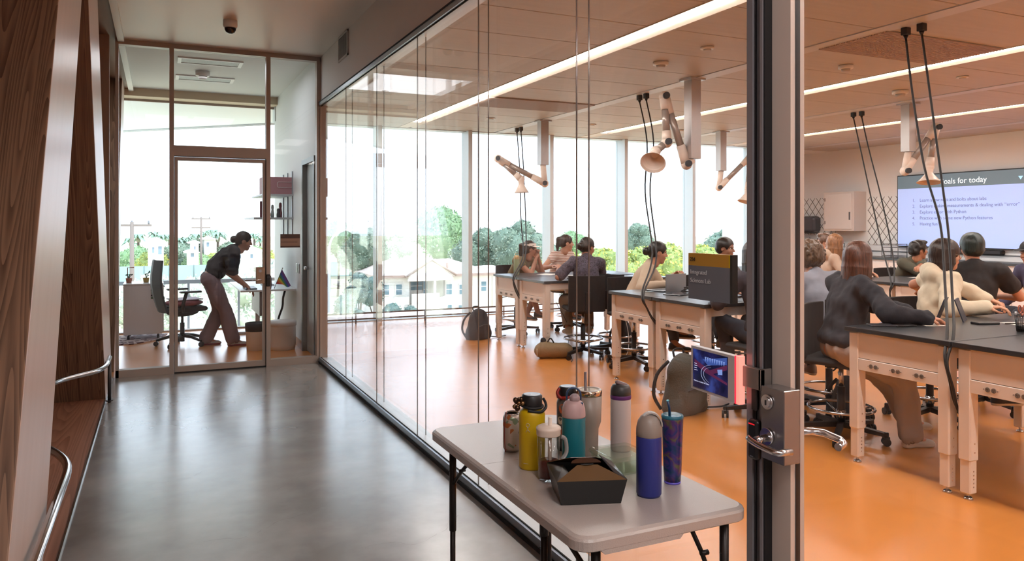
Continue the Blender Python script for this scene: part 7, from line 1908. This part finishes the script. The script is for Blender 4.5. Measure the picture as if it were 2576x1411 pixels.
# fence
t = thing('windbreak_fence', 'long low green blue fence across the field', 'fence', at(400, 650, 120))
p0, p1 = at(290, 655, 118), at(720, 655, 118)
b = B(); b.bb(p0[0] - 8, p1[0] + 20, 118, 118.1, GZ, GZ + 2.2); b.obj('screen_cloth', mat('fence_green', '#8fb0ae', .8), t)
for k in range(18):
    b = B(); x = p0[0] - 6 + 3.2 * k; b.cyl((x, 117.9, GZ), (x, 117.9, GZ + 2.3), .05, n=6); b.obj('post', M_GREY, t)
def pole(lab, u, vt, y, arms=1):
    p = at(u, vt, y); t = thing('utility_pole', lab, 'pole', (p[0], p[1], GZ)); b = B(); b.cyl((0, 0, 0), (0, 0, p[2] - GZ), .19, .13, n=10); b.obj('shaft', mat('pole_wood', '#7d726c', .9), t, world=False)
    for k in range(arms): b = B(); b.box((0, 0, p[2] - GZ - .25 - 1.3 * k), (2.6, .14, .16)); b.obj('crossarm', mat('pole_wood', '#7d726c', .9), t, world=False)
    b = B()
    for k in range(3): b.cyl((-1.1 + 1.1 * k, 0, p[2] - GZ - .2), (-1.1 + 1.1 * k, 0, p[2] - GZ + .1), .06, n=6)
    b.obj('insulator', M_GREY, t, world=False); return t
pole('wooden utility pole left beyond the office window, one crossarm', 332, 558, 62, 1)
pole('tall wooden utility pole beyond the office door, two crossarms', 506, 546, 120, 2)
pole('thin distant utility pole over the grey green trees at the left of the lab', 908, 553, 120, 2)
t = thing('street_lamp', 'white street lamp with a curved arm left in the lab windows', 'street lamp', (at(827, 620, 36)[0], 36, GZ))
hz = at(827, 620, 36)[2] - GZ
b = B(); b.cyl((0, 0, 0), (0, 0, hz), .12, .08, n=10); b.obj('shaft', mat('lamp_pale', '#c9ced2', .5), t, world=False)
b = B(); b.tube(smooth_path([(0, 0, hz - .1), (.2, 0, hz + .45), (.7, 0, hz + .75), (1.15, 0, hz + .78)], 6), .05, 8); b.obj('arm', mat('lamp_pale', '#c9ced2', .5), t, world=False)
b = B(); b.box((1.35, 0, hz + .76), (.5, .22, .1), ch=.03); b.obj('lamp_head', mat('lamp_pale', '#c9ced2', .5), t, world=False)
# the white house
HY = 62.0
M_ST = mat('white_stucco', '#efe9e2', .8); M_RF = mat('pale_tile_roof', '#e2cfc9', .8, noise=(1.5, .08)); M_RE = mat('roof_edge', '#a88f84', .7)
def hx(u, y=HY): return at(u, 700, y)[0]
def hz_(v, u=1100, y=HY): return at(u, v, y)[2]
t = thing('white_house', 'white two-storey house with pink tiled gables and outside stairs', 'house', (hx(1100), HY, GZ))
xl, xp0, xp1, xr = hx(958), hx(1030), hx(1120), hx(1236)
zb = GZ; ze = hz_(690); zg = hz_(652); zm = hz_(757)
b = B(); b.bb(xl, xp0, HY, HY + 9, zb, ze); b.bb(xp1, xr, HY, HY + 9, zb, ze); b.bb(xp0, xp1, HY + 2.2, HY + 9, zb, ze); b.bb(xp0, xp1, HY - .6, HY + 2.2, zb, zm - .3); b.obj('walls', M_ST, t)
b = B(); xg0, xg1 = xp0 - .4, xp1 + .4; xm = (xg0 + xg1) / 2
b.prism([(xg0, ze - .45), (xg1, ze - .45), (xg1 - .1, ze + .1), (xm, zg), (xg0 + .1, ze + .1)], HY - .9, HY - .7, axis='y'); b.obj('gable_wall', M_ST, t)
def roof(pts, nm='roof'):
    b = B(); b.add(pts, [list(range(len(pts)))]); o = b.obj(nm, M_RF, t); md = o.modifiers.new('s', 'SOLIDIFY'); md.thickness = .22
zr = hz_(648, 1180, HY + 5)
roof([(xg0 - .2, HY - 1.1, ze + .05), (xm, HY - 1.1, zg + .12), (xm, HY + 6, zg + .12), (xg0 - .2, HY + 6, ze + .05)]); roof([(xg1 + .2, HY - 1.1, ze + .05), (xg1 + .2, HY + 6, ze + .05), (xm, HY + 6, zg + .12), (xm, HY - 1.1, zg + .12)])
roof([(xl - .4, HY - .5, ze), (xp0, HY - .5, ze), (xp0 + 1.0, HY + 4.5, ze + 1.2), (xl + 2.2, HY + 4.5, ze + 1.2)]); roof([(xl - .4, HY - .5, ze), (xl + 2.2, HY + 4.5, ze + 1.2), (xl - .4, HY + 9.5, ze)])
roof([(xp1 - .3, HY - .5, ze), (xr + .4, HY - .5, ze), (xr - 2.4, HY + 4.5, zr), (xm, HY + 4.5, zr - .15)]); roof([(xr + .4, HY - .5, ze), (xr + .4, HY + 9.5, ze), (xr - 2.4, HY + 4.5, zr)])
b = B()
for (p, q) in (((xg0 - .2, ze + .05), (xm, zg + .12)), ((xm, zg + .12), (xg1 + .2, ze + .05))): b.tube([(p[0], HY - 1.15, p[1] - .08), (q[0], HY - 1.15, q[1] - .08)], .10, 4)
b.bb(xl - .4, xp0, HY - .62, HY - .5, ze - .15, ze + .05); b.bb(xp1, xr + .4, HY - .62, HY - .5, ze - .15, ze + .05); b.obj('roof_trim', M_RE, t)
def hwin(u0, u1, v0, v1, yy=HY):
    x0, x1, z1, z0 = hx(u0), hx(u1), hz_(v0), hz_(v1)
    w = B(); w.bb(x0 - .08, x1 + .08, yy - .08, yy - .02, z0 - .08, z1 + .08); w = w.obj('window', M_ST, t)
    b = B(); b.bb(x0, x1, yy - .10, yy - .05, z0, (z0 + z1) / 2 - .03); b.bb(x0, x1, yy - .10, yy - .05, (z0 + z1) / 2 + .03, z1); b.obj('pane', mat('house_pane', '#6d8792', .15), w)
for (a, c, e, f_) in ((965, 978, 712, 736), (996, 1010, 712, 737), (1122, 1136, 716, 741), (1155, 1167, 718, 742), (1122, 1136, 768, 785), (1153, 1166, 770, 786), (1210, 1222, 712, 736)): hwin(a, c, e, f_)
hwin(1052, 1082, 712, 733, HY + 2.2); hwin(1085, 1095, 712, 752, HY + 2.2); hwin(1040, 1068, 762, 785, HY - .6)
b = B(); b.bb(xp0, xp0 + 2.4, HY - .8, HY - .6, zm - .3, zm + .75); b.obj('balcony_wall', M_ST, t)
for k in range(9):
    b = B(); b.bb(xp1 - 1.4 - .38 * k, xp1 - .9 - .38 * k, HY - 2.2, HY - .7, zb, zm - .35 - .36 * k); b.obj('stair', M_ST, t)
b = B(); b.add([(xp1 - .6, HY - 2.3, zm + .7), (xp1 - .6, HY - 2.3, zm - .2), (xp1 - 4.6, HY - 2.3, zb), (xp1 - 4.6, HY - 2.3, zb + .9)], [(0, 1, 2, 3)]); o = b.obj('stair_wall', M_ST, t); md = o.modifiers.new('s', 'SOLIDIFY'); md.thickness = .2
b = B(); b.cyl((hx(1140), HY + 1.5, ze + .3), (hx(1140), HY + 1.5, ze + .9), .12, n=8); b.obj('roof_vent', M_RE, t)
b = B(); b.cyl((xp0 + 2.0, HY - .75, zb), (xp0 + 2.0, HY - .75, ze - .3), .12, n=8); b.obj('porch_post', M_ST, t)
def farhouse(lab, u0, u1, vt, ve, vb, y, wins):
    x0, x1 = hx(u0, y), hx(u1, y); z0, z1, z2 = GZ, hz_(ve, (u0 + u1) / 2, y), hz_(vt, (u0 + u1) / 2, y)
    t = thing('far_house', lab, 'house', ((x0 + x1) / 2, y, GZ)); b = B(); b.bb(x0, x1, y, y + 8, z0, z1); b.obj('walls', M_ST, t)
    b = B(); m_ = (x0 + x1) / 2; b.add([(x0 - .6, y - .6, z1), (x1 + .6, y - .6, z1), (x1 + .6, y + 8.6, z1), (x0 - .6, y + 8.6, z1), (m_ - (x1 - x0) * .15, y + 4, z2), (m_ + (x1 - x0) * .15, y + 4, z2)], [(0, 1, 5, 4), (1, 2, 5), (2, 3, 4, 5), (3, 0, 4)]); b.obj('roof', M_RF, t)
    for (a, c, e, f_) in wins:
        w = B(); w.bb(hx(a, y), hx(c, y), y - .06, y, hz_(f_, u0, y), hz_(e, u0, y)); w.obj('window', mat('far_pane', '#8093a5', .3), t)
farhouse('white house with arched door far beyond the office window', 372, 412, 598, 613, 650, 135, [(383, 388, 622, 636), (398, 407, 620, 640)])
farhouse('low pale house behind the tall pole', 483, 500, 605, 612, 640, 133, [(488, 492, 620, 632)])
farhouse('white house with a flat pink roof left of the bending head', 514, 540, 596, 602, 640, 146, [(520, 526, 610, 620)])
farhouse('long pink-roofed house right of the bending head', 588, 660, 618, 633, 660, 110, [(600, 606, 640, 650), (630, 636, 640, 650)])
farhouse('grey shed below the hazy trees', 474, 494, 628, 636, 650, 128, [(480, 488, 634, 646)])
farhouse('white building right of the white house', 1240, 1300, 672, 684, 790, 66, [(1255, 1262, 705, 725), (1280, 1287, 705, 725)])
for k, (u, c, lab) in enumerate(((840, '#5c6a72', 'dark car parked near the street lamp'), (880, '#d9dcdc', 'white car in the car park left of the house'), (925, '#9aa6ac', 'silver car at the first mullion'))):
    p = at(u, 715, 52); t = thing('car', lab, 'car', (p[0], p[1], GZ)); b = B(); b.box((0, 0, .62), (4.2, 1.7, .55), ch=.15); b.obj('car_body', mat('car' + c, c, .3), t, world=False); b = B(); b.box((-.1, 0, 1.1), (2.2, 1.5, .5), ch=.2); b.obj('cabin', mat('car_glass', '#3c474f', .1), t, world=False)
    for (x, y) in ((-1.3, -.8), (1.3, -.8), (-1.3, .8), (1.3, .8)): b = B(); b.cyl((x, y - .1, .33), (x, y + .1, .33), .33, n=14); b.obj('wheel', M_BLACK, t, world=False)
